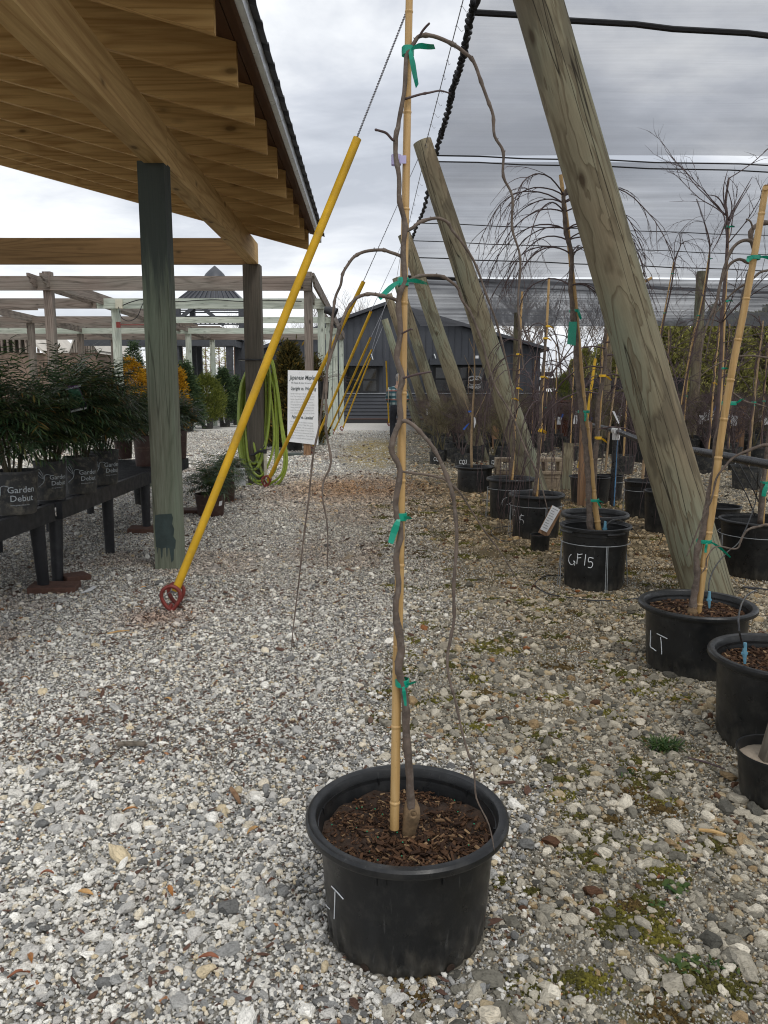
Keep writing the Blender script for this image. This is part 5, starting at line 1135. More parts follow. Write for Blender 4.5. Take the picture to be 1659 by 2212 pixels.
# ================================================================== TOWER PAVILION
def tower():
    Y = 37.0; cx_ = at(465, 620, Y).x; K = lambda y, YY=Y: at(465, y, YY).z
    T = thing('tower_pavilion', (cx_, Y, 0), 'dark lattice tower pavilion with pointed metal roof behind the pergola', 'pavilion')
    X = lambda x: at(x, 620, Y).x
    def pyr(m, w0, z0, w1, z1, n=4, rot=math.pi/4):
        s = math.sqrt(2)/2; vs = [Vector((cx_+w*math.cos(rot+2*math.pi*k/n)*1.0, Y+w*math.sin(rot+2*math.pi*k/n), z)) for w, z in ((w0, z0), (w1, z1)) for k in range(n)]
        m.add(vs, [(k, (k+1) % n, (k+1) % n+n, k+n) for k in range(n)])
    q = math.sqrt(2); wE = (X(531)-X(393))/2*q*1.04; m = MB(); zE = K(661)
    pyr(m, wE, zE, (X(492)-X(438))/2*q, K(615)); pyr(m, (X(492)-X(438))/2*q, K(615), (X(482)-X(450))/2*q, K(597)); m.build('roof', M['roofdark'], T, smooth=False)
    m = MB(); m.lathe([(0.52, K(600)), (0.42, K(592)), (0.30, K(586)), (0.02, K(574))], (cx_, Y, 0), 20); m.build('spire_cap', M['siding'], T)
    m = MB()
    for sx in range(-6, 7):      # standing seams on the front slope
        t_ = sx/6; p0 = Vector((cx_+t_*wE/q*0.98, Y-wE/q, zE+0.03)); w1 = (X(492)-X(438))/2; p1 = Vector((cx_+t_*w1*0.98, Y-w1, K(615)+0.03)); m.beam(p0, p1, 0.04, 0.06)
    m.build('roof_seam', M['siding'], T, smooth=False)
    w = wE/q*0.93; zb = K(709)
    for sx in (-1, 1):
        for sy in (-1, 1): m = MB(); m.box2((cx_+sx*w-0.12, Y+sy*w-0.12, 0), (cx_+sx*w+0.12, Y+sy*w+0.12, zE)); m.build('corner_post', M['charwood'], T, smooth=False)
    m = MB()
    for k in range(5): z = K(684)+k*(zE-K(684))/5; m.box2((cx_-w, Y-w-0.02, z+0.02), (cx_+w, Y-w+0.02, z+(zE-K(684))/5-0.02))
    m.build('board_band', M['charwood'], T, smooth=False)
    for sg in (-1, 1): m = MB(); m.beam((cx_+sg*0.1-0.5, Y-w-0.1, K(668)), (cx_+sg*1.15-0.5, Y-w-0.1, K(708)), 0.1, 0.16); m.build('gable_rake', M['charwood'], T, smooth=False)
    m = MB()
    for k in range(15): x = cx_-w+2*w*k/14; m.box2((x-0.03, Y-w-0.03, K(706)), (x+0.03, Y-w+0.01, K(690)))
    for k in range(5): z = K(706)+(K(690)-K(706))*k/4; m.box2((cx_-w, Y-w+0.015, z-0.03), (cx_+w, Y-w+0.045, z+0.03))
    m.build('lattice', M['charwood'], T, smooth=False)
    m = MB(); m.box2((X(230), Y-3.6, K(747, Y-3.6)), (X(536), Y-3.45, K(733, Y-3.6))); m.build('fascia', M['charwood'], T, smooth=False)
    m = MB(); m.box2((X(230), Y-3.4, K(741)), (X(536), Y+3.4, K(737))); m.build('flat_roof', M['charwood'], T, smooth=False)
    m = MB(); m.box2((X(530), Y-3.44, K(747, Y-3.6)), (X(532), Y+3.2, K(733, Y-3.6))); m.build('fascia', M['charwood'], T, smooth=False)
    for x, YY in ((497, Y-3.4), (515, Y-1.5), (432, Y+3), (383, Y-3.4), (345, Y+2)): xx = at(x, 800, YY).x; m = MB(); m.box2((xx-0.13, YY-0.13, 0), (xx+0.13, YY+0.13, K(741))); m.build('post', M['charwood'], T, smooth=False)
tower()

# ================================================================== DARK BUILDING
def building():
    Y = 34.0; X = lambda x: at(x, 850, Y).x; K = lambda y: at(829, y, Y).z
    xl, xp, xr = X(566), X(838), X(1165); zb = 0; zl, zp, zr = K(757), K(660), K(755)
    T = thing('shop_building', (xp, Y, 0), 'charcoal metal sided gable building at the far end of the aisle', 'building')
    m = MB(); D = 14
    f = [(xl, Y, 0), (xr, Y, 0), (xr, Y, zr), (xp, Y, zp), (xl, Y, zl)]; b_ = [(x, Y+D, z) for x, y, z in f]; m.add(f+b_, [(0, 1, 2, 3, 4), (9, 8, 7, 6, 5), (0, 4, 9, 5), (1, 6, 7, 2)]); m.build('wall', M['siding'], T, smooth=False)
    def rz(x): return zl+(zp-zl)*(x-xl)/(xp-xl) if x < xp else zp+(zr-zp)*(x-xp)/(xr-xp)
    m = MB(); zled = K(850)
    n = int((xr-xl)/0.30)
    for i in range(1, n): x = xl+(xr-xl)*i/n; m.box2((x-0.014, Y-0.03, zled+0.03), (x+0.014, Y-0.002, rz(x)-0.01))
    m.build('standing_seam', M['siding'], T, smooth=False)
    m = MB()
    for k in range(7):
        z0 = 0.18+(zled-0.2)*k/7; z1 = 0.18+(zled-0.2)*(k+1)/7; m.add([(X(741), Y-0.01, z1), (xr, Y-0.01, z1), (xr, Y-0.045, z0+0.01), (X(741), Y-0.045, z0+0.01), (X(741), Y-0.01, z0), (xr, Y-0.01, z0)], [(0, 1, 2, 3)[::-1], (3, 2, 5, 4)[::-1]])
    m.build('lap_siding', M['siding'], T, smooth=False)
    m = MB(); m.box2((X(741), Y-0.07, zled-0.015), (xr+0.05, Y-0.001, zled+0.025)); m.build('ledge', M['ledge'], T, smooth=False)
    m = MB(); m.box2((X(741), Y-0.35, 0.0), (xr, Y-0.05, 0.16)); m.build('base_plinth', M['trim'], T, smooth=False)
    m = MB(); m.box2((X(741), Y-0.36, 0.162), (xr, Y-0.05, 0.19)); m.build('base_flashing', M['paver'], T, smooth=False)
    m = MB(); ov = 0.35
    for A, B in (((xl-0.3, zl-0.11), (xp, zp)), ((xp, zp), (xr+0.3, zr-0.09))):
        P = [(A[0], Y-ov, A[1]+0.02), (B[0], Y-ov, B[1]+0.02), (B[0], Y+D, B[1]+0.02), (A[0], Y+D, A[1]+0.02)]; Q = [(x, y, z+0.14) for x, y, z in P]; m.add(P+Q, [(3, 2, 1, 0), (4, 5, 6, 7), (0, 1, 5, 4), (1, 2, 6, 5), (2, 3, 7, 6), (3, 0, 4, 7)])
    m.build('roof', M['roofdark'], T, smooth=False)
    glass = newmat('window_glass'); setin(glass[2], Base_Color=(0.012, 0.014, 0.016), Roughness=0.06); glass[2].inputs['Specular IOR Level'].default_value = 0.6
    def window(x0, x1, y0, y1, cols, rows, awn=True):
        a, b2 = X(x0), X(x1); z1, z0 = K(y0), K(y1); m = MB(); m.box2((a, Y-0.034, z0), (b2, Y-0.030, z1)); fr = MB(); t_ = 0.055
        for k in range(cols+1): x = a+(b2-a)*k/cols; fr.box2((x-t_, Y-0.07, z0), (x+t_, Y-0.036, z1))
        for k in range(rows+1): z = z0+(z1-z0)*k/rows; fr.box2((a-t_, Y-0.085, z-t_*0.7), (b2+t_, Y-0.071, z+t_*0.7))
        w = fr.build('window', M['trim'], T, smooth=False); m.build('pane', glass[0], w, smooth=False)
        if awn:
            m = MB(); zz = z1+0.06; m.box2((a-0.25, Y-0.75, zz), (b2+0.25, Y-0.04, zz+0.26)); m.build('awning', M['siding'], T, smooth=False)
    window(*[Z(7, 150, 0)[0], Z(7, 388, 0)[0]], Z(7, 0, 500)[1], 846, 2, 2); window(Z(7, 805, 0)[0], Z(7, 1175, 0)[0], Z(7, 0, 492)[1], 846, 3, 2)
    # bare-branch reflections are left to the glass; window lettering and shield logo
    Ys = Y-0.10; m = MB(); ux, uz = Vector((1, 0, 0)), Vector((0, 0, 1))
    P = lambda x, y, o=0: at(*Z('a', x, y), Ys-o)
    sh = MB(); sh.add([P(x, y) for x, y in ((616, 160), (640, 150), (690, 144), (745, 150), (762, 162), (762, 225), (745, 242), (690, 250), (632, 242), (616, 225))], [tuple(range(10))]); sh.build('window_logo', M['paper'], T, smooth=False)
    inn = MB(); inn.add([P(x, y, .004) for x, y in ((622, 178), (645, 165), (660, 158), (672, 170), (690, 150), (708, 172), (722, 160), (756, 185), (756, 222), (742, 236), (690, 244), (636, 236), (622, 222))], [tuple(range(13))]); inn.build('logo_mountains', plain('dark_logo_print', (0.06, 0.045, 0.035), 0.6), T, smooth=False)
    pk = MB(); pk.add([P(x, y, .008) for x, y in ((628, 200), (645, 185), (656, 196), (672, 178), (690, 160), (704, 180), (718, 175), (750, 200), (735, 196), (715, 198), (690, 190), (668, 198), (648, 204))], [tuple(range(13))]); pk.build('logo_snowcaps', M['paper'], T, smooth=False)
    m = MB(); text_flat(m, 'Design Center', P(686, 280, .004), ux, uz, 0.20, fitw=(P(762, 0).x-P(610, 0).x), bold=0.004); m.build('window_lettering', M['lampwhite'], T, smooth=False)
    m = MB(); text_flat(m, 'for Homes and Gardens', P(688, 293, .004), ux, uz, 0.075, fitw=(P(735, 0).x-P(642, 0).x)); m.build('window_lettering', M['lampwhite'], T, smooth=False)
    for (x, y) in ((805, 405), (342, 405)): p = at(*Z(7, x, y), Y-0.1); m = MB(); m.tube([p, p+Vector((0.0, -0.10, 0.02)), p+Vector((0.08, -0.25, -0.25)), p+Vector((0.12, -0.28, -0.38))], [0.05, 0.03, 0.03, 0.07], 8); m.build('wall_lamp', M['wire'], T)
    for zk, x, y, s in ((7, 1120, 430, 0.11), (4, 1060, 228, 0.13)): p = at(*Z(zk, x, y), Y-0.09); m = MB(); m.box(p, (s*1.2, 0.08, s*2)); m.build('meter_box', M['lampwhite'], T, smooth=False)
    # low annex to the right with a dark canopy
    A = thing('annex', (X(1230), Y+1, 0), 'low dark annex with a white lit window right of the charcoal building', 'building')
    m = MB(); m.box2((xr+0.05, Y+1.0, 0), (X(1330), Y+5, K(850))); m.build('wall', M['charwood'], A, smooth=False)
    m = MB(); m.box2((xr+0.03, Y-0.2, K(833)), (X(1420), Y+3, K(820))); m.build('canopy', M['trim'], A, smooth=False)
    m = MB(); m.box2((X(1160), Y+0.2, K(812)), (X(1196), Y+1, K(803))); m.build('awning', M['trim'], A, smooth=False)
building()
# ================================================================== NURSERY TREES ON THE RIGHT
def wire_stand(c, R, h, label, rnd, rb=0.80):
    T = thing('wire_pot_stand', c, label, 'wire stand', 'galvanised wire stands holding the pots')
    zr = h*0.74; rr = R*(rb+0.13)+0.006; m = MB(); m.tube([c+Vector((rr*math.cos(a), rr*math.sin(a), zr)) for a in [2*math.pi*k/36 for k in range(36)]], 0.0028, 5, closed=True); m.build('ring', M['wire'], T)
    for k in range(4):
        a = -1.45 + k*math.pi/2 + rnd.uniform(-0.1, 0.1)
        for s in (-0.05, 0.05):
            p = c+Vector((rr*math.cos(a+s*0.4), rr*math.sin(a+s*0.4), zr)); q = c+Vector((rr*1.06*math.cos(a+s*(2.2 if k % 2 else 0.5)), rr*1.06*math.sin(a+s*(2.2 if k % 2 else 0.5)), 0.0)); m = MB(); m.tube([p, q], 0.0028, 5); m.build('leg', M['wire'], T)
    return T
GRP = 'bare nursery trees in black pots along the right'
def ptree(box, label, rb=0.8, wide=True, seed=0, soilz=0.84, chips=300, mat='plastic', group=GRP, name='potted_tree', sr=0.86):
    c, R, h = pot_solve(*box, rb=rb); T = thing(name, c, label, 'potted tree' if name == 'potted_tree' else 'pot', group)
    pot_mb(c, R, h, 66, wide=wide, rb=rb).build('pot', M[mat], T, angle=35)
    soil_mb(c, R, soilz*h, 0.842 if wide else 0.90, 32, 0.012, seed).build('soil', M['soil'], T)
    rnd = random.Random(seed)
    if chips: tag(chips_mb(c, R, soilz*h, chips, rnd, (0.010, 0.03), 0.81).build('mulch', M['chip'], T, smooth=False), kind='stuff')
    return T, c, R, h, rnd
def cane(T, pts, Y, r, nodes=8, mat='bamboo', name='bamboo_cane', top_dY=0):
    P = [at(x, y, Y+top_dY*i/(len(pts)-1)) for i, (x, y) in enumerate(pts)]; bamboo_mb(P, r, nodes, 10, sub=8).build(name, M[mat], T)
def limb(T, pts, Y, r, name='branch', mat='bark', dY=0, n=8, sub=4, rnd=None, step=0.08):
    P = spline([at(x, y, Y+dY*i/(len(pts)-1)) for i, (x, y) in enumerate(pts)], sub); RR = lerpr(r, len(P)); RR = knobby(P, [q*(0.9 if name in ('trunk', 'root_flare') else 0.75) for q in RR], rnd or random.Random(1), 0.25, step)
    m = MB(); m.tube(P, RR, n); return m.build(name, M[mat], T, angle=180)
def tiep(T, x, y, Y, r, mat='greentape', st=None, rnd=None):
    tie_mb(at(x, y, Y), r, st or [(.8, -.5, .05, .014)], rnd).build('tie_tape', M[mat], T)
def droop(m, P, d, L_, r, rnd, g=0.25, wig=0.12, n=10, sides=4, sub=0, subL=0.3):
    P = Vector(P); d = Vector(d).normalized(); pts = [P.copy()]; st = L_/n
    for i in range(n):
        d = (d + Vector((rnd.uniform(-wig, wig), rnd.uniform(-wig, wig), -g + rnd.uniform(-wig, wig)*0.4))).normalized(); P = P + d*st; pts.append(P.copy())
        if sub and i > 1 and rnd.random() < 0.75: droop(m, P, d + Vector((rnd.uniform(-.8, .8), rnd.uniform(-.8, .8), rnd.uniform(-.3, .5))), L_*subL*rnd.uniform(0.5, 1.2), r*0.55, rnd, g, wig*1.4, 6, 3, sub-1, subL)
    m.tube(pts, [r, r*0.35], sides, cap=False); return pts
def label_flat(T, quad_px, Y, lines=5, name='plant_tag', mat='paper'):
    q = [at(x, y, Y) for x, y in quad_px]; m = MB(); m.quad(*q[::-1]); t_ = m.build(name, M[mat], T, smooth=False)
    if lines:
        m = MB(); a, b_, c_, d_ = [p+Vector((0, -0.002, 0)) for p in q]
        for k in range(lines):
            u0 = (k+0.8)/(lines+1.2); u1 = u0+0.25/(lines+1); w = 0.85-0.1*((k*7) % 4); m.quad(a.lerp(d_, u0).lerp(b_.lerp(c_, u0), 0.12), a.lerp(d_, u1).lerp(b_.lerp(c_, u1), 0.12), a.lerp(d_, u1).lerp(b_.lerp(c_, u1), w), a.lerp(d_, u0).lerp(b_.lerp(c_, u0), w))
        m.build('tag_print', M['inkgrey'], T, smooth=False)
def dripper(T, x, y, Y, s=1.0):
    p = at(x, y, Y); m = MB(); m.tube([p+Vector((0, 0, 0.035*s)), p+Vector((0, 0, 0.0)), p+Vector((0.004, 0, -0.035*s))], [0.0055*s, 0.0075*s, 0.004*s], 8); m.box(p, (0.020*s, 0.006, 0.008*s)); m.build('drip_emitter', M['bluedrip'], T, smooth=False)
def tubeline(label, pts3, r=0.0035, mat='poly', name='drip_tube'):
    P = spline(pts3, 6); m = MB(); m.tube(P, r, 6); return tag(m.build(name, M[mat], None, loc=P[0]), label, 'drip tube', 'thin black irrigation tubes')

# --- LT pot -------------------------------------------------------
T, c, R, h, rnd = ptree((1380, 1627, 1336, 1475), 'bare tree with bamboo cane leaning right, in black LT pot before the largest pole', rb=0.80, seed=11, chips=900)
LTc = c; Yt = c.y
writing([ZZ('H', (407, 647), (406, 720), (405, 775), (425, 792), (452, 813))], c, R, h, 0.0022, parent=T, rb=0.8)
writing([ZZ('H', (458, 672), (500, 693), (542, 714)), ZZ('H', (487, 700), (494, 760), (496, 838))], c, R, h, 0.0022, parent=T, rb=0.8)
cane(T, [Z('G', 1120, 1455), Z('G', 1180, 1000), Z('G', 1250, 530), Z('G', 1300, 110), Z(8, 1420, 450), Z(8, 1490, 100), Z(6, 1590, 1400), Z(6, 1640, 1100), (1654, 405)], Yt-0.01, [0.017, 0.0165, 0.0155, 0.014, 0.012], 11, top_dY=-0.15)
limb(T, [Z('G', 1085, 1450), Z('G', 1092, 1330), Z('G', 1120, 1150), Z('G', 1115, 980), Z('G', 1165, 820), Z('G', 1200, 620), Z('G', 1235, 430), Z('G', 1265, 300), Z(8, 1300, 1000), Z(8, 1345, 800), Z(8, 1390, 600), Z(8, 1412, 450), Z(8, 1445, 250), Z(8, 1480, 100), Z(6, 1520, 1700), Z(6, 1550, 1560), Z(6, 1585, 1440), Z(6, 1560, 1330), Z(6, 1590, 1280), Z(6, 1659, 1262), (1690, 500)], Yt-0.03, [0.021, 0.016, 0.0155, 0.0175, 0.015, 0.014, 0.014, 0.013, 0.013, 0.012, 0.012, 0.011, 0.010], 'trunk', rnd=rnd)
limb(T, [Z('G', 1082, 1452), Z('G', 1083, 1415), Z('G', 1090, 1380)], Yt-0.03, [0.025, 0.026, 0.018], 'root_flare', 'graft', n=12)
limb(T, [Z('G', 1040, 1000), Z('G', 1090, 880), Z('G', 1165, 700), Z('G', 1230, 560), Z('G', 1265, 410), Z('G', 1320, 330), Z('G', 1400, 245), Z('G', 1520, 190), Z('G', 1659, 152), (1700, 985)], Yt-0.09, [0.003, 0.005, 0.006, 0.0065, 0.007, 0.0095, 0.010], rnd=rnd)
limb(T, [Z('G', 1150, 1130), Z('G', 1190, 1080), Z('G', 1195, 1010), Z('G', 1245, 935), Z('G', 1300, 925), Z('G', 1390, 943), Z('G', 1435, 930), Z('G', 1460, 860), Z('G', 1510, 795), Z('G', 1600, 770), Z('G', 1659, 760), (1700, 1150)], Yt-0.12, [0.0022, 0.004, 0.005, 0.007, 0.0085], rnd=rnd)
limb(T, [Z('G', 1190, 1010), Z('G', 1180, 1080), Z('G', 1155, 1125)], Yt-0.12, [0.003, 0.002], rnd=rnd)
# upper limbs of the same tree
for pts, r in (([Z(6, 1590, 1440), Z(6, 1570, 1370), Z(6, 1510, 1365), Z(6, 1450, 1420), Z(6, 1400, 1560), Z(6, 1370, 1700), Z(6, 1330, 1800), Z(8, 1270, 110), Z(8, 1225, 230), Z(8, 1200, 400), Z(8, 1190, 640)], [0.011, 0.0095, 0.008, 0.007, 0.005, 0.0028]),
               ([Z(6, 1585, 1440), Z(6, 1560, 1490), Z(6, 1500, 1468), Z(6, 1450, 1490), Z(6, 1420, 1540), Z(6, 1380, 1640), Z(8, 1300, 60), Z(8, 1270, 200), Z(8, 1230, 400)], [0.009, 0.008, 0.006, 0.0025]),
               ([Z(6, 1575, 1300), Z(6, 1560, 1255), Z(6, 1535, 1240)], [0.006, 0.004]),
               ([Z(6, 1659, 1530), Z(6, 1610, 1545), Z(6, 1560, 1590), Z(6, 1480, 1640), Z(6, 1420, 1700), Z(6, 1350, 1790)], [0.007, 0.006, 0.003]),
               ([Z(8, 1165, 550), Z(8, 1260, 470), Z(8, 1400, 400), Z(8, 1530, 380), Z(8, 1659, 395)], [0.002, 0.004, 0.005, 0.006]),
               ([Z(8, 1420, 635), Z(8, 1500, 690), Z(8, 1600, 715), Z(8, 1659, 735)], [0.006, 0.004, 0.003])):
    limb(T, pts, Yt-0.06, r, rnd=rnd)
tiep(T, *Z('G', 1175, 882), Yt-0.02, 0.030, st=[(1, -.5, .10, .016), (-.1, -1, .04, .012)], rnd=rnd)
tiep(T, *Z(8, 1395, 705), Yt-0.05, 0.028, st=[(1, .9, .05, .014)], rnd=rnd); tiep(T, *Z(6, 1580, 1460), Yt-0.14, 0.024, st=[(1, 0, .06, .016), (-1, -.4, .03, .016)], rnd=rnd)
dripper(T, *Z('G', 1210, 1330), Yt-0.02, 1.15)
tubeline('thin black drip tube arching into the pot lettered LT', [at(*Z('H', 874, 375), Yt), at(*Z('H', 880, 250), Yt+0.1), at(*Z('H', 930, 130), Yt+0.4), at(*Z('H', 1020, 20), Yt+0.7), at(*Z('G', 1450, 870), Yt+1.0), at(*Z('G', 1560, 600), Yt+1.3), at(*Z('G', 1585, 350), Yt+1.2)])
# --- pot on the right edge -----------------------------------------
T, c, R, h, rnd = ptree((1533, 1838, 1466, 1655), 'wide black pot with mulch on the right edge, nearer than the pot lettered LT', rb=0.80, seed=12, chips=1200)
limb(T, [(1690, 1420), (1686, 1300), (1700, 1100), (1692, 800), (1700, 400)], c.y, [0.02, 0.014, 0.012, 0.010, 0.006], 'trunk', rnd=rnd)
cane(T, [(1705, 1420), (1715, 1000), (1722, 300)], c.y, [0.015, 0.012, 0.008], 8)
dripper(T, *Z('H', 1162, 830), c.y-0.12, 1.1)
tubeline('thin black drip tube looping over the rim of the right edge pot', [at(*Z('H', 1150, 780), c.y-0.12), at(*Z('H', 1120, 650), c.y-0.2), at(*Z('H', 1120, 500), c.y-0.1), at(*Z('H', 1170, 380), c.y+0.1), at(*Z('H', 1260, 325), c.y+0.3), at(*Z('H', 1351, 318), c.y+0.4), (2.9, c.y+0.5, 0.3)])
# --- small pot with sand and a grey timber stake ---------------------
c, R, h = pot_solve(1592, 1762, 1662, 1762, rb=0.82); T = thing('stake_pot', c, 'small black pot of sand holding a thick grey timber stake, right edge', 'pot')
simple_pot(c, R, h, M['plastic'], T, 0.82, soil=False, n=64); soil_mb(c, R, h*0.80, 0.93, 32, 0.006, 3).build('sand', M['sand'], T)
m = MB(); m.beam(at(1655, 1690, c.y), at(1760, 1330, c.y+0.05), 0.075, 0.04, up=(0, -1, 0)); m.build('timber_stake', M['stakeg'], T, smooth=False)

# --- GF15 weeping tree -----------------------------------------------
T, c, R, h, rnd = ptree((1210, 1362, 1146, 1280), 'umbrella shaped bare weeping tree in the ringed black pot lettered GF15', wide=False, rb=0.82, seed=13, chips=200, soilz=0.80)
Yt = c.y; GF = c
for k in range(3):      # stacked inner rims
    m = MB(); r0 = R*(0.99-0.022*k); z = h*(0.99-0.02*k); m.tube([c+Vector((r0*math.cos(a), r0*math.sin(a), z)) for a in [2*math.pi*i/60 for i in range(60)]], 0.006, 6, closed=True); m.build('rim_ridge', M['plastic'], T)
for a in (-1.25, -2.75, 0.25): 
    m = MB(); m.tube(spline([c+Vector(((R*1.03)*math.cos(a+s), (R*1.03)*math.sin(a+s), h*0.925)) for s in (-0.28, -0.14, 0, 0.14, 0.28)], 4), 0.010, 8); m.build('handle', M['plastic'], T)
for st in ([(162,985),(148,1000),(142,1030),(152,1055),(172,1063),(188,1040),(178,1035),(190,1045),(186,1068)], [(212,978),(204,1058)], [(208,988),(246,982)], [(208,1012),(236,1010)], [(272,985),(262,1068)], [(330,1015),(298,1010),(292,1040),(315,1042),(325,1062),(312,1085),(288,1082)]):
    writing([ZZ('G', *st)], c, R, h, 0.0027, parent=T, rb=0.82, rt=0.95)
cane(T, [Z('G', 372, 812), Z('G', 330, 520), Z('G', 300, 180), Z(8, 400, 700), Z(8, 365, 300), Z(8, 340, 0), Z(6, 545, 1500), Z(6, 520, 1260), Z(6, 505, 1150), Z(6, 485, 990)], Yt+0.01, [0.020, 0.019, 0.017, 0.014, 0.012], 11)
trk = [Z('G', 325, 815), Z('G', 305, 780), Z('G', 298, 600), Z('G', 290, 400), Z('G', 275, 200), Z('G', 262, 60), Z(8, 395, 850), Z(8, 380, 700), Z(8, 362, 560), Z(8, 350, 400), Z(8, 347, 220), Z(8, 325, 60), Z(6, 555, 1840), Z(6, 550, 1720), Z(6, 540, 1620), Z(6, 548, 1500), Z(6, 545, 1420), Z(6, 515, 1320), Z(6, 508, 1230), Z(6, 500, 1150), Z(6, 505, 1100), Z(6, 530, 1068), Z(6, 570, 1060)]
limb(T, trk, Yt-0.02, [0.024, 0.019, 0.018, 0.017, 0.016, 0.015, 0.014, 0.013], 'trunk', rnd=rnd)
tiep(T, *Z('G', 325, 570), Yt, 0.040, st=[(1, -.1, .04, .014), (.6, -.7, .05, .014)], rnd=rnd); tiep(T, *Z(8, 402, 762), Yt, 0.034, st=[(0, -1, .05, .02)], rnd=rnd); tiep(T, *Z(8, 338, 75), Yt, 0.030, st=[(.6, -1, .05, .02)], rnd=rnd)
label_flat(T, ZZ(8, (300, 148), (355, 148), (345, 312), (287, 300)), Yt-0.04, 0, 'green_tag', 'greentape')
hubs = [Z(6, 500, 1150), Z(6, 505, 1200), Z(6, 515, 1300), Z(6, 545, 1440), Z(6, 505, 1110), Z(6, 540, 1620), Z(6, 525, 1360)]
nb = 0
for hi_, hb in enumerate(hubs):
    for k in range(4 if hi_ < 5 else 3):
        a = math.pi*(k % 2) + rnd.uniform(-1.0, 1.0); p = at(hb[0], hb[1], Yt-0.02); m = MB(); L_ = rnd.uniform(0.55, 0.92)*(1.0 if hi_ < 5 else 0.7)
        droop(m, p, (math.cos(a), math.sin(a)*0.8, rnd.uniform(0.45, 1.0)), L_, 0.0050, rnd, g=0.19, wig=0.15, n=14, sides=5, sub=2, subL=0.30); m.build('branch', M['barktwig'], T, angle=180)
wire_stand(c, R, h, 'wire ring stand around the pot lettered GF15', rnd, 0.82)
dripper(T, *Z('G', 418, 790), Yt-0.02, 1.5)
tubeline('black tube arching out of the pot lettered GF15', [at(*Z('G', 425, 765), Yt), at(*Z('G', 480, 722), Yt+0.1), at(*Z('G', 560, 735), Yt+0.3), at(*Z('G', 640, 800), Yt+0.4), gp(*Z('G', 740, 925)), gp(*Z('G', 820, 925)), at(*Z('G', 900, 700), Yt+0.9)])
tubeline('black tube lying on the ground in a loop left of the GF15 pot', [gp(*Z('F', 1200, 1055)), gp(*Z('F', 1080, 1000)), gp(*Z('F', 1065, 970)), gp(*Z('F', 1130, 935))], 0.004)
tubeline('black tube curving on the ground in front of the GF15 pot', [gp(*Z('F', p[0], p[1]), 0.012) for p in ((1200, 1110), (1090, 1110), (1010, 1150), (1005, 1190), (1100, 1245), (1280, 1275), (1450, 1295), (1640, 1290), (1800, 1270))], 0.004)
tubeline('black tube loop on mossy ground left of the pot lettered 15', [gp(*Z('F', p[0], p[1]), 0.01) for p in ((820, 745), (700, 760), (675, 800), (740, 850), (860, 855))], 0.004)

# --- second pot behind GF15, and the two weeping trees with yellow ties
T, c, R, h, rnd = ptree((1212, 1358, 1118, 1240), 'wide rimmed black pot directly behind the GF15 pot', rb=0.80, seed=14, chips=400); wire_stand(c, R, h, 'wire ring stand hidden mostly behind the GF15 pot', rnd)
cane(T, [Z('G', 325, 660), Z('G', 345, 300), Z('G', 370, 20), Z(8, 500, 900), Z(8, 530, 500), Z(8, 560, 260), Z(8, 590, 20), (1248+160, 600)], c.y, [0.014, 0.012, 0.010], 10)
limb(T, [Z('G', 330, 655), Z('G', 340, 320), Z('G', 365, 40), Z(8, 490, 1000), Z(8, 500, 700), Z(8, 530, 560), Z(8, 548, 400), Z(8, 545, 260), Z(8, 570, 180), Z(8, 610, 150)], c.y-0.02, [0.018, 0.016, 0.015, 0.013, 0.010], 'trunk', rnd=rnd)
for x, y in (Z('G', 368, 100), Z(8, 530, 518), Z(8, 590, 175), Z(8, 500, 940)): tiep(T, x, y, c.y-0.02, 0.022, 'yellowtape', [(.9, -.4, .05, .018)], rnd)
for hb, dx in ((Z(8, 548, 330), -1), (Z(8, 530, 460), -1), (Z(8, 548, 290), 1), (Z(8, 575, 180), 1), (Z(8, 500, 640), -1), (Z(8, 520, 520), 1), (Z(8, 540, 380), 1), (Z(8, 505, 880), 1)):
    m = MB(); droop(m, at(hb[0], hb[1], c.y-0.03), (dx, rnd.uniform(-.5, .5), 0.5), rnd.uniform(0.9, 1.4), 0.006, rnd, g=0.30, wig=0.05, n=14, sides=5, sub=1, subL=0.3); m.build('branch', M['barktwig'], T, angle=180)
def weeper(box, label, base, canepts, r, ties, letter=None, seed=0, rb=0.8, hang=14):
    T, c, R, h, rnd = ptree(box, label, rb=rb, seed=seed, chips=500); wire_stand(c, R, h, 'wire ring stand around '+label.split(' in ')[-1], rnd)
    cane(T, canepts, c.y, r, 9)
    tr = [(x+(6 if i % 2 else 3)*(1 if i else 0)-6, y) for i, (x, y) in enumerate(canepts[:-1])]; limb(T, tr, c.y-0.02, [0.016, 0.013, 0.012, 0.009], 'trunk', rnd=rnd)
    for x, y in ties: tiep(T, x, y, c.y-0.02, 0.020, 'yellowtape', [(.9, -.3, .04, .016)], rnd)
    top = canepts[-2]
    for k in range(hang):
        i = rnd.randrange(max(1, len(canepts)-4), len(canepts)-1); x, y = canepts[i]; m = MB(); a = rnd.uniform(0, 6.28)
        droop(m, at(x-3, y+rnd.uniform(-10, 40), c.y-0.02), (math.cos(a), math.sin(a)*0.7, rnd.uniform(0.4, 0.9)), rnd.uniform(0.9, 1.6), 0.0052, rnd, g=0.42, wig=0.05, n=16, sides=4, sub=1, subL=0.22); m.build('branch', M['barktwig'], T, angle=180)
    return T, c, R, h
T, c, R, h = weeper((1098, 1220, 1073, 1167), 'weeping tree with yellow ties in the black pot lettered 15', None, [Z('F', 1005, 535), Z('F', 1018, 300), Z('F', 1040, 0), Z(8, 105, 850), Z(8, 120, 600), Z(8, 135, 350), Z(8, 150, 150), (1186, 600)], [0.017, 0.014, 0.010], [Z('F', 1035, 45), Z(8, 108, 885), Z(8, 122, 525), Z(8, 140, 262), Z(8, 155, 180)], seed=15)
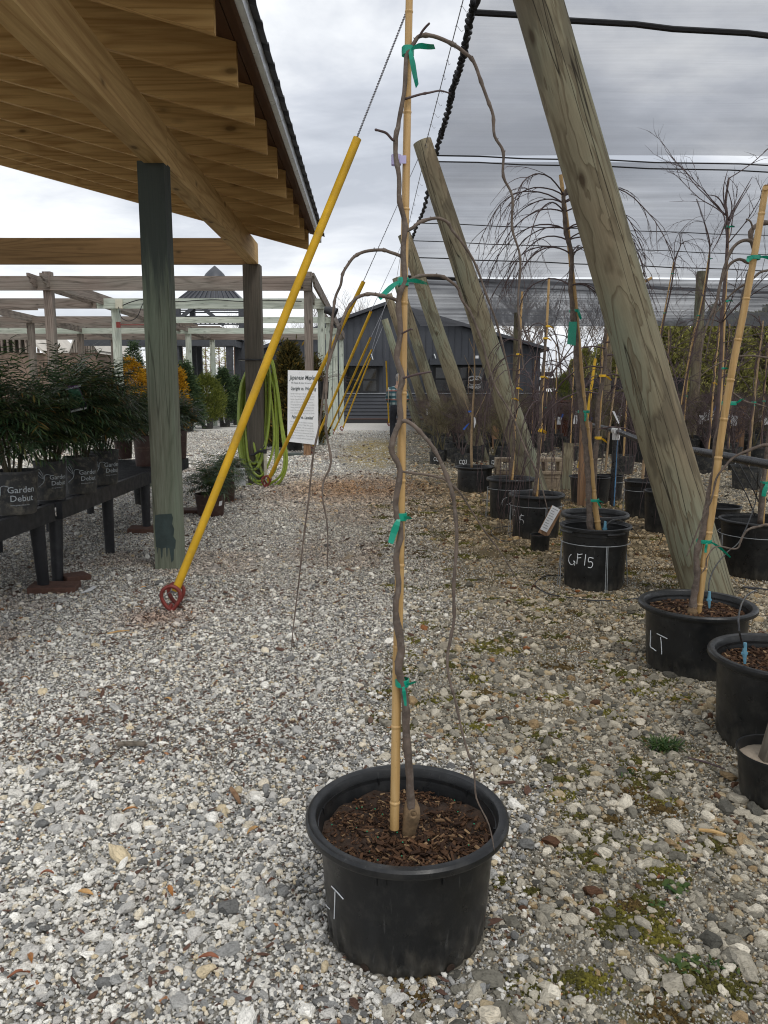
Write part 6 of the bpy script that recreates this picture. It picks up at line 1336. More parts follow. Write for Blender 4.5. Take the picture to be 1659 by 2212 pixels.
for st in ([(895,655),(880,742)], [(915,670),(888,668),(884,695),(905,700),(912,722),(895,740)], [(835,620),(832,720)], [(832,620),(850,628)], [(832,660),(848,668)]): writing([ZZ('F', *st)], c, R, h, 0.0026, parent=T)
T, c, R, h = weeper((1050, 1157, 1037, 1123), 'weeping tree with yellow ties in the black pot lettered G', None, [Z('F', 825, 410), Z('F', 840, 150), Z('F', 842, 0), Z('a', 1150, 500), Z('a', 1170, 150), Z(7, 1430, 420), Z(7, 1440, 200), (1128, 630)], [0.017, 0.015, 0.011], [Z('F', 825, 410), Z('a', 1165, 285), Z('a', 1120, 400), Z(7, 1425, 400)], seed=16)
writing([ZZ('F', (790, 535), (765, 545), (752, 575), (762, 605), (785, 608), (800, 590), (780, 585))], c, R, h, 0.0026, parent=T)
# --- thin upright tree in the plain pot
T, c, R, h, rnd = ptree((982, 1069, 1011, 1065), 'thin upright tan stemmed young tree in the plain black pot left of the concrete blocks', rb=0.84, seed=17, chips=150)
limb(T, [Z('a', 655, 1170), Z('a', 650, 900), Z('a', 662, 600), Z('a', 680, 300), Z('a', 688, 100), Z(7, 1100, 400), Z(7, 1098, 300), Z(7, 1085, 235)], c.y, [0.018, 0.015, 0.012, 0.010, 0.008, 0.005, 0.002], 'trunk', 'palebark', rnd=rnd)
for pts in ([Z('a', 685, 150), Z('a', 650, 80), Z('a', 620, 30), Z(7, 1025, 405)], [Z('a', 720, 200), Z('a', 760, 80), Z('a', 785, 20)], [Z('a', 690, 600), Z('a', 770, 450), Z('a', 830, 300), Z('a', 848, 230)], [Z('a', 665, 620), Z('a', 600, 480), Z('a', 570, 380)], [Z(7, 1100, 380), Z(7, 1075, 320), Z(7, 1062, 280)]): limb(T, pts, c.y-0.02, [0.006, 0.002], 'branch', 'palebark', rnd=rnd)
label_flat(T, ZZ('a', (678, 605), (695, 610), (706, 670), (680, 730)), c.y-0.06, 0); label_flat(T, ZZ('a', (552, 740), (600, 690), (632, 668), (575, 745)), c.y-0.06, 0, 'ribbon', 'bluetape'); label_flat(T, ZZ('a', (615, 535), (650, 532), (652, 548), (618, 552)), c.y-0.05, 0, 'ribbon', 'bluetape')
# --- little pot with a labelled wooden stake
c, R, h = pot_solve(1145, 1189, 1158, 1193, rb=0.85); T = thing('label_pot', c, 'tiny black pot holding a slanting wooden stake with a white price label', 'pot'); simple_pot(c, R, h, M['plastic'], T, 0.85)
m = MB(); A = at(*Z('F', 1055, 810), c.y); B = at(*Z('F', 1155, 612), c.y+0.03); m.beam(A, B, 0.085, 0.035, up=(0.2, -1, 0)); m.build('label_stake', M['brown_z'], T, smooth=False)
label_flat(T, ZZ('F', (1125, 592), (1182, 622), (1082, 792), (1034, 768)), c.y-0.028, 9, 'price_label')

# --- plain or crowded pots behind and beyond the big pole
R_ = [((1229, 1322, 1033, 1090), 'black pot behind the brown timber post', False, 18, 0), ((1287, 1348, 1029, 1083), 'black pot in front of the black riser pipe, with slim tree', False, 19, 1),
      ((1348, 1434, 1042, 1121), 'black ringed pot with a bare tree, just left of the largest pole', False, 20, 2), ((1391, 1476, 1064, 1153), 'empty looking stacked black pot touching the left of the largest pole', False, 21, 0),
      ((1500, 1600, 1099, 1178), 'black pot half hidden to the right of the largest pole', False, 22, 3), ((1556, 1722, 1134, 1256), 'big black ringed pot at the right edge behind the pot lettered LT', False, 23, 4)]
PB = {}
for box, lb, wide, sd_, kind in R_:
    T, c, R, h, rnd = ptree(box, lb, wide=wide, rb=0.83, seed=sd_, chips=150, soilz=0.8)
    m = MB(); m.tube([c+Vector((R*0.965*math.cos(a), R*0.965*math.sin(a), h*0.975)) for a in [2*math.pi*i/48 for i in range(48)]], 0.006, 6, closed=True); m.build('rim_ridge', M['plastic'], T)
    PB[sd_] = (T, c, R, h, rnd)
    if kind != 0: wire_stand(c, R, h, 'wire ring stand around the '+' '.join(lb.split()[:10]), rnd, 0.83)
T, c, R, h, rnd = PB[19]; cane(T, [Z('G', 420, 350), Z('b', 830, 1350), Z('b', 880, 850), Z('b', 960, 200), Z(8, 640, 230), Z(8, 660, -40)], c.y, [0.015, 0.011, 0.007], 9, 'palebark', 'stake')
for k in range(14): m = MB(); droop(m, at(*Z('b', 800+rnd.uniform(-10, 10), 250+k*30), c.y), (rnd.uniform(-1, 1), rnd.uniform(-.6, .6), .5), rnd.uniform(.8, 1.3), .005, rnd, g=.36, wig=.05, n=14, sub=1, subL=.25); m.build('branch', M['barktwig'], T, angle=180)
limb(T, [Z('b', 700, 1500), Z('b', 715, 1100), Z('b', 730, 800), Z('b', 770, 400), Z('b', 800, 200), Z('b', 830, 20)], c.y-0.02, [0.016, 0.014, 0.011], 'trunk', rnd=rnd)
T, c, R, h, rnd = PB[20]; cane(T, [Z('G', 705, 410), Z('b', 1280, 1400), Z('b', 1325, 950)], c.y, [0.017, 0.014], 4, 'palebark', 'stake')
label_flat(T, ZZ('b', (900, 735), (930, 740), (990, 880), (975, 890)), c.y, 0)
for k in range(10): m = MB(); droop(m, at(*Z('b', 1080+rnd.uniform(-60, 60), 300+rnd.uniform(-150, 150)), c.y+0.1), (rnd.uniform(-.6, .6), rnd.uniform(-.6, .6), -.2), rnd.uniform(1.3, 1.8), .0045, rnd, g=.25, wig=.04, n=16, sub=1, subL=.15); m.build('branch', M['barktwig'], T, angle=180)
# tall staked trees standing beyond the pole
def tall(T, Y, stake, trunk, brs, ties, rnd, rs=(0.016, 0.012, 0.009), nrand=10, rt=0.016):
    cane(T, stake, Y, list(rs), 9); limb(T, trunk, Y-0.02, [rt, rt*0.8, rt*0.55], 'trunk', 'barkfar', rnd=rnd)
    for b_ in brs: limb(T, b_, Y-0.03, [0.009, 0.006, 0.0025], 'branch', 'barktwig', rnd=rnd)
    for k in range(nrand):
        i = rnd.randrange(len(trunk)//3, len(trunk)); m = MB(); a = rnd.uniform(0, 6.28); droop(m, at(trunk[i][0], trunk[i][1], Y-0.02), (math.cos(a), math.sin(a)*.7, rnd.uniform(.2, 1.1)), rnd.uniform(.5, 1.0), .0055, rnd, g=rnd.choice((.0, .12, .2)), wig=.13, n=9, sub=2, subL=.4); m.build('branch', M['barktwig'], T, angle=180)
    for x, y in ties: tiep(T, x, y, Y-0.01, 0.022, st=[(.9, .2, .04, .02)], rnd=rnd)
T, c, R, h, rnd = PB[22]
tall(T, c.y, [Z('c', 720, 1990), Z('c', 735, 1500), Z('c', 770, 1000), Z('c', 800, 450), Z('d', 465, 1230), Z('d', 480, 900), Z('d', 500, 480)], [Z('c', 700, 1990), Z('c', 715, 1500), Z('c', 745, 1000), Z('c', 770, 600), Z('c', 790, 200), Z('d', 455, 1100), Z('d', 470, 900), Z('d', 490, 600), Z('d', 490, 420), Z('d', 480, 330), Z('d', 500, 180)],
     [[Z('d', 490, 620), Z('d', 470, 420), Z('d', 400, 320)], [Z('d', 490, 500), Z('d', 540, 380), Z('d', 640, 215)], [Z('d', 480, 460), Z('d', 440, 560), Z('d', 390, 650)], [Z('d', 485, 420), Z('d', 465, 260), Z('d', 495, 120)], [Z('d', 495, 440), Z('d', 570, 310), Z('d', 650, 170)], [Z('d', 490, 400), Z('d', 430, 300), Z('d', 345, 285)], [Z('d', 500, 450), Z('d', 520, 350), Z('d', 475, 200)]],
     [Z('d', 490, 490), Z('d', 480, 960), Z('c', 790, 480), Z('c', 735, 1375)], rnd, nrand=14)
T, c, R, h, rnd = PB[23]
cane(T, [Z('G', 1610, 760), Z('G', 1640, 400), (1672, 900), (1700, 500)], c.y, [0.018, 0.014, 0.010], 6); limb(T, [Z('G', 1598, 760), Z('G', 1622, 450), Z('G', 1640, 300), (1690, 700)], c.y-0.02, [0.022, 0.017, 0.012], 'trunk', rnd=rnd)
tiep(T, *Z('G', 1640, 437), c.y-0.02, 0.03, st=[(-.3, -1, .08, .03)], rnd=rnd)
for x0 in (1430, 1500, 1560):
    tubeline('thin black tube running down from the pipe to the ringed right pot' if x0 == 1430 else ('thin black tube slanting steeply beside the right edge pot' if x0 == 1500 else 'thin black tube hanging almost upright near the right edge'), [at(*Z('G', x0-60, 300), c.y), at(*Z('G', x0+60, 520), c.y), at(*Z('G', x0+130, 690 if x0 != 1560 else 620), c.y)], 0.0042)
# trees further back, staked
for i, (px, base, top, bx) in enumerate(((1318, 1040, 632, 0), (1432, 1002, 560, 1), (1492, 985, 520, 2))):
    pass
def back_tree(boxx, yb, stake, trunk, ties, label, seed, brs=()):
    T, c, R, h, rnd = ptree((boxx-34, boxx+34, yb-52, yb), label, wide=False, rb=0.84, seed=seed, chips=0); tall(T, c.y, stake, trunk, brs, ties, rnd, (0.020, 0.016, 0.012), 12, 0.018); return T
back_tree(1395, 1000, [Z('c', 345, 880), Z('c', 380, 680), Z('c', 440, 330), Z('c', 500, 20), Z('d', 265, 1250), Z('d', 330, 950), Z('d', 380, 630)], [Z('c', 365, 880), Z('c', 400, 640), Z('c', 470, 280), Z('d', 285, 1200), Z('d', 350, 900), Z('d', 380, 620), Z('d', 345, 460), Z('d', 295, 310)], [Z('d', 378, 690), Z('d', 305, 1050)], 'tall bare staked tree with green ties just right of the largest pole', 31, [[Z('d', 375, 600), Z('d', 350, 480), Z('d', 345, 290)], [Z('d', 345, 450), Z('d', 320, 400), Z('d', 310, 320)]])
back_tree(1345, 985, [Z(8, 855, 600), Z(8, 905, 300), Z('d', 70, 1140), Z('d', 110, 930), Z('d', 150, 710)], [Z(8, 870, 600), Z(8, 925, 280), Z('d', 85, 1100), Z('d', 130, 900), Z('d', 160, 700), Z('d', 195, 600), Z('d', 185, 530)], [Z('d', 140, 785), Z('d', 90, 1035)], 'bare staked tree with drooping top, partly behind the largest pole', 32, [[Z('d', 160, 690), Z('d', 155, 600), Z('d', 190, 520), Z('d', 290, 430), Z('d', 430, 405)], [Z('d', 195, 530), Z('d', 230, 640), Z('d', 300, 750)]])

# ================================================================== IRRIGATION PIPE, POSTS, BLOCKS
def pipework():
    a = gp(*Z('G', 472, 622)); Yr = a.y; zt = at(1331, 931, Yr).z
    T = thing('irrigation_pipe', (a.x, Yr, 0), 'black irrigation pipe on a riser with white tee, crossing behind the largest pole', 'pipe')
    top = Vector((at(1331, 935, Yr).x, Yr, zt)); m = MB(); m.tube([Vector((a.x, Yr, 0)), top], 0.033, 12); m.build('riser', M['poly'], T)
    m = MB(); m.tube([Vector((a.x+0.012, Yr-0.031, 0)), top+Vector((0.012, -0.031, -0.1))], 0.006, 5); m.build('stripe', M['bluestripe'], T)
    L0 = at(*Z('G', 300, 12), Yr+1.7); L0.z = zt; E = at(1659, 1003, 4.9); P1 = at(*Z('G', 1110, 238), 5.9); P1.z = (zt+E.z)/2
    m = MB(); m.tube(spline([L0, top, at(*Z('G', 780, 150), 7.6), P1, E, E+(E-P1)*0.8], 4), 0.030, 14); m.build('main_pipe', M['poly'], T)
    m = MB(); 
    d = (P1-top).normalized(); m.tube([top-d*0.09, top+d*0.09], 0.043, 14); m.tube([top+Vector((0, 0, -0.10)), top], 0.043, 14); m.build('tee', M['whitepvc'], T)
pipework()
def timber_post(px, w, ybase, ytop, label, mat='brown_z'):
    g_ = gp(px, ybase); zt = at(px, ytop, g_.y).z; ww = w/2*depth(g_)/FP; m = MB(); m.box((0, 0, zt/2), (ww*2, ww*2, zt)); o = m.build('timber_post', M[mat], None, smooth=False); o.location = (g_.x, g_.y, 0); tag(o, label, 'post', 'short brown timber posts among the pots')
timber_post(1259, 21, 1093, 912, 'short brown timber post between the GF15 tree and the black riser pipe'); timber_post(1069, 13, 968, 884, 'thin brown timber post above the pot marked 3, left of the blocks'); timber_post(1594, 15, 985, 878, 'brown timber post far right among tagged shrubs'); timber_post(1402, 9, 965, 890, 'slim distant timber post near the pole')
def blocks():
    g0 = gp(*Z('F', 690, 490)); x0 = g0.x; Yb = g0.y; s = (gp(*Z('F', 1190, 490)).x-x0)/2.06; bw, bh, bd = s, s*0.5, s*0.46
    lbs = ['lower left tan concrete block in the stack', 'lower right tan concrete block in the stack', 'upper left tan concrete block with its hollow end showing', 'upper right tan concrete block, two dark holes facing forward']
    for i, (X_, z, yo, rz) in enumerate(((0.02, 0, 0, 0.02), (1.03, 0, 0.02, -0.01), (0.07, 1, 0.01, -0.02), (1.08, 1, 0.0, 0.03))):
        m = MB(); w = 0.045*s/0.4; z0 = 0; L2, H2, D2 = bw/2, bh, bd/2
        # hollow block with cores running front to back
        m.box2((-L2, -D2, 0), (L2, D2, w)); m.box2((-L2, -D2, H2-w), (L2, D2, H2))
        for x in (-L2, -w*0.5, L2-w): m.box2((x, -D2+0.001, w), (x+w, D2-0.001, H2-w))
        if i != 3 and i != 2: m.box2((-L2+w, -D2+0.002, w), (L2-w, -D2+0.02, H2-w))
        if i == 2: m.box2((-w*0.5, -D2+0.002, w), (L2-w, -D2+0.02, H2-w))
        o = m.build('concrete_block', M['concrete'], None, smooth=False); o.location = (x0+bw*(X_+0.5), Yb+bd/2+yo, z*(bh+0.003)); o.rotation_euler = (0, 0, rz); tag(o, lbs[i], 'concrete block', 'stacked hollow concrete blocks')
        bv = o.modifiers.new('bevel', 'BEVEL'); bv.width = 0.006; bv.segments = 1
    m = MB(); p = gp(*Z('F', 1205, 480)); m.beam(p+Vector((0.04, 0.1, 0)), p+Vector((0.10, 0.2, 0.62)), 0.15, 0.04, up=(0, -1, 0)); tag(m.build('leaning_board', M['pole'], None, smooth=False, loc=p), 'greenish board end leaning at the right of the concrete blocks', 'board')
blocks()
# ================================================================== FAR POTTED SHRUBS (copied individuals)
def twig_shrub(rnd, H=1.15, spread=0.38, nst=3):
    m = MB(); 
    def grow(P, d, L_, r, dep):
        pts = [P]; n = 4
        for i in range(n):
            d = (d+Vector((rnd.uniform(-.25, .25), rnd.uniform(-.25, .25), rnd.uniform(-.12, .2)))).normalized(); P = P+d*(L_/n); pts.append(P)
            if dep > 0 and (i > 0 or dep < 3):
                for _ in range(2 if dep > 1 else 1):
                    a = rnd.uniform(0, 6.28); grow(P, (d*0.5+Vector((math.cos(a), math.sin(a), rnd.uniform(-.1, .6)))).normalized(), L_*rnd.uniform(.4, .65), r*0.5, dep-1)
        m.tube(pts, [r, r*0.6], 3, cap=False)
    for s in range(nst): a = rnd.uniform(0, 6.28); grow(Vector((0, 0, 0.26)), Vector((math.cos(a)*.18, math.sin(a)*.18, 1)), H*0.55, 0.011, 3)
    return m
M['twigfar'] = plain('purple_far_twigs', (0.085, 0.058, 0.055), 0.8, var=0.35, scale=3); M['twigfar2'] = plain('green_brown_far_twigs', (0.13, 0.11, 0.055), 0.8, var=0.35, scale=3)
def proto(seed, mat, tagm=None, ribbon=False, H=1.15):
    rnd = random.Random(seed); T = thing('potted_shrub', (0, 0, 0), 'bare twiggy shrub in a black pot in the distant block under the shade cloth', 'potted shrub', 'bare potted shrubs in the far block')
    simple_pot(Vector((0, 0, 0)), 0.17, 0.29, M['plastic_old'], T, n=20); twig_shrub(rnd, H).build('twigs', M[mat], T)
    if tagm: m = MB(); m.add([Vector(v) for v in ((-.05, -.3, .62), (.05, -.3, .62), (.07, -.31, .80), (-.03, -.3, .82))], [(0, 1, 2, 3)]); m.build('plant_tag', M['paper'], T, smooth=False)
    if ribbon: m = MB(); m.add([Vector(v) for v in ((.0, -.28, .70), (.035, -.28, .69), (.12, -.29, .88), (.08, -.28, .90))], [(0, 1, 2, 3)]); m.build('ribbon', M['bluetape'], T, smooth=False)
    return T
def far_block():
    rnd = random.Random(77); protos = [proto(1, 'twigfar'), proto(2, 'twigfar', True), proto(3, 'twigfar2'), proto(4, 'twigfar', True, True), proto(5, 'twigfar2', True, False, 1.0), proto(6, 'twigfar', False, True, 1.05)]
    km = [kidmap_of(p) for p in protos]; used = [False]*6; cnt = 0
    pos = []
    for Y in np.arange(14.6, 29.5, 0.95):
        X = 1.35 + (0.02*(Y-14)); 
        while X < 0.52*Y+0.5:
            x, y = X+rnd.uniform(-.18, .18), Y+rnd.uniform(-.22, .22); X += 0.62 if Y > 20 else 0.55
            if 3.0 < x < 6.2 and y < 16.8: continue
            if y < 17 and x > 6.2 and rnd.random() < 0.25: continue
            if 19.2 < y < 20.6 and rnd.random() < 0.75: continue
            pos.append((x, y))
    far = [p for p in pos]
    if len(far) > 235: rnd.shuffle(far); far = far[:235]
    for x, y in far:
        k = rnd.choices(range(6), (4, 2, 2, 1.5, 1, 1))[0]
        if used[k]: o = copy_tree(protos[k], None, km[k])
        else: o = protos[k]; used[k] = True
        s = rnd.uniform(0.82, 1.15); o.location = (x, y, 0); o.rotation_euler = (0, 0, rnd.uniform(-.5, .5) if k in (1, 3, 4) else rnd.uniform(0, 6.28)); o.scale = (s, s, s); cnt += 1
    for k in range(6):
        if not used[k]: protos[k].location = (2+k, 24, 0)
    # nearer named pots with chalk lettering
    for (x0, x1, yt, yb, txt, lb, sd) in ((927, 960, 977, 1005, 'CQ3', 'leftmost black pot lettered CQ3, with a shrub and white chalk writing', 41), (981, 1019, 982, 1013, 'CQ3', 'black pot lettered CQ3 directly behind the plain pot', 42), (1056, 1076, 984, 1012, 'CQ3', 'black pot faintly lettered at the left edge of the concrete blocks', 43),
                                         (1517, 1548, 990, 1018, 'T3', 'black pot lettered T3 on the gravel right of the largest pole', 44), (1322, 1352, 948, 978, '10', 'black pot lettered 10 behind the black pipe', 45), (1369, 1400, 950, 980, 'CQ13', 'black pot lettered CQ13 left of the largest pole', 46),
                                         (970, 1014, 956, 992, '', 'large grey black pot behind the CQ3 pots', 47), (1573, 1606, 988, 1018, '5', 'black pot with chalk 5, under the pipe at right', 48), (948, 966, 972, 998, '', 'small black pot tucked between the two CQ3 pots', 49), (1392, 1412, 1010, 1033, '', 'small empty black pot on gravel left of the largest pole', 50), (1380, 1395, 976, 992, '', 'tiny black pot with white tag left of the pole', 51),
                                         (688+8, 708+8, 975, 990, '', '', 0)):
        if not lb: continue
        c, R, h = pot_solve(x0, x1, yt, yb, rb=0.85); T = thing('potted_shrub' if sd not in (50, 51, 47) else 'nursery_pot', c, lb, 'potted shrub' if sd not in (50, 51, 47) else 'pot'); simple_pot(c, R, h, M['plastic_old'], T, 0.85, n=28)
        if sd not in (50, 51): r2 = random.Random(sd); mm = twig_shrub(r2, 1.25, nst=3); mm.v = [(v[0]*1.0+c.x, v[1]+c.y, v[2]+c.z+h*0.8-0.26) for v in mm.v]; mm.build('twigs', M['twigfar2' if sd % 2 else 'twigfar'], T)
        if txt: m = MB(); text_pot(m, txt, c, R, h, math.atan2(-c.y, -c.x), h*0.34, h*0.44, 0.856, 0.97, 0.004, fitw=R*(0.9 if len(txt) > 1 else 0.35), shear=0.15); m.build('marking', M['white'], T, smooth=False)
    print('far shrubs', cnt)
far_block()
def staked_trees():
    rnd = random.Random(19); P = []
    for k in range(3):
        T = thing('potted_tree', (0, 0, 0), 'slim bare staked tree standing among the distant potted shrubs', 'potted tree', 'slim staked trees in the far block'); simple_pot(Vector((0, 0, 0)), .20, .32, M['plastic_old'], T, n=24)
        H = (2.6, 2.3, 2.9)[k]; m = MB(); m.tube([(0.02, 0, .25), (.05, 0, H*.6), (.10, 0, H*.95)], [.016, .013, .009], 7); m.build('stake', M['palebark' if k == 1 else 'bamboo'], T)
        m = MB(); tk = [Vector((0, 0, .25))]; 
        for i in range(1, 13): tk.append(Vector((rnd.uniform(-.03, .03)+.06*i/12, rnd.uniform(-.03, .03), .25+(H-.3)*i/12)))
        m.tube(spline(tk, 2), [.019, .014, .007], 7); m.build('trunk', M['barkfar'], T)
        for i in range(15):
            m = MB(); b = tk[rnd.randrange(4, 13)]; a = rnd.uniform(0, 6.28); droop(m, b, (math.cos(a), math.sin(a), rnd.uniform(.3, 1.3)), rnd.uniform(.5, 1.1), .006, rnd, rnd.choice((.02, .14, .26)), .14, 9, 4, 2, .38); m.build('branch', M['barktwig'], T, angle=180)
        m = MB(); tie_mb(Vector((.04, 0, H*.5)), .026, [(.8, -.5, .06, .02)], rnd).build('tie_tape', M['greentape' if k != 2 else 'yellowtape'], T); P.append(T)
    km = [kidmap_of(p) for p in P]; first = [True]*3
    for i, (px, Y, s) in enumerate(((1352, 12.5, .95), (1446, 11.5, 1), (1535, 12.5, 1.0), (1582, 14, .95), (1625, 10.5, 1.02), (1236, 15, .85), (1292, 15.5, .9), (1178, 17, .85), (1205, 19.5, .9), (1478, 15, .95), (1652, 14, 1.0), (1012, 18, .7), (1150, 20, .85), (1400, 16.5, .9), (1560, 17, 1.0))):
        k = i % 3; o = P[k] if first[k] else copy_tree(P[k], None, km[k]); first[k] = False; o.location = (at(px, 850, Y).x, Y, 0); o.rotation_euler = (0, 0, rnd.uniform(0, 6.28)); o.scale = (s, s, s)
staked_trees()

# ================================================================== EVERGREENS AND BARE TREES
def needles(name, stops, rough=0.7): return island(name, stops, rough, 0.42, 0.2)
M['cedar'] = needles('olive_cedar_foliage', [(0, (0.15, 0.15, 0.05)), (0.4, (0.27, 0.27, 0.085)), (0.8, (0.40, 0.39, 0.12)), (1, (0.54, 0.50, 0.17))])
M['spruce'] = needles('dark_spruce_foliage', [(0, (0.025, 0.045, 0.022)), (0.5, (0.06, 0.10, 0.045)), (1, (0.12, 0.17, 0.075))])
M['pinelight'] = needles('yellow_green_pine_foliage', [(0, (0.06, 0.075, 0.018)), (0.5, (0.14, 0.17, 0.035)), (1, (0.26, 0.28, 0.06))])
M['gold'] = needles('golden_conifer_foliage', [(0, (0.16, 0.08, 0.006)), (0.5, (0.45, 0.24, 0.015)), (1, (0.70, 0.42, 0.03))])
M['juniper'] = needles('bronze_green_juniper_foliage', [(0, (0.035, 0.036, 0.014)), (0.5, (0.085, 0.078, 0.026)), (0.88, (0.15, 0.11, 0.03)), (1, (0.30, 0.18, 0.03))])
def conifer_mb(H, R, n, ln, wd, rnd, prof=None, up=0.5, clump=14, z0=0.0):
    m = MB(); prof = prof or (lambda t: (1-t)**0.75)
    C = []
    for _ in range(max(6, n//clump)):
        t = rnd.random()**1.1; a = rnd.uniform(0, 6.28); r = R*prof(t)*(0.35+0.65*math.sqrt(rnd.random())); C.append(Vector((r*math.cos(a), r*math.sin(a), z0+t*H)))
    for c in C:
        out = Vector((c.x, c.y, 0)); out = out.normalized() if out.length > 1e-4 else Vector((1, 0, 0)); out = (out + Vector((0, 0, up))).normalized()
        for _ in range(clump):
            d = (out + Vector((rnd.gauss(0, .45), rnd.gauss(0, .45), rnd.gauss(0, .35)))).normalized(); p = c + Vector((rnd.gauss(0, ln*.5), rnd.gauss(0, ln*.5), rnd.gauss(0, ln*.5))); s = d.cross(Vector((rnd.uniform(-1, 1), rnd.uniform(-1, 1), rnd.uniform(-1, 1)))).normalized()*wd/2; l = ln*rnd.uniform(.6, 1.3)
            m.add([p, p+d*l*.5-s, p+d*l, p+d*l*.5+s], [(0, 1, 2, 3)])
    return m
def evergreen_line():
    rnd = random.Random(31); P = []
    for k in range(3):
        T = thing('evergreen_tree', (0, 0, 0), 'olive green evergreen in the tree line beyond the far pots', 'tree', 'olive evergreens in the far tree line')
        H = 5.6; conifer_mb(H, 2.0, 9000, 0.26, 0.10, rnd, lambda t: (0.55+0.45*math.sin(2.2+t*2.4*0.5)) * (1-t)**0.5 if t > .15 else 0.85, 0.7, 26).build('crown', M['cedar'], T, smooth=False)
        m = MB(); m.tube([Vector((0, 0, 0)), Vector((0.05, 0, 2.5)), Vector((0, 0, 4.8))], [0.16, 0.10, 0.03], 7); m.build('trunk', M['barkfar'], T); P.append(T)
    km = [kidmap_of(p) for p in P]; first = [True]*3; i = 0
    spots = [(at(px, 850, Y).x, Y, s) for px, Y, s in ((1236, 62, .62), (1262, 60, .78), (1292, 58, .85), (1322, 58, .80), (1356, 57, .9), (1392, 55, .95), (1425, 54, 1.02), (1458, 53, 1.05), (1490, 54, 1.0), (1522, 53, 1.12), (1553, 54, 1.1), (1585, 53, 1.15), (1618, 54, 1.1), (1650, 53, 1.18), (1682, 54, 1.1), (1715, 53, 1.1), (1750, 54, 1.15), (1405, 60, 1.1), (1470, 60, 1.15), (1535, 60, 1.25), (1600, 60, 1.25), (1665, 60, 1.3), (1220, 66, .5), (1340, 62, .9))]
    for x, y, s in spots:
        k = i % 3; o = P[k] if first[k] else copy_tree(P[k], None, km[k]); first[k] = False; i += 1
        o.location = (x, y, 0); o.rotation_euler = (0, 0, rnd.uniform(0, 6.28)); o.scale = (s, s, s*rnd.uniform(.92, 1.08))
evergreen_line()
def bare_tree_mb(rnd, H=9.0, spread=1.0, dep=4, r0=0.13):
    m = MB()
    def grow(P, d, L_, r, dp):
        pts = [P]; n = 4
        for i in range(n):
            d = (d+Vector((rnd.uniform(-.2, .2), rnd.uniform(-.2, .2), .05))).normalized(); P = P+d*(L_/n); pts.append(P)
            if dp > 0 and i >= (1 if dp < dep else 2):
                for _ in range(2): a = rnd.uniform(0, 6.28); grow(P, (d+Vector((math.cos(a), math.sin(a), .25))*spread).normalized(), L_*rnd.uniform(.45, .7), r*.5, dp-1)
        m.tube(pts, [r, r*.55], 4 if r > .03 else 3, cap=False)
    grow(Vector((0, 0, 0)), Vector((0, 0, 1)), H*0.6, r0, dep); return m
M['baretree'] = plain('grey_far_bark', (0.16, 0.13, 0.11), 0.85, var=0.2, scale=1); M['redtree'] = plain('reddish_pine_bark', (0.13, 0.075, 0.055), 0.85, var=0.3, scale=1)
def bare_trees():
    rnd = random.Random(12); P = []
    for k in range(3):
        T = thing('bare_tree', (0, 0, 0), 'leafless grey tree showing against the sky beyond the buildings', 'tree', 'leafless trees on the skyline')
        bare_tree_mb(rnd, 9.5, 0.9, 4, 0.14).build('limbs', M['baretree'], T); P.append(T)
    km = [kidmap_of(p) for p in P]; first = [True]*3; i = 0
    for px, Y, s in ((1130, 62, .85), (1158, 58, .80), (1185, 60, .95), (1212, 64, .85), (1240, 60, .8), (1275, 66, .9), (720, 75, .95), (672, 70, .62), (1105, 68, .9), (1310, 66, .85), (560, 78, .8), (600, 74, .7)):
        k = i % 3; o = P[k] if first[k] else copy_tree(P[k], None, km[k]); first[k] = False; i += 1; o.location = (at(px, 850, Y).x, Y, 0); o.rotation_euler = (0, 0, rnd.uniform(0, 6.28)); o.scale = (s, s, s)
    # slender pines seen through the pergola
    Q = []
    for k in range(2):
        T = thing('slender_pine', (0, 0, 0), 'slender sparse pine with bare lower trunk seen through the pergola', 'tree', 'slender pines seen through the pergola'); m = MB(); H = 6.6
        m.tube([Vector((0, 0, 0)), Vector((.05, 0, 3)), Vector((0, 0, H))], [.11, .07, .02], 6)
        for q in range(46): z = rnd.uniform(.8, H); a = rnd.uniform(0, 6.28); l = rnd.uniform(.4, 1.4)*(1.1-z/H*.6); p = Vector((0, 0, z)); m.tube([p, p+Vector((math.cos(a)*l*.5, math.sin(a)*l*.5, .05)), p+Vector((math.cos(a)*l, math.sin(a)*l, rnd.uniform(-.2, .35)))], [.02, .006], 3, cap=False)
        m.build('trunk', M['redtree'], T); conifer_mb(H*.75, 0.95, 900, .16, .05, rnd, lambda t: .4+.6*(1-t), .3, 14, H*.3).build('crown', M['cedar'], T, smooth=False); Q.append(T)
    km = [kidmap_of(p) for p in Q]; first = [True]*2
    for i, (px, Y, s) in enumerate(((268, 58, .85), (292, 66, .9), (226, 60, .8), (330, 64, .85), (398, 60, .8), (432, 70, 1.0), (447, 58, .85), (475, 62, .9), (488, 72, 1.0), (508, 60, .85), (528, 66, .9), (545, 58, .8), (415, 66, .95), (200, 62, .9), (357, 70, .9), (458, 76, 1.05), (560, 70, .9), (248, 72, 1.0))):
        k = i % 2; o = Q[k] if first[k] else copy_tree(Q[k], None, km[k]); first[k] = False; o.location = (at(px, 850, Y).x, Y, 0); o.rotation_euler = (0, 0, rnd.uniform(0, 6.28)); o.scale = (s, s, s)
bare_trees()
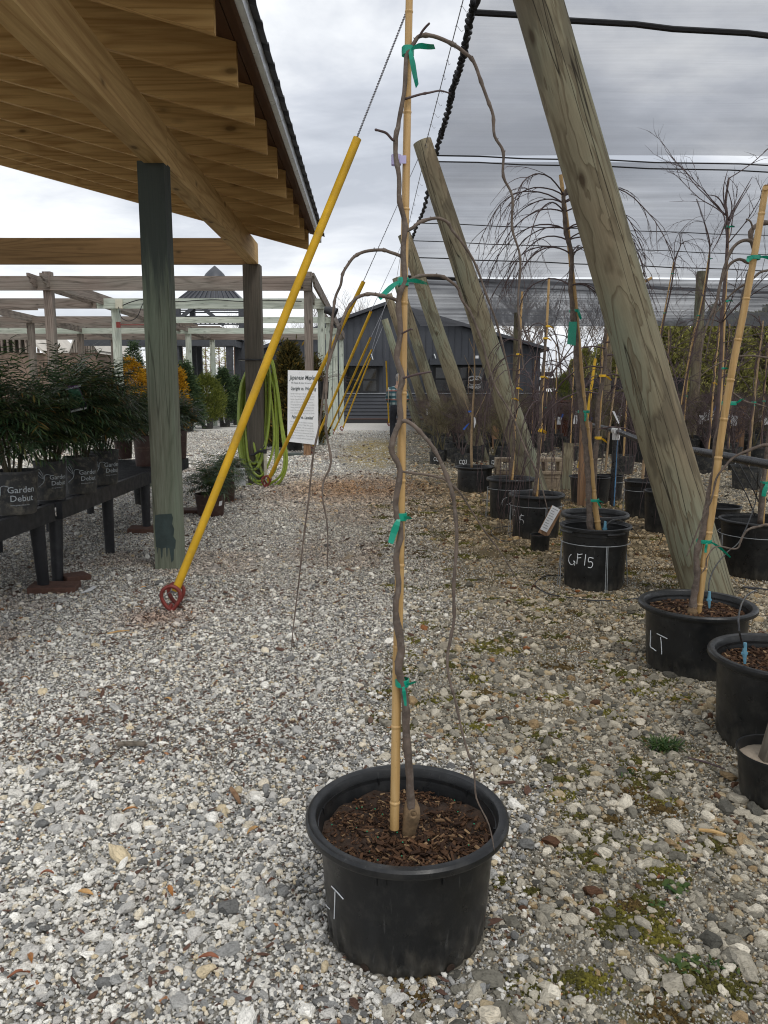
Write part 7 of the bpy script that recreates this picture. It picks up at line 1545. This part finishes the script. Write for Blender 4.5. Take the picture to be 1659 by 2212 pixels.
def left_conifers():
    rnd = random.Random(55)
    def con(px, yb, ytop, wpx, mat, label, prof=None, ln=.11, wd=.016, n=2600, up=.5, potn=1, tags=0, name='potted_conifer', potw=None):
        g_ = gp(px, yb); Y = g_.y; pw = (potw or wpx*.42)/2*depth(g_)/FP; ph = pw*1.7; zt = at(px, ytop, Y).z; T = thing(name, g_, label, 'potted conifer', 'conifers in black pots left of the aisle')
        simple_pot(g_, pw, ph, M['plastic_old'], T, n=24); R = wpx/2*depth(g_)/FP; mm = conifer_mb(zt-ph*.8, R*1.12, int(n*1.7), ln, wd*1.9, rnd, prof, up, 16, ph*.8); mm.v = [(v[0]+g_.x, v[1]+g_.y, v[2]) for v in mm.v]; mm.build('foliage', M[mat], T, smooth=False)
        m = MB(); m.tube([g_+Vector((0, 0, ph*.8)), g_+Vector((0, 0, zt*.92))], [.02, .006], 5); m.build('stem', M['barkfar'], T)
        for k in range(tags): m = MB(); q = at(px+rnd.uniform(-8, 8)*1, yb-26, Y-R*.7); m.add([q+Vector(v) for v in ((-.05, 0, -.30), (.0, 0, -.32), (-.04, 0, 0), (-.09, 0, .01))], [(0, 1, 2, 3)]); m.build('plant_tag', M['paper'], T, smooth=False)
    cone = lambda t: (1-t)**.8; oval = lambda t: math.sin(math.pi*min(1, .18+t*.82))**.8
    con(288, 930, 778, 84, 'gold', 'golden yellow conifer glowing behind the bench shrubs, left of the post', oval, .10, .014, 5200, .6); con(322, 925, 800, 66, 'gold', 'smaller golden conifer touching the left of the shed post', oval, .10, .014, 3600, .6)
    con(392, 934, 800, 46, 'gold', 'golden green conifer immediately right of the shed post', cone, .12, .014, 1800, .5, tags=1)
    con(406, 932, 788, 66, 'spruce', 'dark spruce right of the shed post with a white tag', cone, .15, .02, 3000, .25, tags=1); con(448, 926, 815, 68, 'pinelight', 'bright yellow green mounded pine behind the hose post', oval, .16, .012, 4200, .9, tags=1)
    con(486, 922, 800, 60, 'spruce', 'dark pointed spruce in the row beyond the pergola post', cone, .14, .02, 3000, .25, tags=1); con(512, 918, 818, 44, 'spruce', 'small dark spruce at the far end of the conifer row', cone, .14, .02, 1800, .3, tags=1); con(536, 912, 822, 44, 'pinelight', 'yellow green conifer behind the charcoal pavilion post', oval, .15, .014, 1700, .7)
    con(372, 925, 770, 46, 'spruce', 'grey green spruce hidden partly by the shed post', cone, .15, .018, 2200, .3); con(296, 918, 742, 60, 'spruce', 'tall pale green conifer with drooping tips left of the shed post', cone, .16, .016, 2600, .2)
    jun = lambda t: (.55+.45*math.sin(t*9+1))*(1-t)**.45
    con(628, 972, 752, 84, 'juniper', 'tall bronze green juniper standing behind the white maple sign', jun, .13, .022, 6500, 1.0, potw=30); con(680, 962, 775, 40, 'juniper', 'golden tipped juniper between the sign post and the pergola post', jun, .13, .02, 2400, 1.0, potw=22); con(596, 962, 815, 52, 'juniper', 'lower bronze juniper beside the hose post', oval, .12, .02, 2800, .9, potw=24)
    for i, (x0, x1, yt, yb, lb) in enumerate(((571, 592, 936, 966, 'black pot just right of the hose loops'), (588, 622, 926, 968, 'black pot behind the lower left of the maple sign'), (618, 655, 928, 974, 'larger black pot under the maple sign'), (640, 652+10, 930, 958, 'black pot behind the maple sign post'))):
        c, R, h = pot_solve(x0, x1, yt, yb, rb=0.85); T = thing('nursery_pot', c, lb, 'pot', 'black pots around the maple sign'); simple_pot(c, R, h, M['plastic'], T, 0.85, n=32)
    c = gp(636, 984); m = MB(); m.lathe([(0, 0.003), (.16, .003), (.17, .05), (.15, .05), (.14, .03), (0, .03)], c, 32); tag(m.build('saucer', plain('grey_green_saucer', (.10, .12, .11), .5), None, loc=c), 'grey green saucer on the gravel under the maple sign', 'saucer')
    # pot hung on the pergola post
    Y = 18.9; p0 = at(699, 862, Y); R = 12*Y/FP; h = at(699, 824, Y).z-p0.z; c = Vector((at(699, 850, Y).x, Y, p0.z)); T = thing('hanging_pot', c, 'black pot with a twiggy plant hung on the pergola post right of the sign', 'pot'); simple_pot(c, R, h, M['plastic'], T, .8, n=32)
    m = MB()
    for k in range(14): droop(m, c+Vector((0, 0, h*.9)), (rnd.uniform(-.4, 1), rnd.uniform(-.5, .5), rnd.uniform(.4, 1.2)), rnd.uniform(.4, .9), .006, rnd, .2, .1, 8, 4, 1, .4)
    m.build('twigs', M['barkfar'], T)
left_conifers()
def far_left_barn():
    Y = 44; X = lambda x: at(x, 720, Y).x; K = lambda y: at(0, y, Y).z
    T = thing('wooden_barn', (X(40), Y, 0), 'pale roofed brown wooden barn behind the pergola at far left', 'barn')
    m = MB(); m.box2((X(-60), Y, 0), (X(205), Y+6, K(762))); m.build('wall', plain('tan_barn_boards', (.17, .12, .09), .85, var=.25, scale=.8), T, smooth=False)
    for x0, x1, xa in ((-60, 96, 30), (150, 215, 178)):
        m = MB(); a, b_, p = (X(x0), Y-.3, K(764)), (X(x1), Y-.3, K(764)), (X(xa), Y-.3, K(700)); d = Vector((0, 6, 0))
        q = [Vector(a), Vector(p), Vector(b_)]; m.add(q+[v+d for v in q]+[v+Vector((0, 0, .16)) for v in q]+[v+d+Vector((0, 0, .16)) for v in q], [(6, 7, 10, 9), (7, 8, 11, 10), (0, 1, 7, 6), (1, 2, 8, 7), (0, 3, 4, 1), (1, 4, 5, 2)]); m.build('roof', plain('pale_shingle_roof', (.50, .47, .42), .8, var=.15, scale=1), T, smooth=False)
        m = MB(); n = 12
        for k in range(1, n): x = X(x0)+(X(x1)-X(x0))*k/n; xm = X(xa); zt = K(764)+(K(700)-K(764))*(1-abs(x-xm)/(xm-X(x0) if x < xm else X(x1)-xm)); m.box2((x-.05, Y-.2, K(762)), (x+.05, Y-.1, zt))
        m.build('gable_slats', M['old_z'], T, smooth=False)
far_left_barn()

# ================================================================== FAR RIGHT YARD
def far_right():
    Y = 31.0; X = lambda x, y=860: at(x, y, Y).x; K = lambda y: at(1200, y, Y).z
    T = thing('yard_railing', (X(1300), Y, 0), 'dark balustrade railing along the back of the yard', 'railing'); m = MB(); m.box2((X(1168), Y-.04, K(852)), (X(1492), Y+.04, K(846))); m.build('handrail', M['charwood'], T, smooth=False)
    m = MB(); m.box2((X(1168), Y-.03, .10), (X(1492), Y+.03, .2)); m.build('bottom_rail', M['charwood'], T, smooth=False)
    m = MB(); n = 64
    for k in range(n): x = X(1168)+(X(1492)-X(1168))*k/n; m.box2((x-.02, Y-.02, .2), (x+.02, Y+.02, K(852)))
    tag(m.build('balusters', M['charwood'], T, smooth=False), kind=None)
    Yc = 38.0; T = thing('black_screen', (at(1350, 850, Yc).x, Yc, 0), 'long black shade screen hung behind the railing', 'screen'); m = MB(); z1 = at(1200, 815, Yc).z; z0 = at(1200, 842, Yc).z
    n = 40; xa, xb = at(1175, 830, Yc).x, at(1480, 830, Yc).x
    for i in range(n+1): x = xa+(xb-xa)*i/n; yy = Yc+.12*math.sin(i*1.7); m.v += [(x, yy, z0+.1*math.sin(i*.6)), (x, yy, z1-.05*abs(math.sin(i*.5)))]
    for i in range(n): m.f.append((2*i, 2*i+2, 2*i+3, 2*i+1)); m.m.append(0)
    m.build('cloth', M['rope'], T); 
    for i in (0, 13, 26, 40): x = xa+(xb-xa)*i/n; m = MB(); m.tube([(x, Yc, 0), (x, Yc, z1+.1)], .06, 8); m.build('pole', M['post_brown'], T)
    # pale frost covers on low benches
    for i, (x0, x1, Y_, y0, y1, lb) in enumerate(((1170, 1450, 29.5, 895, 884, 'pale pinkish white frost cover spread on a low bench, centre right'), (1405, 1800, 25.5, 906, 888, 'pale pinkish white frost cover on a low bench at far right'))):
        T = thing('covered_bench', (at((x0+x1)/2, 890, Y_).x, Y_, 0), lb, 'covered bench', 'benches under pale frost covers'); zt = at(1200, (y0+y1)/2, Y_+.6).z; m = MB(); n = 40; xa, xb = at(x0, 890, Y_).x, at(x1, 890, Y_).x
        for j in range(7):
            for k in range(n+1): x = xa+(xb-xa)*k/n; m.v.append((x, Y_+j*.25, zt+.03*mnoise.noise(Vector((x*2, j, i)))))
        for j in range(6):
            for k in range(n): a = j*(n+1)+k; m.f.append((a, a+1, a+n+2, a+n+1)); m.m.append(0)
        m.build('frost_cover', plain('pale_frost_cover', (.82, .70, .67), .7, var=.05), T); m = MB(); m.box2((xa+.05, Y_+.05, zt-.35), (xb-.05, Y_+1.4, zt-.05)); m.build('bench_body', M['rope'], T, smooth=False)
        for x in np.linspace(xa+.3, xb-.3, 6): m = MB(); m.box2((x-.06, Y_+.1, 0), (x+.06, Y_+.22, zt-.351)); m.build('leg', M['charwood'], T, smooth=False)
    # glazed urn with a small pine
    g_ = gp(1212, 925); Yu = 22.5; c = Vector((at(1212, 880, Yu).x, Yu, 0)); zt = at(1212, 864, Yu).z; T = thing('glazed_urn', c, 'brown glazed urn holding a wispy yellow green pine, behind the blocks', 'urn')
    w = 29*Yu/FP; m = MB(); m.lathe([(0, .002), (w*.5, .002), (w*.52, .02), (w*.62, zt*.35), (w*.9, zt*.78), (w*.93, zt*.88), (w*.88, zt*.93), (w*1.0, zt*.95), (w*1.0, zt), (w*.9, zt*.99), (w*.8, zt*.8)], c, 40); m.build('urn_body', M['urn'], T)
    rnd = random.Random(4); mm = conifer_mb(at(1212, 815, Yu).z-zt, w*1.0, 3000, .13, .008, rnd, lambda t: 1-.75*t, 1.6, 20, zt*.96); mm.v = [(v[0]+c.x, v[1]+c.y, v[2]) for v in mm.v]; mm.build('foliage', M['pinelight'], T, smooth=False)
    # timber posts carrying the cloth at the back, utility posts, another guard pipe
    for i, (px, yt, Yp, r, lb) in enumerate(((1309, 620, 17.5, .10, 'upright round post holding the shade cloth, right of the weeping tree'), (1500, 540, 20.0, .13, 'dark upright post faintly visible against the shade cloth'), (1113, 660, 27.0, .11, 'greenish upright post standing near the building corner'), (1413, 770, 40.0, .12, 'pale bare utility post in front of the evergreens'))):
        x = at(px, 850, Yp).x; zt = min(at(px, yt, Yp).z, TZ-.1) if i < 3 else at(px, yt-50, Yp).z; m = MB(); m.tube([Vector((0, 0, 0)), Vector((0, 0, zt*.5)), Vector((0, 0, zt))], [r, r*.97, r*.93], 16); o = m.build('yard_post', M['pole'], None); o.location = (x, Yp, 0); tag(o, lb, 'post')
    a = gp(1267, 960); T = thing('guy_cable', (at(1268, 905, 13.0).x, 13.0, 0), 'orange yellow guard pipe leaning among the weeping trees', 'guy cable', 'yellow guarded guy cables along the aisle'); m = MB(); m.tube([Vector((at(1264, 905, 13).x-.08, 13.0, .05)), at(1268, 905, 13), at(1286, 775, 13.2)], .024, 12); m.build('cable_guard', M['yellow'], T); m = MB(); m.tube([at(1286, 775, 13.2), Vector((at(1309, 700, 17.4).x, 17.3, TZ-.3))], .005, 5); m.build('cable', M['cable'], T)
far_right()

# ================================================================== THE WALKING PERSON
def person():
    Y = 20.4; g_ = gp(861, 960); Y = g_.y; S = (at(861, 808, Y).z)/1.76
    T = thing('person', (at(857, 900, Y).x, Y, 0), 'person in teal plaid shirt and dark jeans walking away, half hidden by the trunk', 'person'); bx = at(857, 900, Y).x
    def V(x, y, z): return Vector((bx + x*S, Y + y*S, z*S))
    skin = plain('skin', (.45, .28, .20), .6); jeans = plain('dark_jeans', (.018, .020, .028), .85, var=.3); boot = plain('brown_boot', (.05, .03, .02), .7); hair = plain('grey_hair', (.30, .28, .26), .8, var=.3, scale=60)
    def skinned(name, verts, edges, rad, mat, parent, root=0, sub=1):
        me = bpy.data.meshes.new(name); o_ = ORG[parent.name]; me.from_pydata([tuple(v-o_) for v in verts], edges, []); me.materials.append(mat); o = bpy.data.objects.new(name, me); sc.collection.objects.link(o); o.parent = parent
        sk = o.modifiers.new('skin', 'SKIN'); sv = me.skin_vertices[0].data
        for i, r in enumerate(rad): sv[i].radius = (r[0]*S, r[1]*S) if isinstance(r, tuple) else (r*S, r*S); sv[i].use_root = (i == root)
        sb = o.modifiers.new('sub', 'SUBSURF'); sb.levels = sub+1; sb.render_levels = sub+1; sk.use_smooth_shade = True; dg = bpy.context.evaluated_depsgraph_get(); dg.update(); nm = bpy.data.meshes.new_from_object(o.evaluated_get(dg)); o.modifiers.clear(); o.data = nm; return o
    # body
    vs = [V(0, 0, .95), V(0, 0, 1.15), V(.01, 0, 1.38), V(.03, 0, 1.47), V(.05, .0, 1.56), V(.06, .0, 1.66), V(-.09, -.02, .90), V(-.10, .04, .50), V(-.12, -.06, .10), V(-.11, .06, .03), V(.09, .02, .90), V(.12, -.04, .50), V(.10, .12, .10), V(.12, .24, .05),
          V(-.17, 0, 1.38), V(-.22, .03, 1.12), V(-.10, .20, 1.02), V(-.02, .26, 1.04), V(.19, 0, 1.38), V(.26, .04, 1.12), V(.20, .22, 1.08), V(.16, .28, 1.10)]
    ed = [(0, 1), (1, 2), (2, 3), (3, 4), (4, 5), (0, 6), (6, 7), (7, 8), (8, 9), (0, 10), (10, 11), (11, 12), (12, 13), (2, 14), (14, 15), (15, 16), (16, 17), (2, 18), (18, 19), (19, 20), (20, 21)]
    rd = [(.10, .07), (.09, .06), (.10, .07), .055, .075, .085, .085, .058, .04, .035, .085, .058, .04, .035, .055, .042, .034, .036, .055, .042, .034, .036]
    skinned('body', vs, ed, rd, skin, T)
    m = MB()      # fingers on each hand, small at this distance
    for hx, hy, hz in ((-.02, .26, 1.04), (.16, .28, 1.10)):
        for k in range(4): m.tube([V(hx+.015*(k-1.5), hy+.02, hz), V(hx+.018*(k-1.5), hy+.07, hz-.01), V(hx+.018*(k-1.5), hy+.10, hz-.03)], .009*S, 5)
        m.tube([V(hx-.03, hy, hz), V(hx-.045, hy+.04, hz+.02)], .010*S, 5)
    m.build('fingers', skin, T)
    # head features
    m = MB(); m.lathe([(0, -.115*S), (.075*S, -.06*S), (.092*S, .02*S), (.085*S, .08*S), (.05*S, .115*S), (0, .12*S)], V(.06, -.012, 1.655), 18); m.build('hair', hair, T)
    sh = newmat('plaid_shirt_cloth'); t, b = sh[1], sh[2]; cc = objc(t, False); s = N(t, 'ShaderNodeSeparateXYZ'); L(t, cc, s.inputs[0])
    def stripes(ax, fr, th): return ramp(t, mathn(t, 'FRACT', mathn(t, 'MULTIPLY', s.outputs[ax], fr)), [(0.0, 0.0), (th, 0.0), (th+.01, 1.0)])
    col = mix(t, stripes(2, 9, .5), (.35, .42, .42), (.035, .11, .13)); col = mix(t, mathn(t, 'MULTIPLY', stripes(0, 9, .55), .7), col, (.02, .06, .08)); col = mix(t, mathn(t, 'SUBTRACT', 1.0, stripes(2, 4.5, .09)), col, (.35, .08, .05)); col = mix(t, mathn(t, 'SUBTRACT', 1.0, stripes(0, 4.5, .09)), col, (.55, .50, .42)); setin(b, Base_Color=col, Roughness=.85)
    vs = [V(0, 0, .84), V(0, 0, 1.10), V(.01, 0, 1.34), V(.025, 0, 1.46), V(-.18, 0, 1.37), V(-.235, .03, 1.12), V(-.12, .185, 1.03), V(.20, 0, 1.37), V(.27, .04, 1.12), V(.205, .205, 1.08)]
    skinned('shirt', vs, [(0, 1), (1, 2), (2, 3), (2, 4), (4, 5), (5, 6), (2, 7), (7, 8), (8, 9)], [(.19, .13), (.18, .125), (.18, .125), .075, .08, .068, .052, .08, .068, .052], sh[0], T)
    vs = [V(0, 0, 1.06), V(0, 0, .92), V(-.09, -.02, .86), V(-.10, .04, .50), V(-.12, -.06, .11), V(.09, .02, .86), V(.12, -.04, .50), V(.10, .12, .11)]
    skinned('jeans', vs, [(0, 1), (1, 2), (2, 3), (3, 4), (1, 5), (5, 6), (6, 7)], [(.16, .115), (.165, .12), .105, .08, .065, .105, .08, .065], jeans, T)
    for a, b2 in ((V(-.12, -.08, .05), V(-.11, .12, .035)), (V(.10, .08, .07), V(.12, .28, .04))): m = MB(); m.tube([a, a.lerp(b2, .5), b2], [.055*S, .055*S, .042*S], 10); m.build('boot', boot, T)
person()

# ================================================================== LITTER, STICKS, GRASS AND WEEDS
def litter():
    rnd = random.Random(6); lm = [plain('fallen_leaf_%d' % i, c, .6, var=.3, scale=40) for i, c in enumerate(((.42, .19, .06), (.26, .09, .04), (.50, .30, .12), (.16, .07, .04)))]
    pts = [Z('M', x, y) for x, y in ((665, 695), (240, 1022), (440, 1120), (600, 1090), (155, 1455), (95, 1540), (1290, 800), (1380, 1060), (870, 1110), (1065, 1450), (500, 90), (400, 240), (130, 20), (700, 80), (860, 130))] + [Z('L', x, y) for x, y in ((740, 1000), (1200, 1200), (1010, 690), (1020, 800), (1440, 450), (1410, 835), (770, 1055), (1060, 650))] + [Z('R', x, y) for x, y in ((730, 360), (610, 160), (960, 520), (1170, 425), (1590, 50), (870, 810))]
    for i, (x, y) in enumerate(pts):
        p = gp(x, y, .014); m = MB(); l = rnd.uniform(.014, .026); w = l*.30; vs = []
        for k in range(6): t_ = k/5; ww = w*math.sin(math.pi*min(.97, .06+t_*.94)); z = .008*math.sin(t_*3.1)+rnd.uniform(0, .003); vs += [(-ww, (t_-.5)*2*l, z+.004), (0, (t_-.5)*2*l, z), (ww, (t_-.5)*2*l, z+.005)]
        fs = [(3*k+j, 3*k+j+1, 3*k+j+4, 3*k+j+3) for k in range(5) for j in range(2)]; m.add(vs, fs); o = m.build('fallen_leaf', lm[i % 4]); o.location = p; o.rotation_euler = (rnd.uniform(-.3, .3), rnd.uniform(-.3, .3), rnd.uniform(0, 6.28)); tag(o, 'small dry brown leaf lying on the gravel', 'leaf', 'dry leaves scattered on the gravel')
    def stick(p0, p1, r, label, mat='stakeg', flat=False):
        a, b_ = gp(*p0, .018), gp(*p1, .018); m = MB()
        if flat: m.beam(a, b_, r*2, r*.7)
        else: m.tube([a, a.lerp(b_, .5)+Vector((0, 0, .004)), b_], [r*.8, r, r*.5], 7)
        tag(m.build('stick', M[mat], None, smooth=not flat, loc=a), label, 'stick')
    stick(Z('M', 598, 350), Z('M', 740, 350), .011, 'flat grey wood sliver lying on the gravel at left', 'stakeg', True); stick(Z('M', 1180, 580), Z('M', 1225, 655), .009, 'brown cane stub lying left of the foremost pot', 'brown_z'); stick(Z('R', 1240, 1135), Z('R', 1390, 1162), .006, 'pale straw stick near the bottom right stones', 'bamboo'); stick(Z('R', 1180, 735), Z('R', 1390, 800), .004, 'thin dark twig on the gravel below the right pots', 'barktwig'); stick(Z('F', 1285, 1262), Z('F', 1372, 1255), .012, 'tan wood chip in front of the GF15 pot', 'palebark', True); stick(Z('F', 610, 555), Z('F', 668, 560), .03, 'grey flat wood offcut beside the pot lettered G', 'stakeg', True)
    stick(Z('L', 790, 985), Z('L', 955, 960), .005, 'thin pale twig on gravel left of the red anchor', 'bamboo')
    q = [gp(*Z('L', x, y), .02) for x, y in ((600, 683), (690, 632), (712, 640), (668, 668))]; m = MB(); m.add(q+[p+Vector((0, 0, -.003)) for p in q], [(0, 1, 2, 3), (7, 6, 5, 4), (0, 4, 5, 1), (1, 5, 6, 2), (2, 6, 7, 3), (3, 7, 4, 0)]); tag(m.build('torn_tag', M['paper'], None, smooth=False, loc=q[0]), 'torn white plastic tag lying on gravel under the bench', 'tag')
    gm = island('fresh_grass_blade', [(0, (.02, .05, .012)), (.6, (.05, .11, .025)), (1, (.13, .17, .05))], .5, .3)
    def tuft(x, y, n, L_, label, flat=.9, name='grass_tuft', w=.003):
        p = gp(x, y); m = MB()
        for _ in range(n):
            a = rnd.uniform(0, 6.28); b_ = p+Vector((rnd.gauss(0, .022), rnd.gauss(0, .014), .004)); d = Vector((math.cos(a)*flat, math.sin(a)*flat, rnd.uniform(.3, .9))).normalized(); l = L_*rnd.uniform(.5, 1.1); s = d.cross(Vector((0, 0, 1))).normalized()*w
            q = b_+d*l*.6; e = b_+d*l+Vector((0, 0, -l*.25)); m.add([b_-s, b_+s, q+s*.8, q-s*.8, e], [(0, 1, 2, 3), (3, 2, 4)])
        tag(m.build(name, gm, None, smooth=False, loc=p), label, 'grass' if name == 'grass_tuft' else 'weed')
    tuft(*Z('H', 515, 1605), 170, .075, 'bright green grass tuft growing in gravel below the LT pot'); tuft(*Z('H', 200, 1800), 24, .03, 'tiny grass sprout left of the brighter tuft'); tuft(*Z('R', 1130, 1480), 18, .032, 'leafy weed in the stones at lower right', 1.2, 'weed', .007); tuft(*Z('R', 1010, 1565), 12, .025, 'pale small weed left of the leafy weed', 1.2, 'weed', .006); tuft(*Z('R', 1160, 1880), 16, .032, 'flat green weed rosette near the bottom right', 1.3, 'weed', .008); tuft(*Z('R', 1355, 1895), 24, .03, 'tiny fern like weed near the bottom right corner', .8, 'weed', .003)
litter()
